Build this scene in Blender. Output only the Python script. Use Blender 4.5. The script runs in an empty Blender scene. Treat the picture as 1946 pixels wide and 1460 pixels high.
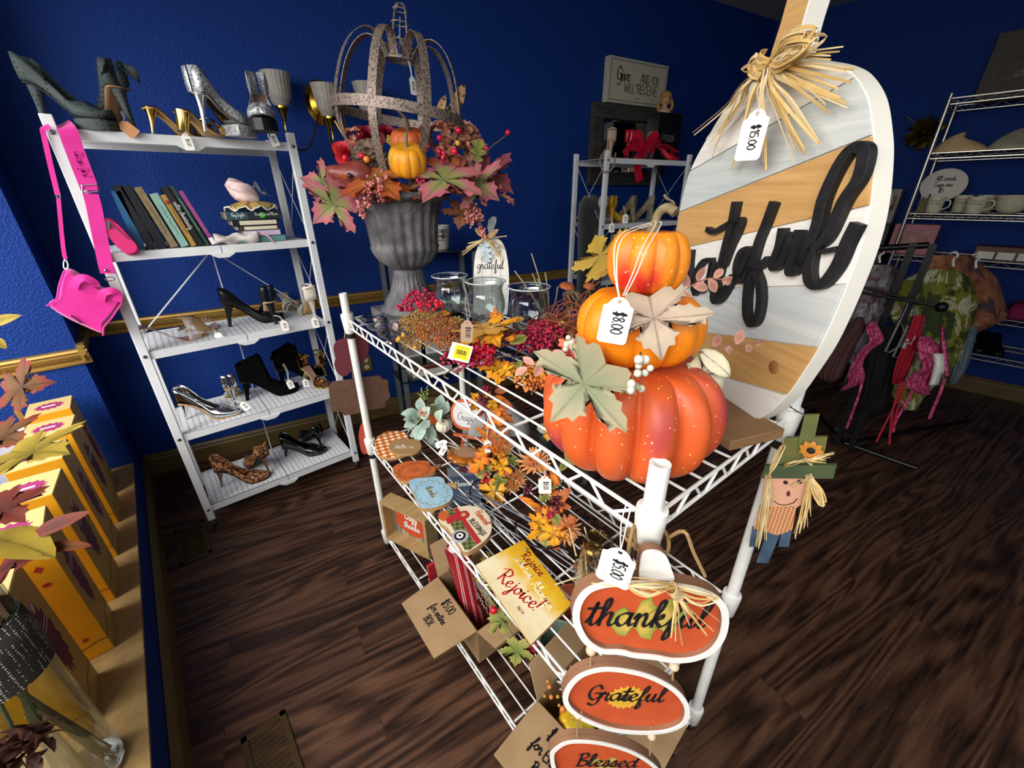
import bpy,math,random
from math import sin,cos,pi,radians as rad
from mathutils import Vector as V,Matrix,Quaternion
from mathutils.geometry import tessellate_polygon
random.seed(7)
S=bpy.context.scene
COL=S.collection
# ---------------- camera ----------------
CZ=1.57
FPX=777.66
YAW,PITCH,ROLL=rad(41.05),rad(24.94),rad(-0.46)
_f=V((sin(YAW)*cos(PITCH),cos(YAW)*cos(PITCH),-sin(PITCH)))
_r0=V((cos(YAW),-sin(YAW),0));_u0=_r0.cross(_f)
_r=_r0*cos(ROLL)+_u0*sin(ROLL);_u=-_r0*sin(ROLL)+_u0*cos(ROLL)
CAM=V((0,0,CZ))
cd=bpy.data.cameras.new('camera');cam=bpy.data.objects.new('camera',cd);COL.objects.link(cam)
cd.sensor_width=36;cd.lens=FPX*36/1946;cd.clip_start=0.02
cam.matrix_world=Matrix(((_r.x,_u.x,-_f.x,0),(_r.y,_u.y,-_f.y,0),(_r.z,_u.z,-_f.z,CZ),(0,0,0,1)))
S.camera=cam
# ---------------- light ----------------
S.view_settings.view_transform='Standard';S.view_settings.look='None'
S.view_settings.gamma=1;S.view_settings.exposure=-0.28
S.cycles.max_bounces=8;S.cycles.transparent_max_bounces=24;S.cycles.sample_clamp_indirect=6
S.cycles.caustics_reflective=False;S.cycles.caustics_refractive=False
wd=bpy.data.worlds.new('sky');S.world=wd;wd.use_nodes=True
wd.node_tree.nodes['Background'].inputs[0].default_value=(0.72,0.86,1.0,1)
wd.node_tree.nodes['Background'].inputs[1].default_value=0.25
def area(name,loc,target,sx,sy,power,col,spread=180):
 l=bpy.data.lights.new(name,'AREA');l.shape='RECTANGLE';l.size=sx;l.size_y=sy
 l.energy=power;l.color=col;l.spread=rad(spread)
 o=bpy.data.objects.new(name,l);COL.objects.link(o);o.location=loc
 o.rotation_euler=(V(target)-V(loc)).to_track_quat('-Z','Y').to_euler()
 return o
# daylight through the display window on the left and the shop front window behind the camera, plus an added lamp for the end wall
area('daylight_side_window',(-1.42,0.35,2.15),(0.25,0.75,0.35),3.2,1.3,112,(1.0,0.97,0.93),145)
area('end_wall_boost_lamp',(-1.40,1.75,1.75),(-0.55,2.7,0.7),.8,1.5,22,(1.0,0.98,0.95),130)  # extra lamp added inside the window opening to brighten the ledge's end wall
area('daylight_front_window',(0.5,-1.7,2.2),(0.9,0.4,0.2),3.0,1.2,15,(0.93,0.97,1.0),130)

# ---------------- pixel helpers: a ray through a photo pixel meets a plane of the room ----------------
def ray(x,y):
 return((x-973)/FPX)*_r+((730-y)/FPX)*_u+_f
def atz(x,y,z):
 d=ray(x,y);return CAM+d*((z-CZ)/d.z)
def atpl(x,y,p,n):
 d=ray(x,y);return CAM+d*((V(p)-CAM).dot(n)/d.dot(n))
def atd(x,y,dep):
 return CAM+ray(x,y)*dep
def zat(y,X,Y,x=None):
 # height on the vertical line through X,Y seen at row y
 if x is None:
  x=973
  for _ in range(8):
   d=ray(x,y);t=(X*d.x+Y*d.y)/(d.x**2+d.y**2);p=V((X,Y,CZ+d.z*t))-CAM
   x=973+FPX*p.dot(_r)/p.dot(_f)
 d=ray(x,y);t=(X*d.x+Y*d.y)/(d.x**2+d.y**2)
 return CZ+d.z*t
def dep(p):return(V(p)-CAM).dot(_f)
def mpp(p):return dep(p)/FPX
def pix(p):
 q=V(p)-CAM;w=q.dot(_f);return(973+FPX*q.dot(_r)/w,730-FPX*q.dot(_u)/w)

# ---------------- materials ----------------
MATS={}
def srgb(c):
 if isinstance(c,str):
  c=tuple(int(c[i:i+2],16)/255 for i in(0,2,4))
 return tuple((v/12.92 if v<=.04045 else((v+.055)/1.055)**2.4)for v in c[:3])+(1.0,)
class NT:
 def __init__(s,m):s.t=m.node_tree;s.n=m.node_tree.nodes;s.l=m.node_tree.links
 def new(s,k,**kw):
  n=s.n.new(k)
  for a,b in kw.items():
   if a.startswith('i_'):
    key=a[2:].replace('_',' ')
    n.inputs[int(key)if key.isdigit()else key].default_value=b
   else:setattr(n,a,b)
  return n
 def link(s,a,b):s.l.new(a,b)
def mat(name,col='808080',rough=.55,metal=0.0,col2=None,nscale=8,nmix=(.35,.65),stretch=(1,1,1),rot=(0,0,0),bump=0,bscale=60,spec=.5,alpha=1.0,trans=0.0,ior=1.45,sheen=0,coat=0,detail=3,sub=0):
 if name in MATS:return MATS[name]
 m=bpy.data.materials.new(name);m.use_nodes=True;MATS[name]=m
 t=NT(m);b=t.n['Principled BSDF']
 b.inputs['Base Color'].default_value=srgb(col);b.inputs['Roughness'].default_value=rough
 b.inputs['Metallic'].default_value=metal;b.inputs['Alpha'].default_value=alpha
 b.inputs['Specular IOR Level'].default_value=spec;b.inputs['IOR'].default_value=ior
 b.inputs['Transmission Weight'].default_value=trans
 b.inputs['Coat Weight'].default_value=coat
 b.inputs['Sheen Weight'].default_value=sheen
 if sub:b.inputs['Subsurface Weight'].default_value=sub;b.inputs['Subsurface Scale'].default_value=.01
 tc=mp=None
 if col2 or bump:
  tc=t.new('ShaderNodeTexCoord');mp=t.new('ShaderNodeMapping')
  mp.inputs['Scale'].default_value=stretch;mp.inputs['Rotation'].default_value=rot
  t.link(tc.outputs['Object'],mp.inputs[0])
 if col2:
  nz=t.new('ShaderNodeTexNoise',i_Scale=nscale,i_Detail=detail)
  t.link(mp.outputs[0],nz.inputs['Vector'])
  r=t.new('ShaderNodeValToRGB');r.color_ramp.elements[0].position=nmix[0];r.color_ramp.elements[1].position=nmix[1]
  r.color_ramp.elements[0].color=srgb(col);r.color_ramp.elements[1].color=srgb(col2)
  t.link(nz.outputs[0],r.inputs[0]);t.link(r.outputs[0],b.inputs['Base Color'])
 if bump:
  nb=t.new('ShaderNodeTexNoise',i_Scale=bscale,i_Detail=3.0);t.link(mp.outputs[0],nb.inputs['Vector'])
  bp=t.new('ShaderNodeBump',i_Strength=bump,i_Distance=.01);t.link(nb.outputs[0],bp.inputs['Height']);t.link(bp.outputs[0],b.inputs['Normal'])
 return m
def attrmat(name,stops,rough=.6,vein=None,noise=0,spec=.3,sub=0):
 # colour runs along the mesh attribute 'edge' (a leaf's own colouring from midrib to rim); 'vein' marks its ribs
 if name in MATS:return MATS[name]
 m=mat(name,rough=rough,spec=spec);t=NT(m);b=t.n['Principled BSDF']
 a=t.new('ShaderNodeAttribute',attribute_name='edge');r=t.new('ShaderNodeValToRGB')
 el=r.color_ramp.elements
 while len(el)<len(stops):el.new(.5)
 for e,(p,c)in zip(el,stops):e.position=p;e.color=srgb(c)
 src=a.outputs['Fac']
 if noise:
  tc=t.new('ShaderNodeTexCoord');nz=t.new('ShaderNodeTexNoise',i_Scale=noise,i_Detail=3.0)
  t.link(tc.outputs['Object'],nz.inputs['Vector'])
  ma=t.new('ShaderNodeMath',operation='MULTIPLY_ADD');ma.inputs[1].default_value=.7;ma.inputs[2].default_value=-.35
  t.link(nz.outputs[0],ma.inputs[0]);ad=t.new('ShaderNodeMath',operation='ADD');t.link(ma.outputs[0],ad.inputs[0]);t.link(src,ad.inputs[1]);src=ad.outputs[0]
 t.link(src,r.inputs[0]);out=r.outputs[0]
 if vein:
  v=t.new('ShaderNodeAttribute',attribute_name='vein');mx=t.new('ShaderNodeMix',data_type='RGBA')
  mx.inputs['B'].default_value=srgb(vein);pw=t.new('ShaderNodeMath',operation='POWER');pw.inputs[1].default_value=5.0;t.link(v.outputs['Fac'],pw.inputs[0]);t.link(pw.outputs[0],mx.inputs['Factor']);t.link(out,mx.inputs['A']);out=mx.outputs['Result']
 t.link(out,b.inputs['Base Color'])
 if sub:b.inputs['Subsurface Weight'].default_value=sub
 return m
def glassmat(name,tint='f0f4f4',haze=.06,rough=.02):
 # thin clear sheet: mostly lets light through, mirrors it at grazing angles
 if name in MATS:return MATS[name]
 m=mat(name,tint,rough);t=NT(m);out=t.n['Material Output']
 tr=t.new('ShaderNodeBsdfTransparent');tr.inputs[0].default_value=srgb(tint);gl=t.new('ShaderNodeBsdfGlossy',i_Roughness=rough)
 lw=t.new('ShaderNodeLayerWeight',i_Blend=.35);mm=t.new('ShaderNodeMath',operation='MULTIPLY_ADD');mm.inputs[1].default_value=.55;mm.inputs[2].default_value=haze
 t.link(lw.outputs['Facing'],mm.inputs[0]);mx=t.new('ShaderNodeMixShader');t.link(mm.outputs[0],mx.inputs[0]);t.link(tr.outputs[0],mx.inputs[1]);t.link(gl.outputs[0],mx.inputs[2]);t.link(mx.outputs[0],out.inputs[0]);return m
# ---------------- mesh builder ----------------
def rotmat(x,y,z,loc=(0,0,0)):
 x,y,z=V(x),V(y),V(z)
 return Matrix(((x.x,y.x,z.x,loc[0]),(x.y,y.y,z.y,loc[1]),(x.z,y.z,z.z,loc[2]),(0,0,0,1)))
def basis(z,xh=(1,0,0),loc=(0,0,0)):
 z=V(z).normalized();x=V(xh);x=x-z*x.dot(z)
 if x.length<1e-5:x=V((0,1,0));x=x-z*x.dot(z)
 x.normalize();return rotmat(x,z.cross(x),z,loc)
def RZ(a,loc=(0,0,0)):return Matrix.Translation(V(loc))@Matrix.Rotation(a,4,'Z')
def smooth_pts(P,n=6,closed=False):
 P=[V(p)for p in P]
 if len(P)<3:return P
 out=[];N=len(P);rng=range(N if closed else N-1)
 for i in rng:
  if closed:a,b,c,d=P[i-1],P[i],P[(i+1)%N],P[(i+2)%N]
  else:a,b,c,d=P[max(i-1,0)],P[i],P[i+1],P[min(i+2,N-1)]
  for k in range(n):
   t=k/n;t2=t*t;t3=t2*t
   out.append(.5*((2*b)+(c-a)*t+(2*a-5*b+4*c-d)*t2+(3*b-a-3*c+d)*t3))
 if not closed:out.append(P[-1])
 return out
class MB:
 def __init__(s):s.v=[];s.f=[];s.m=[];s.T=Matrix();s.mi=0;s.edge={};s.vein={}
 def add(s,vs,fs):
  o=len(s.v);T=s.T
  s.v+=[T@V(p)for p in vs]
  s.f+=[tuple(i+o for i in f)for f in fs];s.m+=[s.mi]*len(fs)
  return o
 def box(s,c,d,R=None):
  R=R or Matrix();h=[x/2 for x in d];c=V(c)
  vs=[c+(R@V((sx*h[0],sy*h[1],sz*h[2])))for sz in(-1,1)for sy in(-1,1)for sx in(-1,1)]
  s.add(vs,[(0,2,3,1),(4,5,7,6),(0,1,5,4),(2,6,7,3),(0,4,6,2),(1,3,7,5)]);return s
 def bar(s,a,b,w,t,up=(0,0,1)):
  a,b=V(a),V(b);M=basis(b-a,up)
  L=(b-a).length;s.box((a+b)/2,(w,t,L),M.to_3x3());return s
 def cyl(s,a,b,r0,r1=None,n=12,caps=True):
  r1=r0 if r1 is None else r1
  return s.tube([a,b],[r0,r1],n,caps=caps)
 def tube(s,P,r,n=8,closed=False,caps=True,sx=1.0,up=None):
  P=[V(p)for p in P];N=len(P)
  if not isinstance(r,(list,tuple)):r=[r]*N
  vs=[];x=V(up)if up else None
  for i in range(N):
   a=P[i-1]if(i or closed)else P[0];b=P[(i+1)%N]if(i<N-1 or closed)else P[-1]
   t=(b-a)
   if t.length<1e-9:t=V((0,0,1))
   t.normalize()
   if x is None:x=V((0,0,1))if abs(t.z)<.9 else V((1,0,0))
   x=x-t*x.dot(t)
   if x.length<1e-6:x=t.orthogonal()
   x.normalize();y=t.cross(x)
   for k in range(n):
    an=2*pi*k/n;vs.append(P[i]+(x*cos(an)*sx+y*sin(an))*r[i])
  fs=[]
  for i in range(N if closed else N-1):
   j=(i+1)%N
   for k in range(n):
    l=(k+1)%n;fs.append((i*n+k,i*n+l,j*n+l,j*n+k))
  if caps and not closed:
   fs.append(tuple(range(n-1,-1,-1)));fs.append(tuple((N-1)*n+k for k in range(n)))
  s.add(vs,fs);return s
 def lathe(s,prof,n=24,M=None,fn=None,closed=False):
  M=M or Matrix();vs=[]
  for i,(r,z)in enumerate(prof):
   for k in range(n):
    a=2*pi*k/n;q=r*(fn(i,a)if fn else 1);vs.append(M@V((q*cos(a),q*sin(a),z)))
  fs=[(i*n+k,i*n+(k+1)%n,(i+1)*n+(k+1)%n,(i+1)*n+k)for i in range(len(prof)-1)for k in range(n)]
  s.add(vs,fs);return s
 def grid(s,fn,nu,nv,cu=False):
  vs=[fn(i/nu,j/nv)for j in range(nv+1)for i in range(nu if cu else nu+1)];w=nu if cu else nu+1
  s.add(vs,[(j*w+i,j*w+(i+1)%w,(j+1)*w+(i+1)%w,(j+1)*w+i)for j in range(nv)for i in range(nu)]);return s
 def sphere(s,c,r,n=10,m=7,sc=(1,1,1),R=None):
  c=V(c);R=R or Matrix.Identity(3);vs=[c+R@V((0,0,-r*sc[2]))]
  for j in range(1,m):
   p=-pi/2+pi*j/m
   for k in range(n):
    a=2*pi*k/n;vs.append(c+R@V((r*sc[0]*cos(p)*cos(a),r*sc[1]*cos(p)*sin(a),r*sc[2]*sin(p))))
  vs.append(c+R@V((0,0,r*sc[2])));L=len(vs)-1
  fs=[(0,1+(k+1)%n,1+k)for k in range(n)]
  fs+=[(1+j*n+k,1+j*n+(k+1)%n,1+(j+1)*n+(k+1)%n,1+(j+1)*n+k)for j in range(m-2)for k in range(n)]
  fs+=[(L,1+(m-2)*n+k,1+(m-2)*n+(k+1)%n)for k in range(n)]
  s.add(vs,fs);return s
 def prism(s,out,t,M=None,z0=0.0,holes=()):
  M=M or Matrix();loops=[[V((p[0],p[1],0))for p in out]]+[[V((p[0],p[1],0))for p in h]for h in holes]
  tri=tessellate_polygon(loops);flat=[p for l in loops for p in l];n=len(flat)
  vs=[M@V((p.x,p.y,z0+t))for p in flat]+[M@V((p.x,p.y,z0))for p in flat]
  fs=[]
  for a,b,c in tri:
   A,B,C=flat[a],flat[b],flat[c]
   if(B-A).cross(C-A).z<0:b,c=c,b
   fs.append((a,b,c));fs.append((n+a,n+c,n+b))
  k=0
  for li,l in enumerate(loops):
   ar=sum(l[i].x*l[(i+1)%len(l)].y-l[(i+1)%len(l)].x*l[i].y for i in range(len(l)))
   rev=(ar<0)!=(li>0)
   for i in range(len(l)):
    j=(i+1)%len(l);q=(k+i,n+k+i,n+k+j,k+j)
    fs.append(q if not rev else q[::-1])
   k+=len(l)
  s.add(vs,fs);return s
 def ribbon(s,P,w,up=(0,0,1),t=.0008):
  # flat strip following P, width across the given up direction
  P=[V(p)for p in P];N=len(P)
  if not isinstance(w,(list,tuple)):w=[w]*N
  vs=[]
  for i in range(N):
   a=P[max(i-1,0)];b=P[min(i+1,N-1)];d=(b-a)
   d=d.normalized()if d.length>1e-9 else V((1,0,0))
   u=V(up[i]if isinstance(up,list)else up);x=d.cross(u)
   if x.length<1e-6:x=d.orthogonal()
   x.normalize();nn=x.cross(d).normalized()
   vs+=[P[i]-x*w[i]/2-nn*t/2,P[i]+x*w[i]/2-nn*t/2,P[i]+x*w[i]/2+nn*t/2,P[i]-x*w[i]/2+nn*t/2]
  fs=[]
  for i in range(N-1):
   for k in range(4):
    l=(k+1)%4;fs.append((4*i+k,4*(i+1)+k,4*(i+1)+l,4*i+l))
  fs+=[(0,1,2,3),(4*N-1,4*N-2,4*N-3,4*N-4)]
  s.add(vs,fs);return s
 def strokes(s,strokes,w,t,M,z0=0.0,nib=None,n=5):
  # pen strokes as raised lines in the local x,y plane of M
  for st in strokes:
   P=smooth_pts([(p[0],p[1],0)for p in st],n)if len(st)>2 else[V((p[0],p[1],0))for p in st]
   N=len(P);vs=[]
   for i in range(N):
    d=P[min(i+1,N-1)]-P[max(i-1,0)]
    d=d.normalized()if d.length>1e-9 else V((1,0,0))
    ww=w
    if nib:ww=w*(nib[0]+(1-nib[0])*abs(sin(math.atan2(d.y,d.x)-nib[1])))
    x=V((-d.y,d.x,0))*ww/2;e=V((0,0,0))
    if i==0:e=-d*ww*.4
    if i==N-1:e=d*ww*.4
    p=P[i]+e
    vs+=[M@V((p.x-x.x,p.y-x.y,z0)),M@V((p.x+x.x,p.y+x.y,z0)),M@V((p.x+x.x,p.y+x.y,z0+t)),M@V((p.x-x.x,p.y-x.y,z0+t))]
   fs=[]
   for i in range(N-1):
    for k in range(4):
     l=(k+1)%4;fs.append((4*i+k,4*i+l,4*(i+1)+l,4*(i+1)+k))
   fs+=[(3,2,1,0),(4*N-4,4*N-3,4*N-2,4*N-1)]
   s.add(vs,fs)
  return s
 def leaf(s,out,M,size,cup=.1,droop=.2,fold=.15,rings=(0.0,.3,.6,.85,1.0),seed=0):
  # a flat leaf outline (base at 0,0, tip towards +y, unit length) bent and folded along its midrib
  rnd=random.Random(seed);ph=rnd.uniform(0,6)
  cx=V((0,.42))if True else None
  n=len(out);vs=[];ed=[];ve=[]
  def bend(x,y):
   z=-droop*y*y*abs(y)+fold*abs(x)+cup*sin(3.1*x+ph)*.25+cup*.2*sin(5*y+ph)
   return V((x*size,y*size,z*size))
  vs.append(bend(0,cx[1]));ed.append(0);ve.append(1.0)
  for r in rings[1:]:
   for k,p in enumerate(out):
    x=p[0]*r;y=cx[1]+(p[1]-cx[1])*r;vs.append(bend(x,y));ed.append(r)
    ve.append(1.0 if(len(p)>2 and p[2])else 0.0)
  vs=[M@q for q in vs];fs=[(0,1+k,1+(k+1)%n)for k in range(n)]
  for j in range(len(rings)-2):
   for k in range(n):
    a=1+j*n+k;b=1+j*n+(k+1)%n;fs.append((a,a+n,b+n,b))
  o=s.add(vs,fs)
  for i in range(len(vs)):s.edge[o+i]=ed[i];s.vein[o+i]=ve[i]
  return s
 def build(s,name,mats,parent=None,world=False,smooth=40,bev=0,sol=0,subs=0,label=None,kind=None):
  vs=s.v
  if world and parent is not None:
   I=parent.matrix_basis.inverted()
   if parent.parent:I=I@parent.parent.matrix_basis.inverted()
   vs=[I@p for p in vs]
  me=bpy.data.meshes.new(name);me.from_pydata([tuple(p)for p in vs],[],s.f)
  if not isinstance(mats,(list,tuple)):mats=[mats]
  for m in mats:me.materials.append(m)
  if len(mats)>1:me.polygons.foreach_set('material_index',s.m)
  if s.edge:
   for nm,dct in(('edge',s.edge),('vein',s.vein)):
    at=me.attributes.new(nm,'FLOAT','POINT');at.data.foreach_set('value',[dct.get(i,0.0)for i in range(len(vs))])
  me.validate();me.update()
  if smooth:
   me.shade_smooth()
   if smooth<180:me.set_sharp_from_angle(angle=rad(smooth))
  o=bpy.data.objects.new(name,me);COL.objects.link(o)
  if parent is not None:o.parent=parent
  if bev:md=o.modifiers.new('b','BEVEL');md.width=bev;md.segments=2;md.limit_method='ANGLE'
  if sol:md=o.modifiers.new('s','SOLIDIFY');md.thickness=sol;md.offset=0
  if subs:md=o.modifiers.new('u','SUBSURF');md.levels=subs;md.render_levels=subs
  if label:o['label']=label
  if kind:o['kind']=kind
  return o
def tag(o,label,cat,group=None,kind=None):
 o['label']=label;o['category']=cat
 if group:o['group']=group
 if kind:o['kind']=kind
 return o
def thing(name,label,cat,loc=(0,0,0),rz=0,group=None,M=None):
 o=bpy.data.objects.new(name,None);COL.objects.link(o);o.empty_display_size=.05
 o.matrix_basis=M.copy()if M is not None else RZ(rz,loc)
 return tag(o,label,cat,group)
def struct(name,mb,m,parent=None,**k):
 o=mb.build(name,m,parent,**k);o['kind']='structure';return o
def dup(root,M,label,group=None):
 r=root.copy();COL.objects.link(r);r.matrix_basis=M;r['label']=label
 if group:r['group']=group
 for ch in list(root.children):
  c=ch.copy();COL.objects.link(c);c.parent=r
  for g in ch.children:
   d=g.copy();COL.objects.link(d);d.parent=c
 return r
# ---------------- leaf outlines (x, y, is_rib_tip) ----------------
_h=[(0,0,1),(.10,-.06,0),(.24,-.14,0),(.33,-.11,0),(.36,-.02,0),(.46,-.05,0),(.58,-.02,1),(.47,.07,0),(.50,.14,0),(.40,.17,0),(.30,.22,0),(.44,.30,0),(.52,.28,0),(.58,.37,0),(.70,.40,0),(.82,.55,1),(.68,.56,0),(.66,.66,0),(.56,.62,0),(.46,.64,0),(.34,.56,0),(.22,.50,0),(.22,.62,0),(.31,.70,0),(.23,.75,0),(.22,.86,0),(.13,.86,0),(0,1.06,1)]
MAPLE=_h+[(-x,y,k)for x,y,k in _h[-2:0:-1]]
_h=[(0,0,1),(.06,.08,0),(.22,.14,0),(.28,.24,1),(.14,.30,0),(.13,.36,0),(.34,.44,0),(.40,.56,1),(.24,.60,0),(.18,.66,0),(.32,.76,0),(.30,.86,1),(.16,.88,0),(0,1.02,1)]
OAK=_h+[(-x,y,k)for x,y,k in _h[-2:0:-1]]
_h=[(0,0,1),(.12,.1,0),(.22,.3,0),(.25,.5,0),(.20,.72,0),(.1,.9,0),(0,1,1)]
OVAL=_h+[(-x,y,k)for x,y,k in _h[-2:0:-1]]
LANCE=[(x*.55,y,k)for x,y,k in OVAL]
def leafM(base,tip,nrm):
 base,tip=V(base),V(tip);y=(tip-base);L=y.length;y.normalize();n=V(nrm);n=(n-y*n.dot(y))
 if n.length<1e-5:n=y.orthogonal()
 n.normalize();x=y.cross(n);return rotmat(x,y,n,base),L
def tocam(p):return(CAM-V(p)).normalized()
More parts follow.
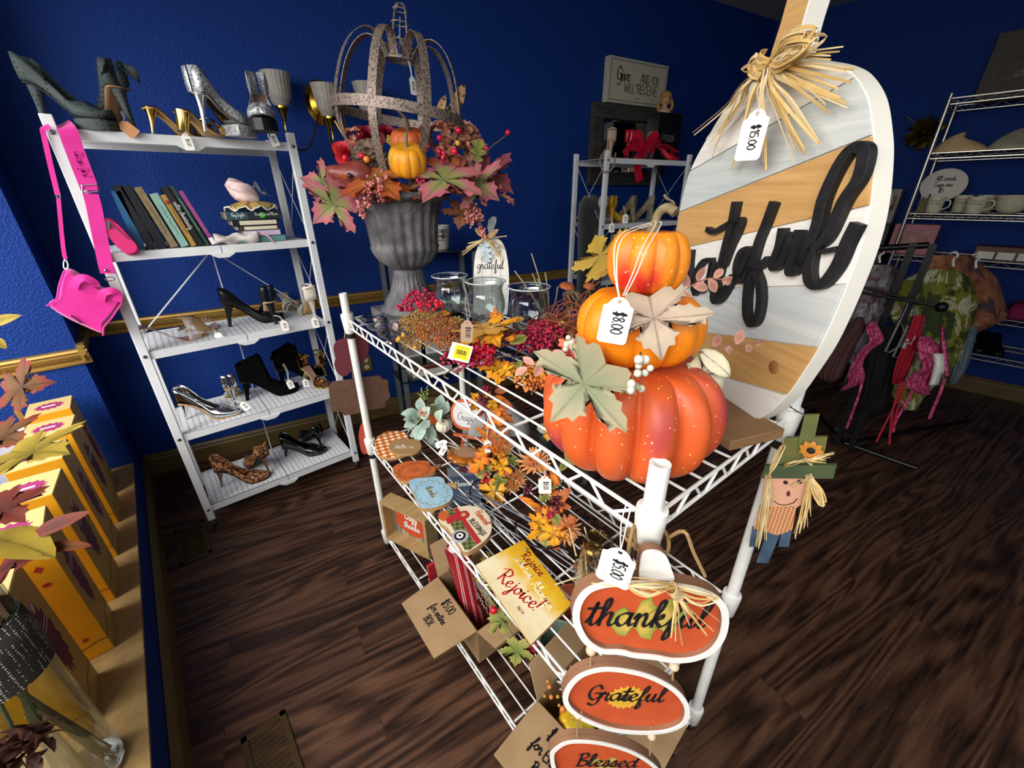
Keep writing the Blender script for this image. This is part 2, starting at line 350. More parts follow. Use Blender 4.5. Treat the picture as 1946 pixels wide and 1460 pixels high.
# ---------------- handwriting ----------------
G={
'a':([[(.8,.9),(.5,1),(.15,.75),(.1,.3),(.35,0),(.65,.3),(.8,.9)],[(.82,.98),(.76,.4),(.85,.05),(1.05,.2)]],1.0),
'b':([[(0,.25),(.4,1.2),(.5,1.9),(.3,2),(.2,1.4),(.2,.3),(.45,0),(.75,.3),(.7,.8),(.4,.8)],[(.7,.8),(.9,.75)]],.9),
'c':([[(.7,.8),(.45,1),(.12,.7),(.15,.2),(.45,0),(.8,.3)]],.8),
'd':([[(.75,.85),(.5,1),(.12,.7),(.12,.2),(.4,0),(.7,.5),(.9,1.6),(.9,2)],[(.88,1.8),(.74,.4),(.85,.05),(1.05,.25)]],1.0),
'e':([[(.05,.4),(.45,.55),(.62,.8),(.42,1),(.15,.7),(.18,.2),(.45,0),(.8,.3)]],.78),
'f':([[(0,.2),(.4,1),(.62,1.75),(.5,2.05),(.34,1.6),(.22,.2),(.1,-.8),(.22,-1.05),(.4,-.6),(.3,0),(.7,.35)]],.66),
'g':([[(.75,.85),(.5,1),(.12,.7),(.15,.2),(.4,.05),(.7,.5),(.78,.95)],[(.78,.98),(.68,-.2),(.5,-.9),(.2,-1),(.12,-.7),(.6,-.15),(1.0,.3)]],.95),
'h':([[(0,.2),(.42,1.3),(.5,1.9),(.32,2),(.22,1.3),(.16,0)],[(.18,.4),(.5,.95),(.7,.9),(.66,.2),(.8,0),(1.02,.25)]],.98),
'i':([[(.1,.3),(.25,1),(.2,.2),(.32,0),(.55,.3)],[(.3,1.35),(.34,1.42)]],.5),
'j':([[(.3,1),(.25,-.6),(.05,-1),(-.1,-.8),(.3,0),(.55,.3)],[(.32,1.35),(.36,1.42)]],.5),
'k':([[(0,.2),(.42,1.3),(.5,1.9),(.32,2),(.22,1.3),(.16,0)],[(.2,.45),(.55,.95),(.6,.65),(.3,.5),(.65,0),(.95,.25)]],.92),
'l':([[(0,.2),(.4,1.2),(.48,1.85),(.32,2),(.2,1.4),(.22,.2),(.38,0),(.62,.3)]],.58),
'm':([[(.05,.6),(.2,.98),(.18,0)],[(.18,.5),(.42,1),(.5,.7),(.46,0)],[(.47,.5),(.72,1),(.8,.6),(.8,.1),(1.0,.2)]],1.0),
'n':([[(.02,.6),(.2,.98),(.17,0)],[(.18,.5),(.5,1),(.64,.7),(.6,.2),(.75,0),(.95,.25)]],.92),
'o':([[(.5,1),(.15,.8),(.1,.3),(.4,0),(.72,.35),(.68,.85),(.45,1),(.6,.82),(.95,.8)]],.85),
'p':([[(.05,.5),(.25,1),(.15,-1)],[(.2,.5),(.5,1),(.75,.7),(.6,.1),(.25,.1)],[(.6,.1),(.9,.25)]],.88),
'r':([[(.02,.4),(.2,1.1),(.3,.9),(.55,.92),(.48,.3),(.6,0),(.82,.25)]],.76),
's':([[(.02,.2),(.35,1.05),(.5,.55),(.4,.05),(.12,.1)],[(.4,.05),(.75,.25)]],.68),
't':([[(.02,.2),(.32,1),(.42,1.75),(.28,1),(.24,.2),(.4,0),(.66,.3)],[(0,1.25),(.75,1.35)]],.58),
'u':([[(.02,.5),(.18,1),(.14,.3),(.3,0),(.55,.3),(.7,1)],[(.7,1),(.66,.2),(.8,0),(1.02,.25)]],.97),
'v':([[(.02,.7),(.18,1),(.35,0),(.7,.9),(.95,.8)]],.85),
'w':([[(.02,.6),(.15,1),(.2,.1),(.42,.1),(.52,.8),(.58,.1),(.85,.2),(.95,.95),(1.15,.85)]],1.08),
'x':([[(.05,.9),(.6,.05),(.8,.2)],[(.65,.95),(.05,0)]],.8),
'y':([[(.02,.5),(.18,1),(.16,.4),(.32,.1),(.6,.5),(.72,1)],[(.72,1),(.6,-.5),(.35,-1),(.15,-.8),(.6,-.1),(.98,.3)]],.92),
'z':([[(.1,.9),(.6,.95),(.1,.05),(.5,.05),(.55,-.5),(.3,-.95),(.15,-.7),(.85,.25)]],.78),
'A':([[(0,0),(.55,2),(.7,2),(1.0,0)],[(.2,.75),(.95,.75)]],1.1),
'B':([[(.25,2),(.2,0)],[(0,1.8),(.6,2.1),(.85,1.6),(.3,1.05),(.9,.8),(.8,.1),(.1,0)]],1.0),
'C':([[(.95,1.7),(.6,2),(.15,1.4),(.15,.4),(.55,0),(1,.35)]],1.0),
'D':([[(.2,2),(.18,0)],[(.0,1.9),(.7,1.9),(1.05,1),(.7,.05),(.05,0)]],1.15),
'E':([[(.85,2),(.15,2),(.15,0),(.9,0)],[(.15,1),(.75,1)]],.95),
'F':([[(.85,2),(.15,2),(.15,0)],[(.15,1),(.7,1)]],.85),
'G':([[(1.0,1.6),(.75,2),(.25,1.6),(.12,.7),(.5,.05),(1.0,.5),(1.05,.95),(.6,.9)],[(1.05,.95),(.95,-.3),(.6,-.7),(.25,-.5)]],1.1),
'H':([[(.2,2),(.15,0)],[(.95,2.05),(.85,0)],[(0,.95),(1.1,1.1)]],1.1),
'I':([[(.15,2),(.15,0)]],.4),
'K':([[(.15,2),(.15,0)],[(.85,2),(.2,.95),(.9,0)]],.95),'Z':([[(.1,1.95),(.85,2),(.1,0),(.9,.05)]],.95),'M':([[(.1,0),(.2,2),(.55,.6),(.9,2),(1.0,0)]],1.15),
'L':([[(.15,2),(.15,0),(.75,0)]],.8),
'N':([[(.12,0),(.12,2),(.9,0),(.9,2)]],1.1),
'O':([[(.55,2),(.15,1.6),(.1,.5),(.5,0),(.95,.5),(.95,1.5),(.55,2)]],1.1),
'P':([[(.15,0),(.2,2),(.8,1.9),(.8,1.1),(.2,.95)]],.9),
'R':([[(.28,2.05),(.15,0)],[(-.35,1.55),(.4,2.1),(1.0,1.7),(.85,1.1),(.25,1)],[(.35,1),(1.0,-.05),(1.2,.05)]],1.15),
'S':([[(.8,1.75),(.45,2),(.15,1.55),(.75,.7),(.55,.05),(.1,.25)]],.9),
'T':([[(.5,2),(.45,0)],[(-.05,1.95),(1.05,2.05)]],1.0),
'U':([[(.12,2),(.12,.4),(.5,0),(.9,.4),(.9,2)]],1.05),
'V':([[(.05,2),(.5,0),(.95,2)]],1.0),
'W':([[(.05,2),(.35,0),(.65,1.5),(.95,0),(1.25,2)]],1.3),
'X':([[(.05,2),(.9,0)],[(.9,2),(.05,0)]],.95),
'Y':([[(.05,2),(.5,1),(.95,2)],[(.5,1),(.5,0)]],.95),
'0':([[(.45,2),(.1,1.4),(.12,.5),(.45,0),(.78,.5),(.78,1.5),(.45,2)]],.95),
'1':([[(.15,1.6),(.4,2),(.38,0)]],.6),
'2':([[(.1,1.6),(.45,2),(.78,1.5),(.1,0),(.85,.05)]],.95),
'3':([[(.1,1.8),(.6,2),(.7,1.4),(.35,1.05),(.8,.7),(.6,0),(.1,.2)]],.95),
'4':([[(.55,0),(.6,2),(.05,.65),(.85,.65)]],.95),
'5':([[(.75,2),(.2,1.95),(.15,1.1),(.6,1.15),(.8,.6),(.5,0),(.1,.15)]],.95),
'8':([[(.5,1.05),(.15,1.5),(.45,2),(.75,1.5),(.2,.6),(.45,0),(.8,.5),(.5,1.05)]],.95),
'$':([[(.8,1.6),(.4,1.85),(.15,1.35),(.75,.65),(.5,.15),(.08,.4)],[(.36,2.2),(.32,-.2)],[(.56,2.2),(.52,-.2)]],.95),
'.':([[(.1,.0),(.16,.06)]],.35),',':([[(.15,.05),(.08,-.3)]],.35),':':([[(.1,.1),(.14,.14)],[(.12,.9),(.16,.94)]],.35),
'!':([[(.35,2),(.15,.6)],[(.08,.0),(.14,.06)]],.5),'&':([[(.95,.0),(.25,1.5),(.5,2),(.7,1.6),(.12,.5),(.45,0),(.95,.8)]],1.1),' ':([],.55),'-':([[(.1,.7),(.5,.7)]],.65),"'":([[(.15,2),(.1,1.6)]],.3)}
def scribble(w,h,n,seed=1):
 # print too small to read: a wavering line
 r=random.Random(seed);return[[(-w/2+w*i/n,h*(r.random()-.5))for i in range(n+1)]]
def text_strokes(txt,h,cx=0.0,cy=0.0,slant=0.0,adv=1.0,align='c',sx=1.0):
 # h: height of a small letter's body
 x=0;out=[]
 for ch in txt:
  st,a=G[ch]
  for q in st:out.append([((x+p[0]*sx+slant*p[1])*h,p[1]*h)for p in q])
  x+=a*adv*sx
 w=x*h;o={'c':-w/2,'l':0,'r':-w}[align]
 return[[(cx+o+p[0],cy+p[1]-.5*h)for p in q]for q in out]
# ---------------- the room ----------------
WA=rad(10.9) # the back wall runs a little askew
wx=V((cos(WA),-sin(WA),0));wn=V((-sin(WA),-cos(WA),0));W0=V((0,2.9907,0))
def wallp(t,z=0,off=0):return W0+wx*t+wn*off+V((0,0,z))
def atwall(x,y,off=0):return atpl(x,y,W0+wn*off,wn)
M_wall=mat('blue_wall_paint','0e3178',.62,bump=.6,bscale=110,spec=.2)
M_sill=mat('tan_ledge_paint','9c8050',.55,col2='8a6f45',nscale=30)
M_gold=mat('gold_trim','8f6f34',.42,metal=.55,col2='a58546',nscale=6,stretch=(.3,6,6),bump=.05,bscale=20)
M_base=mat('tan_baseboard_paint','5f4d28',.5,col2='564524',nscale=12)
M_white_paint=mat('white_window_paint','d8d8d4',.5)
def floor_mat():
 m=mat('wood_floor',rough=.42);t=NT(m);b=t.n['Principled BSDF']
 tc=t.new('ShaderNodeTexCoord');mp=t.new('ShaderNodeMapping');mp.inputs['Rotation'].default_value=(0,0,WA)
 t.link(tc.outputs['Object'],mp.inputs[0])
 br=t.new('ShaderNodeTexBrick',offset=.37,i_Scale=1.0)
 br.inputs['Color1'].default_value=(.28,.28,.28,1);br.inputs['Color2'].default_value=(.72,.72,.72,1);br.inputs['Mortar'].default_value=(0,0,0,1)
 br.inputs['Mortar Size'].default_value=.0012;br.inputs['Brick Width'].default_value=1.2;br.inputs['Row Height'].default_value=.16
 t.link(mp.outputs[0],br.inputs['Vector'])
 st=t.new('ShaderNodeMapping');st.inputs['Scale'].default_value=(.9,9,1);t.link(mp.outputs[0],st.inputs[0])
 off=t.new('ShaderNodeVectorMath',operation='ADD');t.link(st.outputs[0],off.inputs[0])
 sc=t.new('ShaderNodeVectorMath',operation='SCALE',i_Scale=23.0);t.link(br.outputs['Color'],sc.inputs[0]);t.link(sc.outputs[0],off.inputs[1])
 n0=t.new('ShaderNodeTexNoise',i_Scale=.5,i_Detail=2.0,i_Distortion=.4);t.link(off.outputs[0],n0.inputs['Vector'])
 m0=t.new('ShaderNodeMath',operation='MULTIPLY');m0.inputs[1].default_value=95.0;t.link(n0.outputs[0],m0.inputs[0])
 wv=t.new('ShaderNodeMath',operation='SINE');t.link(m0.outputs[0],wv.inputs[0])
 n1=t.new('ShaderNodeTexNoise',i_Scale=4.5,i_Detail=6.0,i_Roughness=.65,i_Distortion=.6);t.link(off.outputs[0],n1.inputs['Vector'])
 ad=t.new('ShaderNodeMath',operation='MULTIPLY_ADD');ad.inputs[1].default_value=.16;t.link(wv.outputs[0],ad.inputs[0]);t.link(n1.outputs[0],ad.inputs[2])
 r=t.new('ShaderNodeValToRGB');e=r.color_ramp.elements;e.new(.5)
 for q,(p,c)in zip(e,[(.24,'1d100a'),(.5,'412a1d'),(.78,'5e412f')]):q.position=p;q.color=srgb(c)
 t.link(ad.outputs[0],r.inputs[0])
 mx=t.new('ShaderNodeMix',data_type='RGBA',blend_type='MULTIPLY');mx.inputs['Factor'].default_value=.55
 hs=t.new('ShaderNodeMath',operation='ADD');hs.inputs[1].default_value=.45;t.link(br.outputs['Color'],hs.inputs[0])
 t.link(r.outputs[0],mx.inputs['A']);t.link(hs.outputs[0],mx.inputs['B']);t.link(mx.outputs['Result'],b.inputs['Base Color'])
 bp=t.new('ShaderNodeBump',i_Strength=.15,i_Distance=.004);t.link(n1.outputs[0],bp.inputs['Height']);t.link(bp.outputs[0],b.inputs['Normal'])
 return m
M_floor=floor_mat()
XL,XR,YP,YF,ZC=-.336,5.05,2.665,-1.6,3.0
LZ=.297 # window ledge height
struct('floor',MB().box((1.8,.75,-.03),(6.6,5.6,.06)),M_floor,smooth=0)
struct('ceiling',MB().box((1.8,.75,ZC+.03),(6.6,5.6,.06)),mat('ceiling_paint','9a9a98',.8),smooth=0)
ymid=lambda x:2.9907-math.tan(WA)*x
mb=MB();a=wallp(-.42);b=wallp(5.25);mb.T=rotmat(wx,-wn,(0,0,1));L5=(b-a).length
mb.T=rotmat(wx,-wn,(0,0,1),a);mb.box((L5/2,.05,ZC/2),(L5,.1,ZC));wall_back=struct('wall_back',mb,M_wall,smooth=0)
struct('wall_right',MB().box((XR+.05,.25,ZC/2),(.1,3.75,ZC)),M_wall,smooth=0)
struct('wall_left',MB().box((XL-.06,(YP+3.12)/2+.05,ZC/2),(.12,3.12-YP-.1,ZC)),M_wall,smooth=0)
struct('wall_left_return',MB().box(((-1.32+XL)/2,YP+.05,ZC/2),(XL+1.32,.1,ZC)),M_wall,smooth=0)
# shop window wall on the left (above the ledge) and the shop front behind the camera
mb=MB();mb.box((-1.36,.55,.2),(.08,4.33,.4));mb.box((-1.36,.55,2.95),(.08,4.33,.1));mb.box((-1.36,-1.52,1.65),(.08,.2,2.5));mb.box((-1.36,2.63,1.65),(.08,.17,2.5))
struct('wall_left_window',mb,M_wall,smooth=0)
mb=MB();mb.box((1.83,YF-.05,.3),(6.5,.1,.6));mb.box((1.83,YF-.05,2.95),(6.5,.1,.1));mb.box((-1.2,YF-.05,1.75),(.4,.1,2.3));mb.box((3.9,YF-.05,1.75),(2.4,.1,2.3))
struct('wall_front',mb,M_wall,smooth=0)
def window(name,a,b,z0,z1,nx,parts):
 a,b=V(a),V(b);m=MB()
 for i in range(nx+1):
  p=a.lerp(b,i/nx);m.bar(p+V((0,0,z0)),p+V((0,0,z1)),.05,.05)
 for z in(z0,z1):m.bar(a+V((0,0,z)),b+V((0,0,z)),.05,.05)
 struct(name,m,M_white_paint,smooth=0)
window('window_1',(-1.36,-1.4,0),(-1.36,2.52,0),.42,2.88,2,0)
window('window_2',(-.97,YF-.05,0),(2.67,YF-.05,0),.62,2.88,2,0)
# window ledge the boxes stand on
struct('trim_1',MB().box(((-1.32+XL)/2,(YP+YF)/2,(LZ-.012)/2),(XL+1.32-.006,YP-YF,LZ-.012)),M_wall,smooth=0)
struct('trim_2',MB().box(((-1.32+XL)/2,(YP+YF)/2,LZ-.006),(XL+1.32,YP-YF,.012)),M_sill,smooth=0)
def profile_run(name,a,b,z,prof,m,out):
 a,b=V(a),V(b);out=V(out);mb=MB();vs=[]
 for p in(a,b):
  for(o,h)in prof:vs.append(p+out*o+V((0,0,z+h)))
 n=len(prof);fs=[(i,(i+1)%n,n+(i+1)%n,n+i)for i in range(n)]+[tuple(range(n-1,-1,-1)),tuple(n+i for i in range(n))]
 mb.add(vs,fs);struct(name,mb,m,smooth=25)
RAIL=[(0,0),(.012,0),(.014,.01),(.010,.014),(.012,.02),(.022,.03),(.028,.048),(.02,.056),(.03,.062),(.026,.072),(0,.074)]
BASE=[(0,0),(.02,0),(.02,.10),(.014,.112),(.018,.122),(.010,.134),(0,.136)]
profile_run('trim_3',wallp(-.36),wallp(5.2),.895,RAIL,M_gold,wn)
profile_run('baseboard_back',wallp(-.36),wallp(5.2),0,BASE,M_base,wn)
profile_run('trim_4',(-1.3,YP,0),(XL+.03,YP,0),.865,RAIL,M_gold,(0,-1,0))
profile_run('trim_5',(XL,YP-.03,0),(XL,3.06,0),.885,RAIL,M_gold,(1,0,0))
profile_run('baseboard_left',(XL,YF,0),(XL,3.06,0),0,BASE,M_base,(1,0,0))
profile_run('baseboard_right',(XR,-1.6,0),(XR,2.0,0),0,BASE,M_base,(-1,0,0))
# electrical outlet on the back wall
o=thing('electrical_outlet','brown and cream electrical outlet on the blue wall behind the cart','outlet',M=rotmat(wx,(0,0,1),wn,wallp(1.04,.455,.0005)))
MB().box((0,0,.003),(.075,.118,.006)).build('cover_plate',mat('brass_plate','8a7440',.4,metal=.6),o,bev=.002)
for dz in(-.026,.026):
 s_=MB().cyl((0,dz,.005),(0,dz,.009),.017,n=20).build('socket',mat('cream_plastic','d9cfb0',.4),o)
 m_=MB()
 for dx in(-.006,.006):m_.box((dx,dz+.003,.0092),(.002,.008,.001))
 m_.box((0,dz-.008,.0092),(.004,.004,.001));m_.build('slot',mat('slot_black','101010',.6),s_)
# floor registers
M_vent=mat('bronze_vent','4d3d22',.45,metal=.5)
for k,(c,lab)in enumerate([((-.205,2.21),'brown metal floor vent beside the shoe shelf foot'),((-.13,.96),'brown metal floor vent by the window ledge near the camera')]):
 v=thing('floor_vent',lab,'vent',(c[0],c[1],0),0,'floor vents')
 mb=MB();w,l=.13,.29
 mb.box((-w/2+.009,0,.003),(.018,l,.006));mb.box((w/2-.009,0,.003),(.018,l,.006));mb.box((0,l/2-.01,.003),(w,.02,.006));mb.box((0,-l/2+.01,.003),(w,.02,.006));mb.build('frame',M_vent,v,bev=.0015)
 mb=MB()
 for i in range(16):mb.box((0,-l/2+.03+i*(l-.06)/15,.002),(w-.03,.006,.004))
 mb.build('grille',M_vent,v)
# ---------------- the white wire cart ----------------
CA=rad(3.39);cy_=V((sin(CA),cos(CA),0));cx_=V((cos(CA),-sin(CA),0))
CO=V((.434,.205,0));CL,CW=1.3055,.4669
def cartp(u,v,z):return CO+cx_*u+cy_*v+V((0,0,z))
M_pole=mat('white_powder_coat','e9e9e4',.35,col2='dcdcd6',nscale=14)
M_blackrub=mat('black_rubber','141414',.5)
M_steel=mat('brushed_steel','b8b8b8',.3,metal=1)
ZT,ZM,ZB=1.155,.615,.105
cart=thing('wire_cart','white wire shelf cart on casters stacked with autumn decorations','cart',M=rotmat(cx_,cy_,(0,0,1),CO))
for k,(u,v)in enumerate([(0,0),(CW,0),(0,CL),(CW,CL)]):
 top=1.25 if k!=3 else 1.17;mb=MB();R=.014
 mb.lathe([(R,.06),(R,top),(R-.004,top),(R-.004,top-.05),(0,top-.05)],24,Matrix.Translation((u,v,0)))
 p=mb.build('post',M_pole,cart)
 for z in(ZT,ZM,ZB):
  q=MB().lathe([(R,z-.055),(.018,z-.05),(.0225,z+.012),(.0215,z+.02),(R,z+.02)],24,Matrix.Translation((u,v,0))).build('collar',M_pole,p)
  MB().lathe([(R,z-.072),(R+.0025,z-.072),(R+.0025,z-.056),(R,z-.054)],24,Matrix.Translation((u,v,0))).build('sleeve',M_blackrub,p)
 c=MB().cyl((u,v,.045),(u,v,.075),.012,n=14).box((u,v+.012,.045),(.03,.045,.012)).build('caster',M_steel,cart)
 mb=MB();mb.T=Matrix.Translation((u,v+.014,.024))@Matrix.Rotation(pi/2,4,'Y');mb.lathe([(.006,-.011),(.022,-.010),(.024,-.006),(.024,.006),(.022,.010),(.006,.011)],20)
 mb.build('wheel',M_blackrub,c)
for z,nm in((ZT,'t'),(ZM,'m'),(ZB,'b')):
 mb=MB();wr=.0026
 def rail(a,b,n):
  a,b=V(a),V(b)
  d=V((0,0,.032));mb.cyl(a,b,.0034,n=8);mb.cyl(a-d,b-d,.0034,n=8)
  P=[]
  for i in range(n+1):
   q=a.lerp(b,i/n);e=(b-a).normalized()*.35*(b-a).length/n
   zz=d if i%2 else V((0,0,0));P+=[q-e*.5-zz,q+e*.5-zz]if 0<i<n else[q-zz]
  mb.tube(P,.0028,6)
 rail((0,.024,z),(0,CL-.024,z),26);rail((CW,.024,z),(CW,CL-.024,z),26)
 rail((.024,0,z),(CW-.024,0,z),10);rail((.024,CL,z),(CW-.024,CL,z),10)
 for i in range(1,10):mb.cyl((CW*i/10,0,z),(CW*i/10,CL,z),wr,n=6)
 for j in(.25,.5,.75):mb.cyl((0,CL*j,z-.006),(CW,CL*j,z-.006),.0036,n=6)
 mb.build('wire_shelf',M_pole,cart)
# ---------------- shoe shelves ----------------
def perf_mat(name,col):
 m=mat(name,col,.4);t=NT(m);b=t.n['Principled BSDF']
 tc=t.new('ShaderNodeTexCoord');mp=t.new('ShaderNodeMapping');mp.inputs['Scale'].default_value=(42,42,0);t.link(tc.outputs['Object'],mp.inputs[0])
 v=t.new('ShaderNodeTexVoronoi',i_Scale=1.0,i_Randomness=0.0);t.link(mp.outputs[0],v.inputs['Vector'])
 g=t.new('ShaderNodeMath',operation='GREATER_THAN');g.inputs[1].default_value=.19;t.link(v.outputs['Distance'],g.inputs[0])
 t.link(g.outputs[0],b.inputs['Alpha']);return m
M_rack=mat('white_painted_steel','dddfe0',.38,col2='d2d5d8',nscale=9)
M_perf=perf_mat('white_perforated_steel','d9dcde')
M_bolt=mat('bolt_steel','6e6e70',.3,metal=.9)
def rack(label,O,ax,ay,w,d,zs,ztop,holes):
 root=thing('shoe_rack',label,'shelf',M=rotmat(ax,ay,(0,0,1),O))
 cs=.011
 for u in(0,w):
  for v in(0,d):
   mb=MB();mb.box((u,v,(ztop+.05)/2),(.034,.026,ztop-.05));p=mb.build('post',M_rack,root,bev=.003)
   if v==0:
    for z in zs:MB().lathe([(.0,.004),(.006,.003),(.008,0)],12,rotmat((1,0,0),(0,0,1),(0,-1,0),(u,-.013,z-.014))).build('bolt',M_bolt,p)
   c=MB().cyl((u,v,.04),(u,v,.055),.012,n=12).build('caster',M_steel,root)
   q=MB();q.T=Matrix.Translation((u,v+.008,.02))@Matrix.Rotation(pi/2,4,'Y');q.lathe([(.004,-.009),(.018,-.009),(.02,-.005),(.02,.005),(.018,.009),(.004,.009)],16);q.build('wheel',M_blackrub,c)
 for i,z in enumerate(zs):
  e=.017
  for j,(a,b)in enumerate(((e,w/2-.0015),(w/2+.0015,w-e))):
   mb=MB();mb.box(((a+b)/2,d/2,z-.001),(b-a,d-.02,.002));s=mb.build('shelf_panel',M_perf if holes else M_rack,root,smooth=0)
   for v in(-.003,d+.003):MB().box(((a+b)/2,v,z-.016),(b-a,.003,.034)).build('rim',M_rack,s,smooth=0)
  mb=MB()
  mb.prism([(w/2-.045,z-.036),(w/2-.02,z-.05),(w/2+.02,z-.05),(w/2+.045,z-.036),(w/2+.045,z-.03),(w/2-.045,z-.03)],.004,rotmat((1,0,0),(0,0,1),(0,-1,0),(0,-.006,0)))
  mb.build('hinge_bracket',M_rack,root,smooth=0)
 for u in(0,w): # crossed wire braces of both ends
  for k in range(len(zs)-1):
   if u==0 and holes and k>1:continue
   z1,z0=zs[k]-.03,zs[k+1]+.0
   MB().cyl((u,.01,z0),(u,d-.01,z1),.0017,n=5).build('cross_brace',M_rack,root)
   MB().cyl((u+.004,.01,z1),(u+.004,d-.01,z0),.0017,n=5).build('cross_brace',M_rack,root)
 c=MB();zc=zs[1]-.05
 c.bar((w/2,d,zs[1]-.02),(w/2,d,zs[-1]),.017,.004,(0,1,0));c.build('center_strut',M_rack,root,smooth=0)
 for s in(-1,1):
  c=MB();c.bar((w/2,d-.004,zc),(w/2+s*(w/2-.02),d-.004,zs[2]+.01),.016,.004,(0,1,0));c.build('diagonal_strut',M_rack,root,smooth=0)
 return root
SZ=(1.785,1.373,.967,.552,.129)
SO=V((-.104,2.262,0))
rack('tall white folding shelf unit of shoes and books by the left wall',SO,V((1,0,0)),V((0,1,0)),.765,.36,SZ,1.825,True)
# ---------------- shoes ----------------
def sstep(a,b,x):t=max(0,min(1,(x-a)/(b-a)));return t*t*(3-2*t)
def shoe(label,z,hp,tp,mu,mi,mh,ms,style='pump',H=.095,L=.225,W=.036,pointed=1.0,heel='stiletto',plat=.0,group=None,vamp=.62,name='high_heel_shoe',cat='shoe',extra=None):
 a=V(hp)if len(hp)==3 else atz(hp[0],hp[1],z);b=V(tp)if len(tp)==3 else atz(tp[0],tp[1],z)
 d=b-a;d.z=0;d.normalize()
 KS=1.08;W=W*1.12;KZ=1.25 if style!='mule' else 1.1
 root=thing(name,label,cat,M=rotmat(d*KS,V((-d.y,d.x,0))*KS,V((0,0,1))*KS,V((a.x,a.y,z+.0015))),group=group)
 sz=lambda s:plat+.003+(H-plat)*(1-sstep(.08,.66,s))+.008*sstep(.85,1,s)
 def wd(s):
  w=.75-.20*sstep(.05,.35,s)+.45*sstep(.35,.66,s)
  if s<.06:w*=math.sqrt(max(0,1-((.06-s)/.06)**2))*.9+.1
  if s>.66:
   q=(s-.66)/.34
   w*=(1-q**1.5)*.97+.03 if pointed else math.sqrt(max(0,1-q**2.6))*.97+.03
  return w*W
 N=26;SS=[i/N for i in range(N+1)]
 # outsole + insole
 def solefn(off,wk):
  return lambda u,v:V((v*L,(u*2-1)*wd(v)*wk,sz(v)+off))
 MB().grid(solefn(-.003,.97),4,N).build('outsole',ms,root,sol=.004)
 MB().grid(lambda u,v:V((v*L*.98+.002,(u*2-1)*wd(v)*.9,sz(v)+.0035)),4,N).build('insole',mi,root)
 if plat:
  mb=MB();P=[(s,wd(s))for s in SS if s>.5];out=[(s*L,w)for s,w in P]+[(s*L,-w)for s,w in P[::-1][1:]]
  mb.prism(out,plat,Matrix.Translation((0,0,.0)));mb.build('platform',ms if extra!='plat_upper' else mu,root)
 if style in('pump','boot'):
  def sec(s):
   w=wd(s);c=1-sstep(vamp-.06,vamp+.05,s)
   if style=='pump':u=.074-.030*sstep(.03,.4,s)-.006*sstep(.4,.6,s)
   else:u=(H+.085+.09*s-sz(s))*(1-sstep(.44,.60,s))+.07*sstep(.44,.60,s)
   uc=.054-.034*sstep(.6,1,s)if style=='pump' else .078-.05*sstep(.52,1,s)
   op=[(.93,u),(1.0,.75*u),(1.06,.45*u),(.98,.1*u),(.55,0),(0,0)]
   cl=[(0.02,uc),(.55,.9*uc),(.95,.55*uc),(1.0,.12*uc),(.55,0),(0,0)]
   r=[((o[0]*c+k[0]*(1-c))*w,o[1]*c+k[1]*(1-c))for o,k in zip(op,cl)]
   return r+[(-y,h)for y,h in r[-2::-1]]
  vs=[];
  for s in SS:
   for(y,h)in sec(s):vs.append(V((s*L,y,sz(s)+h)))
  n=11;fs=[(i*n+k,(i+1)*n+k,(i+1)*n+k+1,i*n+k+1)for i in range(N)for k in range(n-1)]
  mb=MB();mb.add(vs,fs);k0=len(mb.v)
  up=mb.build('upper',mu,root,smooth=180,sol=.0016)
  if style=='boot':
   q=thing;mb=MB()
   mb.box((.012,W*.86+.002,H+.055),(.022,.003,.022));mb.box((.012,W*.86+.0035,H+.055),(.012,.003,.012))
   for dx in(.006,.02):mb.tube([(dx,W*.84,H+.044),(dx+.004,W*.6,H*.5),(dx+.002,.012,.02)],.0014,5)
   mb.build('gold_buckle',mat('shiny_gold','d8b060',.18,metal=1),root)
 elif style in('sandal','mule'):
  def strap(s,hh,w,k=1.0,m=mu,nm='strap',tilt=0):
   P=[V(((s+tilt*math.cos(a_))*L,wd(s)*1.03*k*math.cos(a_),sz(s)+hh*sin(a_)))for a_ in[pi*i/12 for i in range(13)]]
   MB().ribbon(P,w,up=[V((0,math.cos(pi*i/12),sin(pi*i/12)))for i in range(13)],t=.0018).build(nm,m,root,smooth=60)
  if style=='sandal':
   strap(.84,.030,.017);strap(.73,.042,.018,tilt=.03);strap(.60,.05,.014,tilt=-.06)
   r=.034
   if H>.075:P=[V((.085*L+cos(a_)*r*1.1,sin(a_)*r*.9,H+.066+.006*cos(2*a_)))for a_ in[2*pi*i/18 for i in range(19)]]
   if H>.075:MB().ribbon(P,.008,up=[V((cos(a_),sin(a_),0))for a_ in[2*pi*i/18 for i in range(19)]],t=.0018).build('ankle_strap',mu,root,smooth=60)
   if H>.075:MB().grid(lambda u,v:V((.05*L-.045*L*cos((u-.5)*2.6),.03*sin((u-.5)*2.6),sz(.0)+v*(.068))),8,3).build('heel_counter',mu,root,sol=.002)
  else:
   MB().grid(lambda u,v:V(((.63+.2*v)*L,wd(.63+.2*v)*1.02*cos(pi*u),sz(.63+.2*v)+(.05-.02*v)*sin(pi*u))),12,4).build('clear_vinyl_band',mat('clear_vinyl','f2e8e4',.1,alpha=.22),root,sol=.001)
   mb=MB()
   for k in range(9):mb.sphere((.66*L+.012*sin(k*2.1),-.02+.005*k,sz(.66)+.05*sin(pi*(.25+.06*k))+.002),.005,6,4)
   mb.build('gold_ornament',mat('rose_gold_ornament','d0a080',.25,metal=1),root)
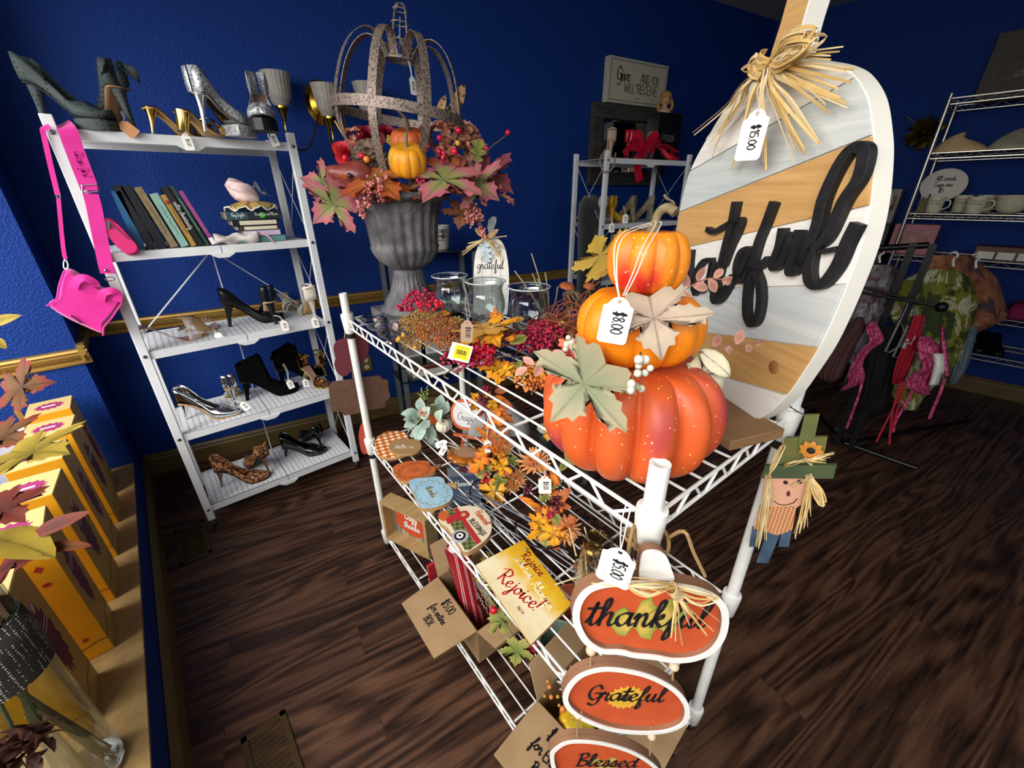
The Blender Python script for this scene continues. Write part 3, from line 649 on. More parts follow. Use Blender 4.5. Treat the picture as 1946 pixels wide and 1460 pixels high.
 # heel
 if heel:
  r={'stiletto':(.021,.0042),'kitten':(.020,.006),'block':(.024,.017),'slim':(.021,.0075)}[heel]
  zt=sz(.1)-.002;mb=MB();P=[];R=[]
  for i in range(9):
   t=i/8;q=(1-t)**2.2
   P.append(V((.105*L-.018*t+.006*sin(pi*t)*0,0,zt*(1-t)+.0*t)));R.append(r[1]+(r[0]-r[1])*q)
  mb.tube(P,R,12,up=(1,0,0));mb.build('heel',mh,root)
 return root
def leopard():
 m=mat('leopard_print',rough=.8);t=NT(m);b=t.n['Principled BSDF'];tc=t.new('ShaderNodeTexCoord')
 nz=t.new('ShaderNodeTexNoise',i_Scale=60.0);t.link(tc.outputs['Object'],nz.inputs['Vector'])
 mx=t.new('ShaderNodeMix',data_type='VECTOR');mx.inputs['Factor'].default_value=.012;t.link(tc.outputs['Object'],mx.inputs['A']);t.link(nz.outputs['Color'],mx.inputs['B'])
 v=t.new('ShaderNodeTexVoronoi',i_Scale=85.0);t.link(mx.outputs['Result'],v.inputs['Vector'])
 r=t.new('ShaderNodeValToRGB');e=r.color_ramp.elements;e.new(.3);e.new(.5);r.color_ramp.interpolation='CONSTANT'
 for q,(p,c)in zip(e,[(0,'7a4a28'),(.26,'2a130a'),(.52,'b27a4c'),(.8,'a56c40')]):q.position=p;q.color=srgb(c)
 t.link(v.outputs['Distance'],r.inputs[0]);t.link(r.outputs[0],b.inputs['Base Color']);return m
def dotted(name,base,dot,sc,rough=.7):
 m=mat(name,base,rough);t=NT(m);b=t.n['Principled BSDF'];tc=t.new('ShaderNodeTexCoord')
 mp=t.new('ShaderNodeMapping');mp.inputs['Scale'].default_value=(sc,sc,sc);t.link(tc.outputs['Object'],mp.inputs[0])
 v=t.new('ShaderNodeTexVoronoi',i_Scale=1.0,i_Randomness=.25);t.link(mp.outputs[0],v.inputs['Vector'])
 g=t.new('ShaderNodeMath',operation='LESS_THAN');g.inputs[1].default_value=.27;t.link(v.outputs['Distance'],g.inputs[0])
 mx=t.new('ShaderNodeMix',data_type='RGBA');mx.inputs['A'].default_value=srgb(base);mx.inputs['B'].default_value=srgb(dot);t.link(g.outputs[0],mx.inputs['Factor']);t.link(mx.outputs['Result'],b.inputs['Base Color']);return m
def glitter(name,c1,c2):
 m=mat(name,c1,.3,metal=.35);t=NT(m);b=t.n['Principled BSDF'];tc=t.new('ShaderNodeTexCoord')
 v=t.new('ShaderNodeTexVoronoi',i_Scale=300.0);t.link(tc.outputs['Object'],v.inputs['Vector'])
 mx=t.new('ShaderNodeMix',data_type='RGBA');mx.inputs['A'].default_value=srgb(c1);mx.inputs['B'].default_value=srgb(c2)
 sp=t.new('ShaderNodeSeparateColor');t.link(v.outputs['Color'],sp.inputs[0]);t.link(sp.outputs[0],mx.inputs['Factor']);t.link(mx.outputs['Result'],b.inputs['Base Color'])
 nm=t.new('ShaderNodeNormalMap');nm.inputs['Strength'].default_value=.8
 bp=t.new('ShaderNodeBump',i_Strength=1.0,i_Distance=.002);t.link(sp.outputs[1],bp.inputs['Height']);t.link(bp.outputs[0],b.inputs['Normal']);return m
M_leo=leopard();M_silver=mat('mirror_silver','d4d8dc',.12,metal=1);M_goldS=mat('shiny_gold','d8b060',.18,metal=1)
M_patent=mat('black_patent','08080a',.08,coat=.5);M_blackL=mat('black_leather','0c0c0e',.32);M_suede=mat('black_suede','050506',.95,spec=.1)
M_beige=mat('beige_insole','c9a887',.6);M_greyin=mat('grey_insole','9a948c',.6);M_brownin=mat('brown_insole','7d5f52',.6)
M_rose=mat('rose_gold_leather','b98f7c',.3,metal=.35);M_ivory=mat('ivory_leather','d8d0c0',.4);M_pale=mat('pale_gold_sole','c9bb98',.28,metal=.5)
M_dot=dotted('dotted_dark_fabric','353f40','070809',75);M_kraft=mat('kraft_card','9a7452',.8);M_glit=glitter('silver_glitter','f2f4f6','55585c')
M_tansole=mat('tan_sole','b08d58',.45);M_dark=mat('dark_sole','101010',.5)
M_clearheel=mat('clear_heel','ded6cf',.08,alpha=.45)
g='pair of leopard print heels';z=SZ[4]
shoe('leopard print pump lying in front on the bottom shoe shelf',z,(419,927),(512,905),M_leo,M_brownin,mat('bronze_heel','8f7a68',.25,metal=.8),M_dark,pointed=0,H=.105,group=g)
shoe('leopard print pump behind its twin, thin bronze heel towards the room',z,(514,901),(447,862),M_leo,M_brownin,mat('bronze_heel','8f7a68',.25,metal=.8),M_dark,pointed=0,H=.105,group=g)
g='pair of black patent pumps'
shoe('black patent pump in front, grey lining showing, right end of bottom shelf',z,(541,868),(618,858),M_patent,M_greyin,M_patent,M_dark,pointed=0,H=.065,heel='kitten',group=g)
shoe('black patent pump at the back right corner of the bottom shelf',z,(612,849),(568,822),M_patent,M_greyin,M_patent,M_dark,pointed=0,H=.065,heel='kitten',group=g)
g='pair of silver pumps';z=SZ[3]
shoe('mirror silver pointed pump with beige lining, left end of fourth shelf',z,(352,797),(440,789),M_silver,M_beige,M_silver,M_tansole,H=.085,L=.24,group=g)
shoe('mirror silver pump turned away showing its tan sole',z,(450,772),(436,728),M_silver,M_beige,M_silver,M_tansole,H=.09,L=.23,group=g)
g='pair of black suede boots'
shoe('black suede ankle boot with gold heel chains, nearer of the pair',z,(467,762),(560,742),M_suede,M_dark,M_suede,M_dark,'boot',H=.105,L=.25,W=.04,pointed=0,heel='slim',group=g,vamp=.5,name='ankle_boot',cat='boot')
shoe('black suede ankle boot with gold heel chains, farther of the pair',z,(535,738),(612,710),M_suede,M_dark,M_suede,M_dark,'boot',H=.105,L=.25,W=.04,pointed=0,heel='slim',group=g,vamp=.5,name='ankle_boot',cat='boot')
g='pair of gold strappy sandals'
shoe('gold strappy sandal, toe towards the room, right end of fourth shelf',z,(583,724),(630,741),M_goldS,M_rose,M_goldS,M_tansole,'sandal',H=.08,L=.2,W=.032,group=g,name='strappy_sandal')
shoe('gold strappy sandal at the back right corner of the fourth shelf',z,(622,716),(572,708),M_goldS,M_rose,M_goldS,M_tansole,'sandal',H=.08,L=.2,W=.032,group=g,name='strappy_sandal')
g='pair of rose gold mules';z=SZ[2]
shoe('rose gold mule with clear band, side on at the left end of the middle shelf',z,(268,668),(378,641),M_rose,M_rose,M_clearheel,mat('pink_gold_edge','d3b4a2',.25,metal=.4),'mule',H=.09,L=.25,group=g,name='high_heel_mule')
shoe('rose gold mule with clear heel and tan sole towards the room',z,(363,648),(418,614),M_rose,M_rose,M_clearheel,M_tansole,'mule',H=.095,L=.235,group=g,name='high_heel_mule')
g='pair of black leather pumps'
shoe('black leather peep toe pump side on at the middle of the third shelf',z,(434,622),(506,611),M_blackL,M_greyin,M_blackL,M_dark,H=.1,L=.24,heel='slim',pointed=0,group=g)
shoe('black leather pump with its heel towards the room beside the white tag',z,(526,617),(470,580),M_blackL,M_greyin,M_blackL,M_beige,H=.105,L=.235,heel='slim',pointed=0,group=g)
g='pair of ivory sandals'
shoe('ivory strappy sandal with pale gold toe at the right of the third shelf',z,(540,578),(573,603),M_ivory,M_pale,M_clearheel,M_pale,'sandal',H=.06,L=.22,W=.034,group=g,name='strappy_sandal')
shoe('ivory sandal with clear heel and tan sole at the right end of the third shelf',z,(601,606),(563,585),M_ivory,M_pale,M_clearheel,M_tansole,'sandal',H=.09,L=.2,W=.034,group=g,name='strappy_sandal')
g='pair of dotted platform heels';z=SZ[0]
shoe('dark dotted platform heel, toe at the left end of the top shelf',z,(-.125,2.37,0),(.07,2.262,0),M_dot,M_dark,M_dot,M_dark,H=.125,L=.21,W=.042,pointed=0,plat=.03,heel='slim',group=g,extra='plat_upper')
b2=shoe('dark dotted heel with fabric bow and tan sole on the top shelf',z,(.125,2.30,0),(.03,2.46,0),M_dot,M_dark,M_dot,M_kraft,H=.135,L=.21,W=.042,pointed=0,plat=.02,heel='slim',group=g)
mb=MB()
for s in(-1,1):
 mb.grid(lambda u,v:V((-.01+.02*sin(pi*u*2)*v,s*(.01+.055*u*(1-.15*u)),.195-.03*u*u+.022*(v-.5)*(.4+1.2*sin(pi*min(u,.85))))),8,4)
mb.build('bow',M_dot,b2,sol=.004)
g='pair of gold metallic heels'
shoe('shiny gold heel standing sideways on the top shelf',z,(289,254),(362,262),M_goldS,M_brownin,M_goldS,M_tansole,'sandal',H=.074,L=.2,W=.033,group=g,name='strappy_sandal')
shoe('shiny gold heel with wide straps behind a price tag on the top shelf',z,(349,252),(418,261),M_goldS,M_brownin,M_goldS,M_tansole,'sandal',H=.06,L=.17,W=.036,heel='block',pointed=0,group=g,name='strappy_sandal')
g='pair of silver glitter platforms'
shoe('silver glitter peep toe platform with ankle strap, seen side on',z,(388,251),(478,264),M_glit,M_brownin,M_silver,M_silver,H=.108,L=.215,W=.038,pointed=0,plat=.035,vamp=.68,group=g,extra='plat_upper')
shoe('silver glitter platform turned away showing its thin silver heel',z,(512,262),(492,235),M_glit,M_brownin,M_silver,M_dark,H=.125,L=.22,W=.038,pointed=0,plat=.035,group=g)
# ---------------- tags on strings ----------------
M_tag=mat('white_card','eceae4',.7);M_ink=mat('black_marker','141416',.6);M_string=mat('white_string','e2ded2',.8);M_twine=mat('jute_twine','9a7c52',.9)
def price_tag(label,hole,down,nrm,size,txt,tie=None,m=M_tag,th=.0,group=None,txtrot=0,string=M_string):
 # hole: 3D point of the tag's hole; down: direction its body hangs; tie: 3D point(s) the string runs to
 hole,down,nrm=V(hole),V(down).normalized(),V(nrm);nrm=(nrm-down*nrm.dot(down)).normalized();x=(-down).cross(nrm)
 root=thing('price_tag',label,'tag',M=rotmat(x,-down,nrm,hole),group=group)
 w,h=size;out=[(-w/2,-h*.93),(-w*.46,-h*.97),(-w*.4,-h),(w*.4,-h),(w*.46,-h*.97),(w/2,-h*.93),(w/2,-h*.12),(w*.36,-h*.08),(w*.30,-h*.01),(w*.2,h*.06),(w*.08,h*.10),(-w*.08,h*.10),(-w*.2,h*.06),(-w*.30,-h*.01),(-w*.36,-h*.08),(-w/2,-h*.12)]
 hr=w*.07;holep=[(hr*cos(a),hr*sin(a))for a in[2*pi*i/10 for i in range(10)]]
 MB().prism(out,.0006,holes=[holep]).build('card',m,root,smooth=0)
 if txt:
  lines=txt.split('|');mb=MB()
  for i,t in enumerate(lines):
   hh=min(.19*w/len(lines)**.5,.62*h/(len(t)*.9+.01))if txtrot else .6*w/len(t)
   st=text_strokes(t,hh)
   M=Matrix.Translation(((len(lines)/2-.5-i)*-w*.42 if txtrot else 0,-h*.52-(0 if txtrot else i*hh*2.6),.0006))@Matrix.Rotation(-pi/2 if txtrot else 0,4,'Z')
   if txtrot:M=Matrix.Translation((-(i-(len(lines)-1)/2)*w*.45,-h*.5,.0006))@Matrix.Rotation(-pi/2,4,'Z')
   mb.strokes(st,hh*.24,.0003,M,n=4)
  mb.build('lettering',M_ink,root)
 if tie:
  I=root.matrix_basis.inverted();P=[I@V(p)for p in tie]
  for k in(-1,1):
   Q=[V((0,0,-.001))]+[p+V((k*.0035*sin(pi*(i+1)/(len(P)+1)),0,0))for i,p in enumerate(P)]
   MB().tube(smooth_pts(Q,5),.0008,5).build('string',string,root)
 return root
def tag_at(label,px,py,dp,size,txt,tie,lean=0.0,txtrot=1,m=M_tag,group=None,string=M_string,nrm=None):
 h=atd(px,py,dp);dn=V((0,0,-1))+_r*lean
 return price_tag(label,h,dn,nrm or tocam(h),size,txt,[atd(*t)for t in tie],m=m,txtrot=txtrot,group=group,string=string)
gp='price tags on the shoe shelves'
M_krafttag=mat('kraft_tag','a5754c',.8)
def shelf_tag(label,px,py,y,txt,tie,lean,size=(.032,.052),m=M_tag):
 # hangs in front of the shelf edge
 p=atpl(px,py,(0,y,0),(0,1,0));d=dep(p)
 tag_at(label,px,py,d,size,txt,[(a,b,d+c)for a,b,c in tie],lean,1,m,gp)
shelf_tag('white price tag hanging from the gold heels over the top shelf edge',351,257,2.235,'$8.00',[(347,250,.01),(343,245,.03)],.12)
shelf_tag('white price tag hanging from the silver glitter heel on the top shelf',514,253,2.235,'$10.00',[(517,243,.02),(511,236,.04)],.3)
shelf_tag('white price tag hanging over the edge below the black leather pumps',537,610,2.235,'$5.00',[(531,602,.01),(520,600,.05)],.12)
shelf_tag('white price tag hanging from the clear heel of the ivory sandal',596,605,2.235,'$10.00',[(594,590,.02),(590,584,.05)],.1)
shelf_tag('white price tag on the front edge below the silver pumps',459,766,2.235,'$5.00',[(446,762,.01),(440,772,.03)],.6,(.03,.045))
shelf_tag('white price tag hanging from the farther black boot',548,724,2.26,'$5.00',[(546,707,.02),(538,692,.05)],.25,(.03,.045))
shelf_tag('white price tag tied to the gold strappy sandals',579,722,2.26,'$5.00',[(578,716,.02),(580,708,.04)],.05,(.03,.042))
shelf_tag('white paper tag beside the rose gold mules on the third shelf',411,634,2.30,'',[(408,628,.02),(404,622,.04)],.5,(.03,.04))
shelf_tag('kraft paper tag on string at the dotted heels on the top shelf',231,235,2.262,'',[(236,224,.02),(230,212,.04)],1.1,(.04,.055),M_krafttag)
# ---------------- books and parcels on the second shelf ----------------
z=SZ[1]
M_pages=mat('book_pages','d9d0b8',.8,bump=.2,bscale=300)
def book(label,M,t,h,d,cov,txt=None,tcol='e8e4d8',group=None,kind='book',band=None,th=.0022,hh=None):
 # local: x thickness (spine width), y depth (spine at y=0, facing -y), z height
 root=thing(kind,label,'book',M=M,group=group)
 mb=MB();mb.box((-t/2+th/2,d/2,h/2),(th,d,h));mb.box((t/2-th/2,d/2,h/2),(th,d,h));mb.box((0,th/2,h/2),(t,th,h));mb.build('cover',cov,root,bev=.0008)
 MB().box((0,d/2,h/2),(t-2*th,d-2*th-.003,h-.006)).build('pages',M_pages,root,smooth=0)
 if band:
  mb=MB().box((0,-.0004,h*band[1]),(t*.98,.0008,h*band[2]));mb.build('spine_panel',band[0],root,smooth=0)
 if txt:
  hh=hh or min(t*.34,.8*h/(.95*len(txt)))
  mb=MB();st_=text_strokes(txt,hh)if txt!='~' else scribble(h*.55,t*.3,26,int(h*1e4));hh=hh if txt!='~' else t*.3
  mb.strokes(st_,hh*.22,.0004,rotmat((0,0,-1),(1,0,0),(0,-1,0),(0,-.0008,h*.52)),n=3);mb.build('lettering',mat('ink_'+tcol,tcol,.6),root)
 return root
def bm(px,py,lean,y=2.275): # spine foot point on the shelf, leaning
 p=atpl(px,py,(0,y,0),(0,1,0));return Matrix.Translation((p.x,y,z+.0015))@Matrix.Rotation(rad(lean),4,'Y')
gb='upright books on the second shelf'
xs=[(.012,.030,.215,mat('bk_blue','2a6a9c',.5),None,'e8e4d8',-3,'short bright blue book half hidden behind the pink bag strap'),
      (.048,.030,.235,mat('bk_black','15151b',.5),None,'e8e4d8',-9,'plain black book, first of the leaning row'),
      (.084,.034,.235,mat('bk_navy','11141f',.45),None,'e8e4d8',-12,'thick dark navy book with a blank spine'),
      (.122,.028,.232,mat('bk_tan','8f7f60',.7,col2='7b6c50',nscale=40),'~','5d5138',-13,'worn tan cloth book in the leaning row'),
      (.158,.030,.208,mat('bk_mint','8fb3a8',.55,col2='7fa59b',nscale=25),'~','5d8378',-13,'pale green cloth book in the leaning row'),
      (.189,.020,.205,mat('bk_ochre','a98240',.55),'~','4a2c12',-14,'ochre book with a red flower on its spine'),
      (.214,.024,.235,mat('bk_charcoal','1b1b1d',.4),'celtic christianity','d8d8d0',-15,'black book lettered celtic christianity'),
      (.238,.016,.24,mat('bk_green','23403a',.45),'~','b8c8b8',-15,'thin dark green book beside the black one'),
      (.262,.018,.222,mat('bk_purple','8a3f86',.45),'~','d8a030',-16,'purple book at the right end of the leaning row')]
bx={}
for x,t,hgt,m,txt,tc,lean,lab in xs:
 r_=book(lab,Matrix.Translation((x,2.285,z+.002))@Matrix.Rotation(rad(lean),4,'Y')@Matrix.Translation((0,0,t/2*abs(sin(rad(lean))))),t,hgt,.16,m,txt,tc,gb)
 if 'ochre' in lab:MB().sphere((0,-.001,hgt*.86),.008,8,6,(1,.15,1)).build('red_flower',mat('flower_red','a3261f',.6),r_)
 if 'purple' in lab:MB().box((0,-.0006,.016),(t*.95,.001,.028)).build('spine_sticker',M_tag,r_,smooth=0)
# the lying stack
gs='stack of books under the ruffled parcel'
st=[(.026,.20,.15,mat('bk_teal','5f8f8a',.5),0.0,'pale teal paperback at the bottom of the stack'),
      (.024,.15,.13,mat('bk_lilac','c9b8cf',.5),.01,'lilac white notebook, second from the bottom of the stack'),
      (.020,.17,.14,mat('bk_cream','3a3030',.5),.0,'thin dark book with cream pages, third in the stack'),
      (.024,.19,.14,mat('bk_black','15151b',.5),-.005,'black book with cream pages under the green stickered one'),
      (.036,.23,.16,mat('bk_slate','26323a',.5),.0,'dark slate book with round green sticker, top of the stack')]
zz=z+.001
for k,(t,l,d,m,dx,lab)in enumerate(st):
 p=atpl(498,450,(0,2.28,0),(0,1,0));px_=p.x+dx
 # a book on its side: its spine or fore edge towards the room
 M=Matrix.Translation((px_-l/2,2.285+.006*k,zz+t/2))@Matrix.Rotation(rad(90),4,'Y')
 r_=book(lab,M@Matrix.Translation((0,0,0)),t,l,d,m,None,group=gs)
 zz+=t+.0008
 if k in(2,3):
  MB().box((0,.0,l*.55),(t-.006,.002,l*.8)).build('fore_edge',M_pages,r_,smooth=0)
 if k==4:
  MB().lathe([(0,.0006),(.0125,.0006),(.0125,0)],20,rotmat((1,0,0),(0,0,1),(0,-1,0),(0,-.0006,l*.62))).build('green_sticker',mat('green_sticker','35c32f',.5),r_)
  MB().box((0,-.0007,l*.19),(t*.98,.0012,l*.36)).build('spine_panel',mat('slate_blue','32505c',.5),r_,smooth=0)
  mb=MB();M2=rotmat((0,0,1),(-1,0,0),(0,-1,0),(-.002,-.0012,l*.70));mb.strokes(text_strokes('Porcelain on Pillows',.0062),.0016,.0004,M2,n=3)
  mb.strokes(text_strokes('Kay Light',.0068),.0016,.0004,rotmat((0,0,1),(-1,0,0),(0,-1,0),(-.001,-.0014,l*.2)),n=3);mb.build('lettering',M_tag,r_)
  stack_top=V((px_,2.35,zz))
mb=MB();M_ribbonp=mat('pink_ribbon','c98aa0',.5)
tag(mb.ribbon(smooth_pts([atpl(497,443,(0,2.277,0),(0,1,0)),atpl(508,448,(0,2.268,0),(0,1,0)),atpl(515,455,(0,2.256,0),(0,1,0)),atpl(520,462,(0,2.250,0),(0,1,0))],5),.006,up=(0,-1,0)).build('bookmark_ribbon',M_ribbonp),'pink ribbon bookmark hanging from the book stack','ribbon')
def ruffle(name,label,c,rx,ry,hz,nw,m,layers=1,amp=.25,seed=1,group=None,up=None):
 rnd=random.Random(seed);ph=rnd.uniform(0,6)
 def fn(u,v):
  a=2*pi*u;r=v**.8;w=amp*v*sin(nw*a+ph)+amp*.4*v*sin((nw*2+1)*a+1)
  return V((c[0]+cos(a)*rx*r*(1+.12*sin(3*a+ph)),c[1]+sin(a)*ry*r,c[2]+hz*(1-v**1.5)+w*hz))
 mb=MB().grid(fn,72,8,cu=True);return mb
o=thing('wrapped_parcel','gold paper ruffle with white lace trim on top of the book stack','parcel',stack_top)
ruffle('','',(0,-.01,.012),.10,.075,.03,9,None,seed=3).build('gold_ruffle',mat('gold_tissue','c9ae62',.35,metal=.45,bump=.3,bscale=80),o,sol=.001)
mb=MB();P=[V((cos(a)*.10*(1+.12*sin(3*a+4.0)),-.01+sin(a)*.075,.012+.008*sin(9*a+1.4)+.003*sin(19*a+1)))for a in[2*pi*i/120 for i in range(120)]]
mb.tube(P,.003,5,closed=True);mb.build('lace_trim',mat('white_lace','e8e2d6',.8),o)
o=thing('tissue_bundle','pink tissue and clear wrapped bundle leaning on the gold ruffle','parcel',stack_top+V((0,0,.04)))
mb=MB();A=atpl(430,345,(0,2.34,0),(0,1,0))-o.location;B=V((.03,-.02,.0))
def bun(u,v):
 c=A.lerp(B,v);r=.012+.028*sin(pi*min(1,v*.9+.08))*(1+.25*sin(3*2*pi*u+6*v)+.15*sin(7*2*pi*u+9*v));a=2*pi*u
 n1=(B-A).normalized().orthogonal().normalized();n2=(B-A).normalized().cross(n1);return c+n1*cos(a)*r+n2*sin(a)*r
mb.grid(bun,28,14,cu=True);mb.build('pink_tissue',mat('pink_tissue','d9b4b4',.7,col2='e8d0cb',nscale=30),o)
mb=MB();mb.grid(lambda u,v:V((.02+.09*(u-.5)*2*.5+.035*v,-.03+.05*v,.03+.035*sin(pi*u)*(1+.5*sin(11*u+5*v))-.02*v+.008*sin(17*u+3))),16,8);mb.build('clear_wrap',mat('clear_wrap','d8d4d4',.12,alpha=.45),o,sol=.0008)
o=thing('tissue_twist','crumpled white paper twist lying before the book stack','parcel',atpl(452,455,(0,2.29,0),(0,1,0)))
o.location.z=z
mb=MB();mb.grid(lambda u,v:V((-.09+.17*v,.022*cos(2*pi*u)*(1+.4*sin(9*v)),.022+.02*sin(2*pi*u)*(1+.35*sin(13*v+4*u)))),14,18,cu=True);mb.build('paper',mat('white_tissue','d6d0ca',.7,col2='b9b2ae',nscale=30),o)
# ---------------- the pink bag ----------------
M_pink=mat('hot_pink_canvas','d81f93',.6,col2='cc1886',nscale=12,bump=.1,bscale=350,sheen=.3)
M_pinkd=mat('deep_pink_lettering','c01880',.7)
M_chrome=mat('chrome','d8d8d8',.12,metal=1)
YB=2.215;nb=V((0,1,0))
def pb(x,y,yy=YB):return atpl(x,y,(0,yy,0),nb)
bag=thing('pink_handbag','hot pink canvas handbag hanging by its strap from the shelf corner','bag',pb(165,575))
front=[(122,515),(113,540),(108,568),(89,582),(120,605),(160,624),(196,638),(197,622),(212,605),(233,574),(225,560),(200,552),(160,530),(140,517)]
def pillow(out,yfront,thick,n=6):
 # a soft body between a front and a back outline
 c=V((0,0,0));P=[pb(x,y,yfront)for x,y in out]
 for p in P:c+=p/len(P)
 vs=[];N=len(P)
 for k in range(n+1):
  t=k/n;s=1-.12*(2*t-1)**2*(1 if True else 0)
  for p in P:q=c+(p-c)*(s*(.97 if k in(0,n)else 1.0));vs.append(V((q.x,yfront+thick*t,q.z)))
 fs=[(k*N+i,k*N+(i+1)%N,(k+1)*N+(i+1)%N,(k+1)*N+i)for k in range(n)for i in range(N)]
 for k,rev in((0,True),(n,False)):
  pts=[V((vs[k*N+i].x,vs[k*N+i].z,0))for i in range(N)]
  for t in tessellate_polygon([pts]):fs.append(tuple(k*N+i for i in t))
 return vs,fs
vs,fs=pillow(smooth_pts([(x,y,0)for x,y in front],3,True)and[(p.x,p.y)for p in smooth_pts([(x,y,0)for x,y in front],3,True)],YB-.05,.09)
mb=MB();mb.add(vs,fs);mb.build('body',M_pink,bag,True,smooth=50)
mb=MB();mb.tube([pb(x,y,YB-.053)for x,y in[(196,638),(197,622),(212,605),(233,574)]],.003,6);mb.build('gusset_piping',M_pink,bag,True)
mb=MB();mb.tube([pb(x,y,YB-.052)for x,y in[(122,515),(113,540),(108,568),(89,582)]],.003,6);mb.build('gusset_piping',M_pink,bag,True)
for P in([(138,548),(146,533),(160,528),(178,537),(182,545)],[(190,572),(196,557),(212,553),(224,560),(222,573)]):
 MB().ribbon(smooth_pts([pb(x,y,YB-.056-.012*sin(pi*i/(len(P)-1)))for i,(x,y)in enumerate(P)],5),.026,up=(0,-1,.25),t=.002).build('handle',M_pink,bag,True,smooth=60)
a,b=pb(133,599,YB-.054),pb(154,614,YB-.054);MB().bar(a,b,.012,.003,(0,-1,0)).build('metal_plate',M_chrome,bag,True,bev=.001)
def strap(nm,P,w,m=M_pink,up=(0,-1,0),t=.0025):return MB().ribbon(smooth_pts([pb(x,y,yy)for x,y,yy in P],6),w,up=up,t=t).build(nm,m,bag,True,smooth=60)
ws=strap('wide_strap',[(118,236,2.30),(128,246,2.225),(140,280,2.222),(165,345,2.222),(172,362,2.222)],.05)
s2=strap('wide_strap',[(172,368,2.222),(178,390,2.222),(184,420,2.22),(192,460,2.22),(200,500,2.218),(205,520,2.218)],.042)
strap('thin_strap',[(95,240,2.225),(82,246,2.235),(84,260,2.24),(95,310,2.24),(110,372,2.238)],.014)
strap('thin_strap',[(111,376,2.236),(114,410,2.236),(120,470,2.236),(124,492,2.236)],.011)
MB().tube([pb(*q)for q in[(155,352,2.219),(184,350,2.219),(186,364,2.219),(157,366,2.219)]],.0028,6,closed=True).build('slide_buckle',M_chrome,bag,True)
MB().tube([pb(*q)for q in[(107,371,2.236),(113,370,2.236),(114,379,2.236),(108,379,2.236)]],.002,6,closed=True).build('slide_buckle',M_chrome,bag,True)
MB().tube(smooth_pts([pb(*q)for q in[(124,492,2.236),(121,503,2.23),(124,512,2.225),(130,506,2.225),(126,494,2.236)]],4),.0022,6,closed=True).build('clasp',M_chrome,bag,True)
MB().tube([pb(209,530,2.2)+V((.014*cos(a),-.004,.007*sin(a)))for a in[2*pi*i/14 for i in range(14)]],.002,6,closed=True).build('ring',M_chrome,bag,True)
MB().lathe([(0,.003),(.004,.002),(.0055,0)],12,rotmat((1,0,0),(0,0,1),(0,-1,0),pb(201,514,2.2135))).build('rivet',M_chrome,bag,True)
d=(pb(165,345)-pb(140,280)).normalized();mb=MB();M2=rotmat(d,V((0,-1,0)).cross(d),(0,-1,0),pb(152,312,2.2195));mb.strokes(text_strokes('Clean Girl',.0105),.003,.0006,M2,n=3);mb.build('lettering',M_pinkd,bag,True)
pc=thing('pink_pouch','small pink zip pouch leaning beside the books behind the strap','pouch',pb(225,445))
out=[(205,414),(200,418),(196,436),(215,462),(240,484),(256,486),(265,478),(262,466),(246,448),(222,422)]
vs,fs=pillow([(p.x,p.y)for p in smooth_pts([(x,y,0)for x,y in out],3,True)],2.222,.04);mb=MB();mb.add(vs,fs);mb.build('body',mat('rose_pink_canvas','d0266f',.55),pc,True,smooth=50)
MB().tube([pb(x,y,2.22)for x,y in[(206,420),(225,438),(244,455)]],.0022,6).build('zipper',M_chrome,pc,True)
MB().box(pb(206,428,2.217),(.009,.003,.026),Matrix.Rotation(.3,3,'Y')).build('zip_pull',M_chrome,pc,True)
# ---------------- top shelf of the cart ----------------
M_urn=mat('grey_resin_urn','403f44',.6,col2='6a686a',nscale=16,bump=.35,bscale=45,detail=6)
UX,UY,UZ=.70,1.36,ZT+.004
urn=thing('fluted_urn','grey fluted pedestal urn on the far end of the cart top','urn',(UX,UY,UZ),rad(-8))
mb=MB();mb.box((0,0,.016),(.24,.24,.032));mb.build('plinth',M_urn,urn,bev=.006)
fl=lambda dpt,n:(lambda i,a:1+dpt*abs(cos(n*a/2))-dpt*.5)
mb=MB();mb.lathe([(.11,.03),(.108,.04),(.098,.05),(.085,.068),(.068,.095),(.056,.125),(.05,.155),(.053,.168),(.045,.176)],88,fn=lambda i,a:1+(.07*abs(cos(11*a))if 2<i<7 else 0));mb.build('foot',M_urn,urn,smooth=60)
mb=MB();mb.lathe([(.03,.172),(.06,.182),(.09,.205),(.106,.232),(.111,.250),(.1085,.256),(.109,.27),(.113,.32),(.121,.36),(.13,.392)],110,fn=lambda i,a:1+.085*abs(cos(11*a))-.03-(.012*abs(cos(11*a))if i==5 else 0));mb.build('bowl',M_urn,urn,smooth=60)
mb=MB();mb.lathe([(.128,.388),(.15,.394),(.162,.400),(.165,.406),(.163,.412),(.157,.418),(.138,.414),(.13,.40),(.125,.36),(0,.35)],88,fn=lambda i,a:1+(.014*cos(44*a)if 4<=i<=5 else 0));mb.build('rim',M_urn,urn,smooth=50)
# floral arrangement standing in the urn
FA=thing('floral_arrangement','autumn arrangement of maple leaves, roses and berries filling the grey urn','flower arrangement',(UX,UY,UZ+.36))
M_lf_rg=attrmat('leaf_red_green',[(0,'6d7a48'),(.45,'87804f'),(.75,'a6636a'),(1,'a8545f')],vein='4c5a34',noise=18)
M_lf_red=attrmat('leaf_dark_red',[(0,'4a2426'),(.6,'6b3038'),(1,'84404a')],vein='8a5a58',noise=20)
M_lf_or=attrmat('leaf_orange_brown',[(0,'6f5a2c'),(.5,'b0642f'),(1,'a2482c')],vein='5c3a20',noise=25)
M_lf_yel=attrmat('leaf_yellow',[(0,'a3741a'),(.5,'e2a21e'),(1,'d88a22')],vein='6a4a18',noise=25)
M_lf_org=attrmat('leaf_bright_orange',[(0,'d89a28'),(.5,'e08624'),(1,'c9561c')],vein='8a4a18',noise=25)
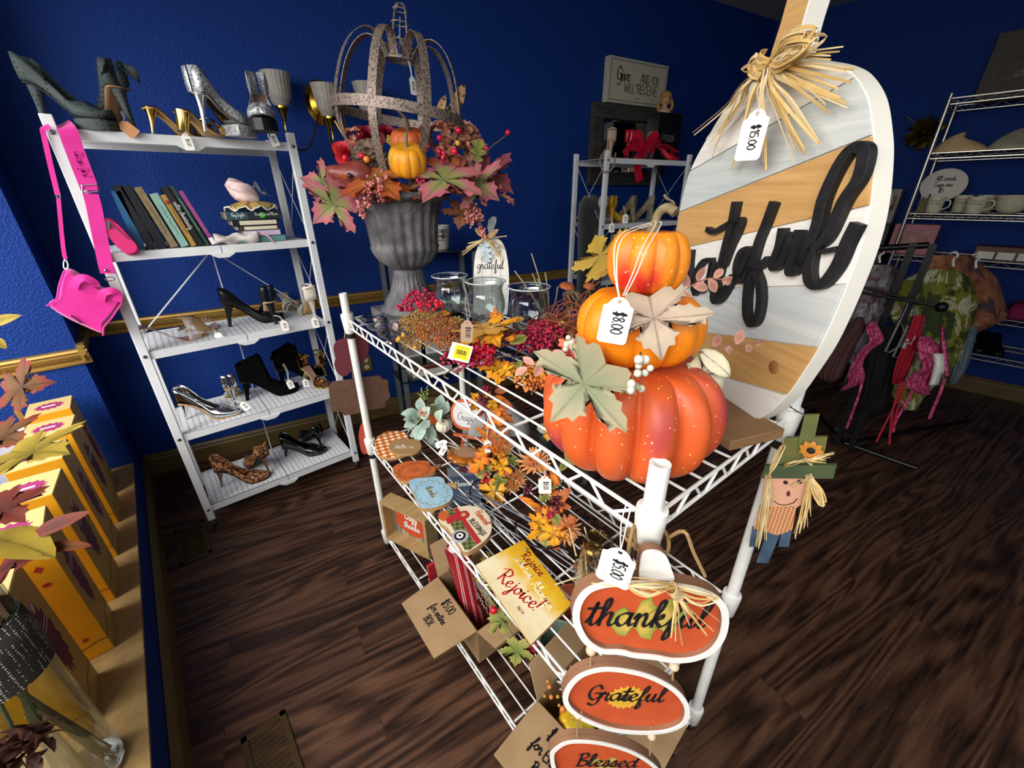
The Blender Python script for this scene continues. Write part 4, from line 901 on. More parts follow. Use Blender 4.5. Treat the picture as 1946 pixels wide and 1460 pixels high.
M_lf_gr=attrmat('leaf_green',[(0,'5d6a2c'),(.6,'7d8440'),(1,'9a8a48')],vein='47541f',noise=25)
M_lf_sage=attrmat('leaf_sage',[(0,'6d7656'),(.6,'86846a'),(1,'968a6c')],vein='6a6a4a',noise=30)
M_lf_taupe=attrmat('leaf_taupe',[(0,'a08c7c'),(.6,'b09c88'),(1,'a39480')],vein='6d5c50',noise=40)
M_lf_cream=attrmat('leaf_cream',[(0,'d8cfae'),(.7,'ddd6b8'),(1,'c3bf94')],vein='7a4f5c',noise=20)
M_lf_bro=attrmat('leaf_brown',[(0,'7a4a30'),(.6,'8d5a3c'),(1,'85523c')],vein='3f2a1c',noise=25)
M_lf_pink=attrmat('leaf_dusty_pink',[(0,'a9786a'),(.7,'b98676'),(1,'c79686')],noise=20)
M_stem=mat('brown_stem','6e5c44',.8)
def lf(par,out,b,t,m,seed=0,tilt=(0,0),db=None,dt=None,size=None,name='leaf',bend=(.12,.15,.12),stem=None,label=None):
 # b, t: (px, py, depth) of a leaf's base and tip
 B=atd(*b);T_=atd(*t);n=tocam(B)+_r*tilt[0]+_u*tilt[1]
 M,L=leafM(B,T_,n);mb=MB().leaf(out,M,L,bend[0],bend[1],bend[2],seed=seed)
 o=mb.build(name,m,par,True,smooth=180,label=label)
 if stem:MB().tube(smooth_pts([atd(*s)for s in stem]+[B],5),.0014,5).build('stem',M_stem,o if o.parent is None else par,True)
 return o
D0=1.26
for b,t,out,m,sd,tl in[
 ((634,352,1.24),(578,335,1.20),MAPLE,M_lf_rg,1,(-.2,.3)),((655,368,1.22),(597,418,1.19),MAPLE,M_lf_rg,2,(-.1,.2)),
 ((640,358,1.25),(664,396,1.23),MAPLE,M_lf_red,3,(.2,0)),((690,328,1.21),(755,366,1.15),MAPLE,M_lf_or,4,(0,.8)),
 ((886,340,1.28),(943,371,1.24),MAPLE,M_lf_rg,5,(.2,.3)),((905,322,1.33),(974,354,1.32),MAPLE,M_lf_red,6,(.3,.6)),
 ((868,324,1.24),(805,369,1.14),MAPLE,M_lf_rg,7,(0,1.2)),((872,326,1.26),(828,346,1.2),MAPLE,M_lf_or,8,(0,.7)),
 ((905,312,1.3),(911,262,1.28),OAK,M_lf_gr,9,(.2,0)),((877,388,1.34),(873,432,1.33),MAPLE,M_lf_bro,10,(.2,0)),
 ((768,264,1.26),(733,267,1.24),OAK,M_lf_gr,11,(0,.5)),((795,263,1.28),(804,236,1.27),OVAL,M_lf_bro,12,(0,0)),
 ((905,322,1.34),(952,344,1.34),MAPLE,M_lf_rg,13,(.4,.8)),((845,325,1.25),(872,300,1.24),MAPLE,M_lf_or,14,(.1,.6)),
 ((700,345,1.22),(672,392,1.18),MAPLE,M_lf_red,15,(-.3,.3)),((915,365,1.3),(903,378,1.29),OVAL,M_lf_gr,16,(.3,0)),
 ((830,228,1.36),(848,176,1.36),LANCE,None,17,(0,0)),((855,228,1.36),(885,152,1.36),LANCE,None,18,(0,0)),((842,230,1.36),(866,190,1.36),LANCE,None,19,(0,0)),
 ((760,345,1.25),(735,372,1.18),MAPLE,M_lf_or,20,(0,.6)),((800,350,1.24),(850,352,1.2),MAPLE,M_lf_bro,21,(0,1)),((725,350,1.3),(705,305,1.28),OVAL,M_lf_bro,22,(0,.3)),((842,352,1.2),(880,360,1.2),OAK,M_lf_or,23,(0,.8))]:
 if m is None:m=mat('feather_tan_black','c99a6c',.7,col2='2a2018',nscale=45,nmix=(.52,.58))
 lf(FA,out,b,t,m,sd,tl)
def rose(par,c,R,m,seed=1,n=15,name='rose'):
 # cupped petals wrapped in a spiral
 rnd=random.Random(seed);mb=MB();c=V(c);M0=basis(tocam(c)+V((0,0,.6)),(1,0,0),c)
 for i in range(n):
  f=i/n;a=i*2.4;r=R*(.12+.62*f);op=.1+1.1*f
  def pet(u,v):
   q=2*u-1;v2=v*(1-.3*q*q);ang=a+q*(1.0-.25*f);rr=R*(.12+.75*f)*(.55+.45*v2)+R*.3*f*v2**3
   return M0@V((cos(ang)*rr,sin(ang)*rr,R*(.85-.75*f)*v2-R*.25+.10*R*sin(7*u+seed+i)*v))
  mb.grid(pet,6,4)
 return mb.build(name,m,par,True,smooth=180)
M_rosered=mat('rose_red','b3202c',.6,col2='d0323a',nscale=20);M_rosedk=mat('rose_crimson','7a1024',.6,col2='9a1830',nscale=20)
rose(FA,atd(661,291,1.24),.046,M_rosered,1);rose(FA,atd(702,261,1.3),.047,M_rosedk,2);rose(FA,atd(736,256,1.34),.04,M_rosedk,3)
M_hyd=mat('hydrangea_petal','a5604f',.65,col2='c08a70',nscale=30,nmix=(.4,.6))
for k,(px,py,d,R)in enumerate([(846,262,1.3,.05),(868,295,1.29,.05),(884,262,1.35,.045),(842,300,1.27,.035),(905,285,1.36,.04),(672,262,1.3,.03),(868,318,1.31,.03)]):
 mb=MB();c=atd(px,py,d);rnd=random.Random(k+40)
 for i in range(26):
  dr=V((rnd.uniform(-1,1),rnd.uniform(-1,1),rnd.uniform(-.6,1))).normalized()
  M=basis(dr+V((rnd.uniform(-.3,.3),0,.2)),(rnd.uniform(-1,1),rnd.uniform(-1,1),.3),c+dr*R*.8);s=R*.62
  mb.grid(lambda u,v:M@V(((u-.5)*s*(1.1-.5*(2*v-1)**2),(v-.5)*s*(1.1-.5*(2*u-1)**2),s*.5*((u-.5)**2+(v-.5)**2)*2+.04*s*sin(8*u+i))),4,4)
 mb.build('hydrangea_bloom',M_hyd,FA,True,smooth=180)
# pine cone
def pinecone(par,c,ax,L,R,m,name='pine_cone'):
 mb=MB();M0=basis(ax,(1,0,0),c);mb.T=M0;mb.lathe([(.001,-L*.5),(R*.3,-L*.35),(R*.33,0),(R*.2,L*.35),(.001,L*.5)],12)
 for j in range(11):
  z=L*(-.45+.88*j/10);rr=R*(sin(pi*min(.97,.12+.82*(j+.5)/11))**.7);n=7
  for k in range(n):
   a=2*pi*(k+.5*(j%2))/n+.2*j;mb.T=M0@Matrix.Rotation(a,4,'Z')@Matrix.Translation((rr*.35,0,z))@Matrix.Rotation(-.65+.6*(j/10),4,'Y')
   w=R*.36;mb.prism([(0,-w*.3),(rr*.6,-w*.5),(rr*.85,-w*.42),(rr*.95,0),(rr*.85,w*.42),(rr*.6,w*.5),(0,w*.3)],.004)
 mb.T=Matrix();return mb.build(name,m,par,True)
M_cone=mat('pine_cone_brown','3a2a20',.8,col2='7d6653',nscale=55)
pinecone(FA,atd(702,300,1.23),tocam(atd(702,300,1.23))*.7+V((-.1,0,.6)),.075,.043,M_cone)
# pumpkins
def pumpkin_mb(r,hz,n=10,depth=.09,seed=0,M=None,top_dip=.35,nz=18,na=120):
 rnd=random.Random(seed);ph=rnd.uniform(0,6);mb=MB();M=M or Matrix();jit=[rnd.uniform(-.12,.12)for _ in range(n)]
 def fn(u,v):
  a=2*pi*u;p=-pi/2+pi*v;q=(n*u)%1.0;k=int(n*u)%n
  rib=abs(sin(pi*q))**.6;f=1-depth*(1.0-rib)*(.35+.65*abs(cos(p)))*(1+jit[k])
  rr=r*f*abs(cos(p))**.72;z=hz*math.copysign(abs(sin(p))**.9,sin(p))
  if abs(sin(p))>.75:z-=math.copysign(hz*top_dip*((abs(sin(p))-.75)/.25)**1.5*.6,sin(p))
  z*=1+.03*sin(a+ph);return M@V((rr*cos(a),rr*sin(a),z))
 return mb.grid(fn,na,nz,cu=True)
def pumpkin_mat(name,base,blush,amt=(.5,.72),sc=7,fleck='f0c890',rough=.45):
 m=mat(name,base,rough);t=NT(m);b=t.n['Principled BSDF'];tc=t.new('ShaderNodeTexCoord')
 mp=t.new('ShaderNodeMapping');mp.inputs['Scale'].default_value=(1,1,.45);t.link(tc.outputs['Object'],mp.inputs[0])
 n1=t.new('ShaderNodeTexNoise',i_Scale=sc,i_Detail=2.0);t.link(mp.outputs[0],n1.inputs['Vector'])
 r=t.new('ShaderNodeValToRGB');e=r.color_ramp.elements;e[0].position,e[1].position=amt;e[0].color=srgb(base);e[1].color=srgb(blush);t.link(n1.outputs[0],r.inputs[0])
 v=t.new('ShaderNodeTexVoronoi',i_Scale=125.0);t.link(tc.outputs['Object'],v.inputs['Vector'])
 lt=t.new('ShaderNodeMath',operation='LESS_THAN');lt.inputs[1].default_value=.17;t.link(v.outputs['Distance'],lt.inputs[0])
 sp=t.new('ShaderNodeSeparateColor');t.link(v.outputs['Color'],sp.inputs[0]);g2=t.new('ShaderNodeMath',operation='GREATER_THAN');g2.inputs[1].default_value=.55;t.link(sp.outputs[0],g2.inputs[0])
 mu=t.new('ShaderNodeMath',operation='MULTIPLY');t.link(lt.outputs[0],mu.inputs[0]);t.link(g2.outputs[0],mu.inputs[1])
 m8=t.new('ShaderNodeMath',operation='MULTIPLY');m8.inputs[1].default_value=.75;t.link(mu.outputs[0],m8.inputs[0])
 mx=t.new('ShaderNodeMix',data_type='RGBA');mx.inputs['B'].default_value=srgb(fleck);t.link(m8.outputs[0],mx.inputs['Factor']);t.link(r.outputs[0],mx.inputs['A']);t.link(mx.outputs['Result'],b.inputs['Base Color'])
 bp=t.new('ShaderNodeBump',i_Strength=.2,i_Distance=.003);t.link(mu.outputs[0],bp.inputs['Height']);t.link(bp.outputs[0],b.inputs['Normal']);return m
M_stalk=mat('dry_stalk','8a7a58',.85,col2='6a5c40',nscale=40,bump=.4,bscale=120)
def stalk(par,P,r,n=8,m=M_stalk,name='stalk'):
 Q=smooth_pts(P,5);k=len(Q);mb=MB();mb.tube(Q,[r*(1.5-.9*min(1,i/(k*.35))if i<k*.35 else .6+.25*(i/k))for i in range(k)],n);return mb.build(name,m,par,True,smooth=60)
M_pyel=pumpkin_mat('mini_pumpkin_yellow','e0941e','b98f22',(.45,.75),14,'e8b040');M_porg=pumpkin_mat('mini_pumpkin_orange','c4602c','a5452a',(.5,.75),14)
c=V((.671,1.229,1.661));tl=basis(V((0,0,1))+tocam(c)*.45,(1,0,0),c)
p=pumpkin_mb(.056,.047,10,.1,3,tl).build('mini_pumpkin',M_pyel,FA,True,smooth=180,label='small yellow pumpkin');s0=tl@V((0,0,.03))
stalk(FA,[s0,tl@V((0,0,.05)),tl@V((.006,.006,.07))],.007,name='mini_pumpkin_stalk')
c=V((.712,1.285,1.712));tl=basis(V((0,0,1))+tocam(c)*.3,(1,0,0),c)
pumpkin_mb(.056,.044,9,.08,4,tl).build('mini_pumpkin',M_porg,FA,True,smooth=180,label='small orange pumpkin')
stalk(FA,[tl@V((0,0,.03)),tl@V((0,.004,.06)),tl@V((-.02,.01,.085)),tl@V((-.012,.01,.10)),tl@V((.0,.01,.095))],.006,name='mini_pumpkin_stalk')
# gourd
mb=MB();A,B=atd(620,325,1.2),atd(700,338,1.2);mb.T=basis(B-A,(0,0,1),A);L_=(B-A).length
mb.lathe([(.001,0),(.014,.004),(.019,.02),(.023,.04),(.033,.065),(.041,.09),(.04,.11),(.028,.128),(.001,.136)],20);mb.T=Matrix()
mb.build('gourd',mat('gourd_red_brown','8a4438',.35,col2='6e2f2c',nscale=25),FA,True,smooth=180)
mb=MB();mb.sphere(atd(664,334,1.155),.0075);mb.build('acorn_bead',mat('dark_bead','3a2020',.2),FA,True)
def berries(par,pts,r,m,name='berries',stemto=None,seed=1,twig=True,kind=None,ms=None):
 mb=MB();rnd=random.Random(seed)
 for p in pts:mb.sphere(p,r*rnd.uniform(.7,1.25),7,5)
 o=mb.build(name,m,par,True,smooth=180,kind=kind)
 if stemto is not None:
  s=MB();q=V(stemto)
  for p in pts[::2]:s.tube([q,q.lerp(p,.5)+V((0,0,.004)),p],.0009,4)
  s.build('twig',ms or M_stem,par,True)
 return o
M_bpk=mat('berry_pink_brown','9a4a48',.3,col2='d08a80',nscale=60,nmix=(.4,.6));M_bred=mat('berry_red','c21a34',.22);M_bcr=mat('berry_crimson','8e1a3a',.25,col2='b8284a',nscale=90);M_bdk=mat('berry_dark_plum','3e1420',.2,col2='5c1c2a',nscale=60);M_bor=mat('berry_orange','c9622c',.3,col2='d88440',nscale=60);M_bgo=mat('berry_gold','b8862e',.3,col2='d09a3c',nscale=60);M_bwh=mat('berry_white','d8d4c6',.25,col2='b8b8a8',nscale=60)
def spray(px0,py0,px1,py1,d,n,w,seed):
 rnd=random.Random(seed);out=[]
 for i in range(n):
  t=rnd.random();out.append(atd(px0+(px1-px0)*t+rnd.uniform(-w,w)*(1-.5*t),py0+(py1-py0)*t+rnd.uniform(-w,w)*(1-.5*t),d+rnd.uniform(-.02,.02)))
 return out
for k,(x0,y0,x1,y1,d,n,w)in enumerate([(700,342,697,372,1.17,34,9),(718,338,725,385,1.17,50,9),(730,325,732,342,1.17,14,5),(703,350,700,395,1.15,26,5),(685,375,690,412,1.15,40,10),(888,385,905,412,1.28,46,11),(890,400,897,428,1.28,44,10),(905,392,918,418,1.28,30,6),(940,352,975,386,1.34,60,7),(918,384,926,390,1.28,14,4),(915,430,920,450,1.3,30,7)]):
 pts=spray(x0,y0,x1,y1,d,n,w,k);berries(FA,pts,.0042,M_bpk,'berry_cluster',None,k)
for k,(x0,y0,x1,y1,d,n,w)in enumerate([(838,285,842,305,1.2,18,8),(800,268,812,280,1.23,16,7),(798,340,806,352,1.22,14,6),(806,240,812,262,1.25,14,4)]):
 berries(FA,spray(x0,y0,x1,y1,d,n,w,k+30),.0062,M_bcr,'berry_cluster',None,k)
for px,py,d,r,m in[(965,252,1.3,.0085,M_bred),(871,248,1.22,.010,M_bred),(864,288,1.2,.0095,M_bred),(835,262,1.2,.008,M_bred),(924,282,1.3,.009,M_bcr),(687,296,1.18,.009,M_bred),(697,303,1.175,.0095,M_bor),(670,363,1.15,.0085,M_bred),(870,272,1.2,.008,M_bgo),(810,285,1.2,.006,M_bred),(656,300,1.18,.009,M_bred)]:
 MB().sphere(atd(px,py,d),r,12,9).build('rose_hip',m,FA,True,smooth=180)
mb=MB();mb.tube(smooth_pts([atd(895,320,1.27),atd(912,300,1.28),atd(933,280,1.29),atd(963,256,1.3)],5),.0014,6);mb.tube([atd(935,278,1.29),atd(941,272,1.29)],.001,5)
for P in([(700,345,1.19),(718,325,1.17),(735,300,1.16)],[(640,350,1.21),(690,352,1.19),(740,350,1.2)],[(845,362,1.22),(880,372,1.25),(893,395,1.27),(905,412,1.28),(917,432,1.29)],[(893,395,1.27),(895,412,1.27)],[(700,345,1.19),(695,372,1.16),(690,395,1.15)],[(790,345,1.24),(786,362,1.25)]):
 mb.tube(smooth_pts([atd(*q)for q in P],5),.0016,5)
mb.build('twig',M_stem,FA,True)
mb=MB() # moss bed the stems stand in
mb.grid(lambda u,v:V((UX+.118*v*cos(2*pi*u),UY+.118*v*sin(2*pi*u),UZ+.40+.03*(1-v)+.01*sin(11*u*6.28+7*v))),40,6,cu=True);mb.build('moss_bed',mat('dark_moss','3a3020',.9,bump=.8,bscale=60),FA,True)
# rusty metal pumpkin cage over the arrangement
M_rust=mat('rusty_metal','8a7c72',.5,metal=.35,col2='4a3a30',nscale=170,nmix=(.45,.65),detail=4)
cg=thing('pumpkin_cage','rusty metal strap pumpkin frame standing in the grey urn','metal pumpkin',(UX,UY,UZ+.41))
azc=math.atan2(-UY,-UX);tl=Matrix.Translation((UX,UY,UZ+.41))@Matrix.Rotation(.125,4,V((_f.x,_f.y,0)).normalized())
prof=[(.082,-.02),(.10,.03),(.15,.11),(.18,.17),(.188,.225),(.184,.27),(.165,.34),(.135,.39),(.10,.412),(.068,.405),(.048,.38),(.04,.36)]
for k in range(8):
 a=azc+pi/8+k*pi/4;P=smooth_pts([tl@V((r*cos(a),r*sin(a),z))for r,z in prof],4)
 ups=[]
 for i,p in enumerate(P):
  d=P[min(i+1,len(P)-1)]-P[max(i-1,0)];t=(tl.to_3x3()@V((-sin(a),cos(a),0)));ups.append(d.cross(t).normalized())
 MB().ribbon(P,.024,up=ups,t=.0018).build('metal_strap',M_rust,cg,True,smooth=60)
def hoop(r,z,w,nm,ph=0):
 P=[tl@V((r*cos(a),r*sin(a),z))for a in[2*pi*i/64 for i in range(65)]];ups=[tl.to_3x3()@V((cos(2*pi*i/64),sin(2*pi*i/64),0))for i in range(65)]
 MB().ribbon(P,w,up=ups,t=.0018).build(nm,M_rust,cg,True,smooth=60)
hoop(.191,.225,.027,'metal_hoop');hoop(.041,.362,.008,'metal_hoop')
mb=MB()
for z,r in((.36,.03),(.405,.028),(.445,.024),(.475,.02)):mb.tube([tl@V((r*cos(a),r*sin(a),z))for a in[2*pi*i/20 for i in range(20)]],.0018,6,closed=True)
for a in(.3,1.87,3.44,5.0):mb.tube(smooth_pts([tl@V((r*cos(a),r*sin(a),z))for z,r in((.36,.032),(.42,.027),(.475,.02),(.488,.008),(.489,0))],4),.0018,6)
mb.tube([tl@V((0,0,.355)),tl@V((0,0,.46))],.0018,6);mb.build('wire_stalk',M_rust,cg,True)
tag_at('narrow white price tag hanging inside the rusty pumpkin frame',783,147,1.17,(.022,.042),'$20.00',[(778,120,1.18),(765,85,1.19),(758,68,1.2)],.02,1,nrm=_r*.8-_f*.6)
# ---------------- stacked pumpkins ----------------
PC=V((.534,.321,0))
M_p1=pumpkin_mat('pumpkin_red_orange','cc5826','8c2248',(.50,.70),8);M_p2=pumpkin_mat('pumpkin_orange','ec850f','e8741a',(.5,.7),8,'f4c060');M_p3=pumpkin_mat('pumpkin_amber_red','e8881a','c42a1e',(.50,.64),15,'f4d090')
ps=thing('stacked_pumpkins','tall stack of three artificial pumpkins, red orange at the bottom and amber on top','pumpkin decoration',(PC.x,PC.y,ZT+.004))
azp=math.atan2(-PC.y,-PC.x)
pumpkin_mb(.144,.099,13,.2,11,Matrix.Translation(PC+V((0,0,1.256)))@Matrix.Rotation(azp+.12,4,'Z'),na=208,nz=24).build('large_pumpkin',M_p1,ps,True,smooth=180,label='red orange bottom pumpkin')
pumpkin_mb(.093,.057,11,.13,12,Matrix.Translation(PC+V((0,0,1.391)))@Matrix.Rotation(azp,4,'Z'),na=154,nz=22).build('middle_pumpkin',M_p2,ps,True,smooth=180,label='bright orange middle pumpkin')
pumpkin_mb(.0565,.047,9,.13,13,Matrix.Translation(PC+V((0,0,1.484)))@Matrix.Rotation(azp+.2,4,'Z'),na=126,nz=22).build('top_pumpkin',M_p3,ps,True,smooth=180,label='small amber and red top pumpkin')
DP=dep(PC+V((0,0,1.5)))
stalk(ps,[PC+V((0,0,1.508)),atd(1243,430,DP),atd(1252,405,DP),atd(1268,395,DP-.005),atd(1284,404,DP-.01)],.0085,10)
MB().tube(smooth_pts([atd(*q)for q in[(1284,404,DP-.01),(1280,385,DP),(1268,378,DP),(1262,370,DP)]],5),.0016,5).build('tendril',M_stalk,ps,True)
d1=.555;n0=tocam(PC+V((0,0,1.3)))
lf(ps,MAPLE,(1152,692,.50),(1049,790,.485),M_lf_sage,31,(-.1,.35),name='maple_leaf',bend=(.1,.12,.1),label='large sage green maple leaf')
lf(ps,MAPLE,(1234,566,.535),(1256,672,.495),M_lf_taupe,32,(.05,.15),name='maple_leaf',bend=(.1,.1,.12),label='taupe maple leaf')
lf(ps,OAK,(1306,690,.60),(1392,742,.62),M_lf_cream,33,(.4,.5),name='cream_leaf',bend=(.2,.25,.2));lf(ps,OVAL,(1330,665,.60),(1394,715,.60),M_lf_cream,35,(.2,.4),name='cream_leaf')
lf(ps,MAPLE,(1152,512,.64),(1126,446,.66),attrmat('leaf_olive_gold',[(0,'7a6420'),(1,'94782a')],noise=20),34,(-.5,0),name='maple_leaf');lf(ps,OVAL,(1155,516,.63),(1135,525,.63),MATS['leaf_olive_gold'],36,(0,0),name='maple_leaf')
def sprig(par,P,leaves,m,ls=.03,seed=5):
 Q=smooth_pts([atd(*q)for q in P],6);MB().tube(Q,[.0022-.0014*i/len(Q)for i in range(len(Q))],6).build('sprig_stem',mat('sprig_pink_brown','9a6a56',.6),par,True)
 rnd=random.Random(seed)
 for i in range(leaves):
  k=int((i+1)/(leaves+.3)*(len(Q)-1));s=1 if i%2 else-1;b=Q[k];tdir=(Q[min(k+1,len(Q)-1)]-Q[max(k-1,0)]).normalized()
  sd=tocam(b).cross(tdir).normalized()*s;tp=b+(tdir*.7+sd*.75+V((0,0,rnd.uniform(-.2,.3)))).normalized()*ls*rnd.uniform(.8,1.2)
  if i==leaves-1:tp=b+tdir*ls
  M,L=leafM(b,tp,tocam(b)+V((rnd.uniform(-.5,.5),rnd.uniform(-.5,.5),rnd.uniform(-.3,.6))));MB().leaf(OVAL,M,L,.15,.25,.25,seed=i).build('sprig_leaf',m,par,True,smooth=180)
sprig(ps,[(1280,560,.58),(1310,545,.585),(1345,530,.59),(1375,532,.60)],7,M_lf_pink,.028,1)
sprig(ps,[(1330,670,.6),(1365,660,.62),(1405,655,.64),(1440,652,.66)],6,M_lf_pink,.025,2)
sprig(ps,[(1085,685,.53),(1055,688,.54),(1025,690,.56),(1000,700,.57)],6,M_lf_pink,.025,3)
lf(ps,MAPLE,(1112,660,.545),(1062,700,.56),attrmat('leaf_coral',[(0,'c04a3a'),(1,'d06048')],noise=10),37,(0,.8),name='maple_leaf')
for k,pts in enumerate([[(1214,684),(1227,684),(1214,695),(1236,700),(1212,710),(1226,709),(1200,730),(1208,734),(1219,739),(1199,742)],[(1080,642),(1086,650),(1078,655),(1075,664),(1088,662),(1084,668),(1094,665)]]):
 d=.485 if k==0 else .56
 P=[atd(x,y,d+.006*((i*7)%3-1))for i,(x,y)in enumerate(pts)];berries(ps,P,.0052,M_bwh,'white_berries',atd(pts[0][0]+4,pts[0][1]-15,d+.03),k)
tag_at('white price tag lettered $8.00 tied to the stacked pumpkins',1178,573,.50,(.037,.054),'$8.00',[(1170,520,.5),(1172,470,.503),(1190,442,.525),(1236,426,.565),(1252,424,.55),(1226,470,.503),(1206,520,.498),(1186,562,.498)],-.12,1,nrm=_r*-.12-_f+V((0,0,.1)))
# ---------------- the big plank sign ----------------
M_raffia=mat('raffia','c9a25c',.75,col2='dcbc7c',nscale=25);M_raf2=mat('pale_raffia','d2b884',.75,col2='e0cda0',nscale=25)
def woodm(name,c1,c2,rough=.6,st=(40,3,40),worn=None,rot=0):
 m=mat(name,c1,rough);t=NT(m);b=t.n['Principled BSDF'];tc=t.new('ShaderNodeTexCoord');mp=t.new('ShaderNodeMapping')
 mp.inputs['Scale'].default_value=st;mp.inputs['Rotation'].default_value=(0,0,rot);t.link(tc.outputs['Object'],mp.inputs[0])
 n1=t.new('ShaderNodeTexNoise',i_Scale=1.5,i_Detail=5.0,i_Distortion=.8);t.link(mp.outputs[0],n1.inputs['Vector'])
 r=t.new('ShaderNodeValToRGB');e=r.color_ramp.elements;e[0].position=.35;e[1].position=.68;e[0].color=srgb(c1);e[1].color=srgb(c2)
 if worn:e.new(.74);e[2].color=srgb(c2);e.new(.78);e[3].color=srgb(worn)
 t.link(n1.outputs[0],r.inputs[0]);t.link(r.outputs[0],b.inputs['Base Color'])
 bp=t.new('ShaderNodeBump',i_Strength=.15,i_Distance=.003);t.link(n1.outputs[0],bp.inputs['Height']);t.link(bp.outputs[0],b.inputs['Normal']);return m
AZ=rad(31);su=V((sin(AZ),cos(AZ),0))*-1;sn=V((-cos(AZ),sin(AZ),0));sv=V((0,0,1)) # su runs towards the camera side
SP=V((.795,.209,ZT+.022));MS=rotmat(su,sv,sn,SP)
if su.cross(sv).dot(sn)<0:MS=rotmat(-su,sv,sn,SP)
MSI=MS.inverted()
def sg(x,y,off=0):p=MSI@atpl(x,y,SP+sn*off,sn);return(p.x,p.y)
sign=thing('plank_sign','large white and tan plank pumpkin sign with black cutout lettering, leaning tall on the cart','sign',M=MS)
right=[(1500,111),(1555,116),(1595,126),(1622,145),(1645,185),(1655,240),(1658,300),(1650,392),(1632,470),(1605,545),(1578,610),(1553,662),(1520,714),(1493,752),(1455,787),(1415,805)]
left=[(1392,807),(1350,775),(1315,720),(1290,650),(1279,570),(1279,500),(1284,440),(1300,360),(1315,315),(1340,268),(1372,215),(1410,165),(1450,130)]
outl=[(p.x,p.y)for p in smooth_pts([sg(*q)+(0,)for q in right+left],4,True)]
def area2(P):return sum(P[i][0]*P[(i+1)%len(P)][1]-P[(i+1)%len(P)][0]*P[i][1]for i in range(len(P)))
if area2(outl)<0:outl=outl[::-1]
MB().prism(outl,.03,z0=-.034).build('backing_board',mat('sign_white_edge','e2ded2',.6),sign,bev=.002)
lines=[((1312,325),(1625,147)),((1289,404),(1657,257)),((1306,470),(1650,391)),((1326,550),(1605,541)),((1340,632),(1553,660)),((1395,722),(1493,751))]
def clip(P,a,b,keep,gap=.0012):
 # the side of line a-b where (b-a)x(p-a)*keep > gap
 d=V((b[0]-a[0],b[1]-a[1]));L=d.length;f=lambda p:((d.x*(p[1]-a[1])-d.y*(p[0]-a[0]))/L)*keep-gap;out=[]
 for i in range(len(P)):
  p,q=P[i],P[(i+1)%len(P)];fp,fq=f(p),f(q)
  if fp>=0:out.append(p)
  if fp*fq<0:t=fp/(fp-fq);out.append((p[0]+(q[0]-p[0])*t,p[1]+(q[1]-p[1])*t))
 return out
prot=math.atan2(*(lambda a,b:(b[1]-a[1],b[0]-a[0]))(sg(*lines[2][0]),sg(*lines[2][1])))
wt=(2.5,45,1)
M_pw=woodm('plank_white','dcd9d0','ece9e2',.6,wt,'b08a68',-prot);M_pg=woodm('plank_pale_grey','b9c0bf','d0d3ce',.6,wt,'a8977c',-prot);M_pt=woodm('plank_tan','bb8f56','cfa468',.55,wt,None,-prot)
cx0=[sum(p[0]for p in outl)/len(outl),sum(p[1]for p in outl)/len(outl)]
inner=[(cx0[0]+(p[0]-cx0[0])*.992,cx0[1]+(p[1]-cx0[1])*.994)for p in outl]
for k,m in enumerate([M_pw,M_pg,M_pt,M_pw,M_pg,M_pt,M_pw]):
 P=inner
 if k<6:P=clip(P,sg(*lines[k][0]),sg(*lines[k][1]),1 if sg(*lines[k][0])[0]<sg(*lines[k][1])[0]else-1)
 if k>0:P=clip(P,sg(*lines[k-1][0]),sg(*lines[k-1][1]),-1 if sg(*lines[k-1][0])[0]<sg(*lines[k-1][1])[0]else 1)
 MB().prism(P,.005,z0=-.0045).build('plank',m,sign,smooth=0,bev=.0008)
kx,ky=sg(1471,698,.0);MB().lathe([(0,.0008),(.011,.0006),(.012,0)],24,Matrix.Translation((kx,ky,.0005))).build('wood_knot',mat('knot_brown','a06c3c',.6,col2='8a5a30',nscale=60),sign)
st=[sg(*q)for q in[(1468,104),(1487,45),(1501,-5),(1512,-50),(1550,-55),(1541,-10),(1529,30),(1520,64),(1512,104)]]
MB().prism(st,.036,z0=-.036).build('stem',[mat('sign_white_edge')],sign,bev=.0015);MB().prism([(x*.98+.02*st[3][0],y)for x,y in st],.003,z0=.0004).build('stem_face',M_pt,sign,smooth=0)
M_blk=woodm('black_stained_letter','0e0e10','1c1c1f',.6,(30,30,200))
word=[([(1313,480),(1311,510),(1316,535),(1322,555)],.03),([(1353,494),(1338,497),(1324,520),(1322,545),(1334,553),(1348,530),(1355,500),(1352,530),(1356,553),(1366,545)],.024),
  ([(1399,390),(1392,425),(1380,470),(1368,520),(1358,562),(1363,573),(1376,560),(1392,530)],.031),([(1347,437),(1358,441),(1378,430),(1398,419),(1409,420),(1402,442),(1390,468),(1378,500)],.024),
  ([(1395,533),(1412,510),(1425,482),(1421,473),(1409,482),(1401,508),(1404,531),(1415,532),(1430,510)],.025),
  ([(1470,390),(1457,425),(1443,460),(1433,497),(1424,532),(1420,572),(1421,601),(1430,617),(1441,605),(1447,572),(1445,538),(1437,514),(1446,506),(1458,495)],.027),
  ([(1488,440),(1482,470),(1470,503),(1477,509),(1492,487),(1508,448)],.026),([(1520,444),(1511,480),(1502,513),(1510,518),(1528,496)],.027),
  ([(1526,500),(1535,480),(1554,432),(1568,376),(1596,316),(1620,284),(1640,281),(1646,297),(1634,340),(1606,383),(1574,450),(1548,474),(1540,505),(1541,532),(1553,543),(1570,536),(1594,504),(1612,462),(1626,434)],.034),([(1562,479),(1590,473)],.02)]
for P,w in word:
 mb=MB();q=[sg(x,y,.008)for x,y in P];mb.strokes([q],w*.52,.013,Matrix(),z0=.0006,nib=(.62,rad(20)),n=8);mb.build('cutout_letter',M_blk,sign,smooth=50,bev=.001)
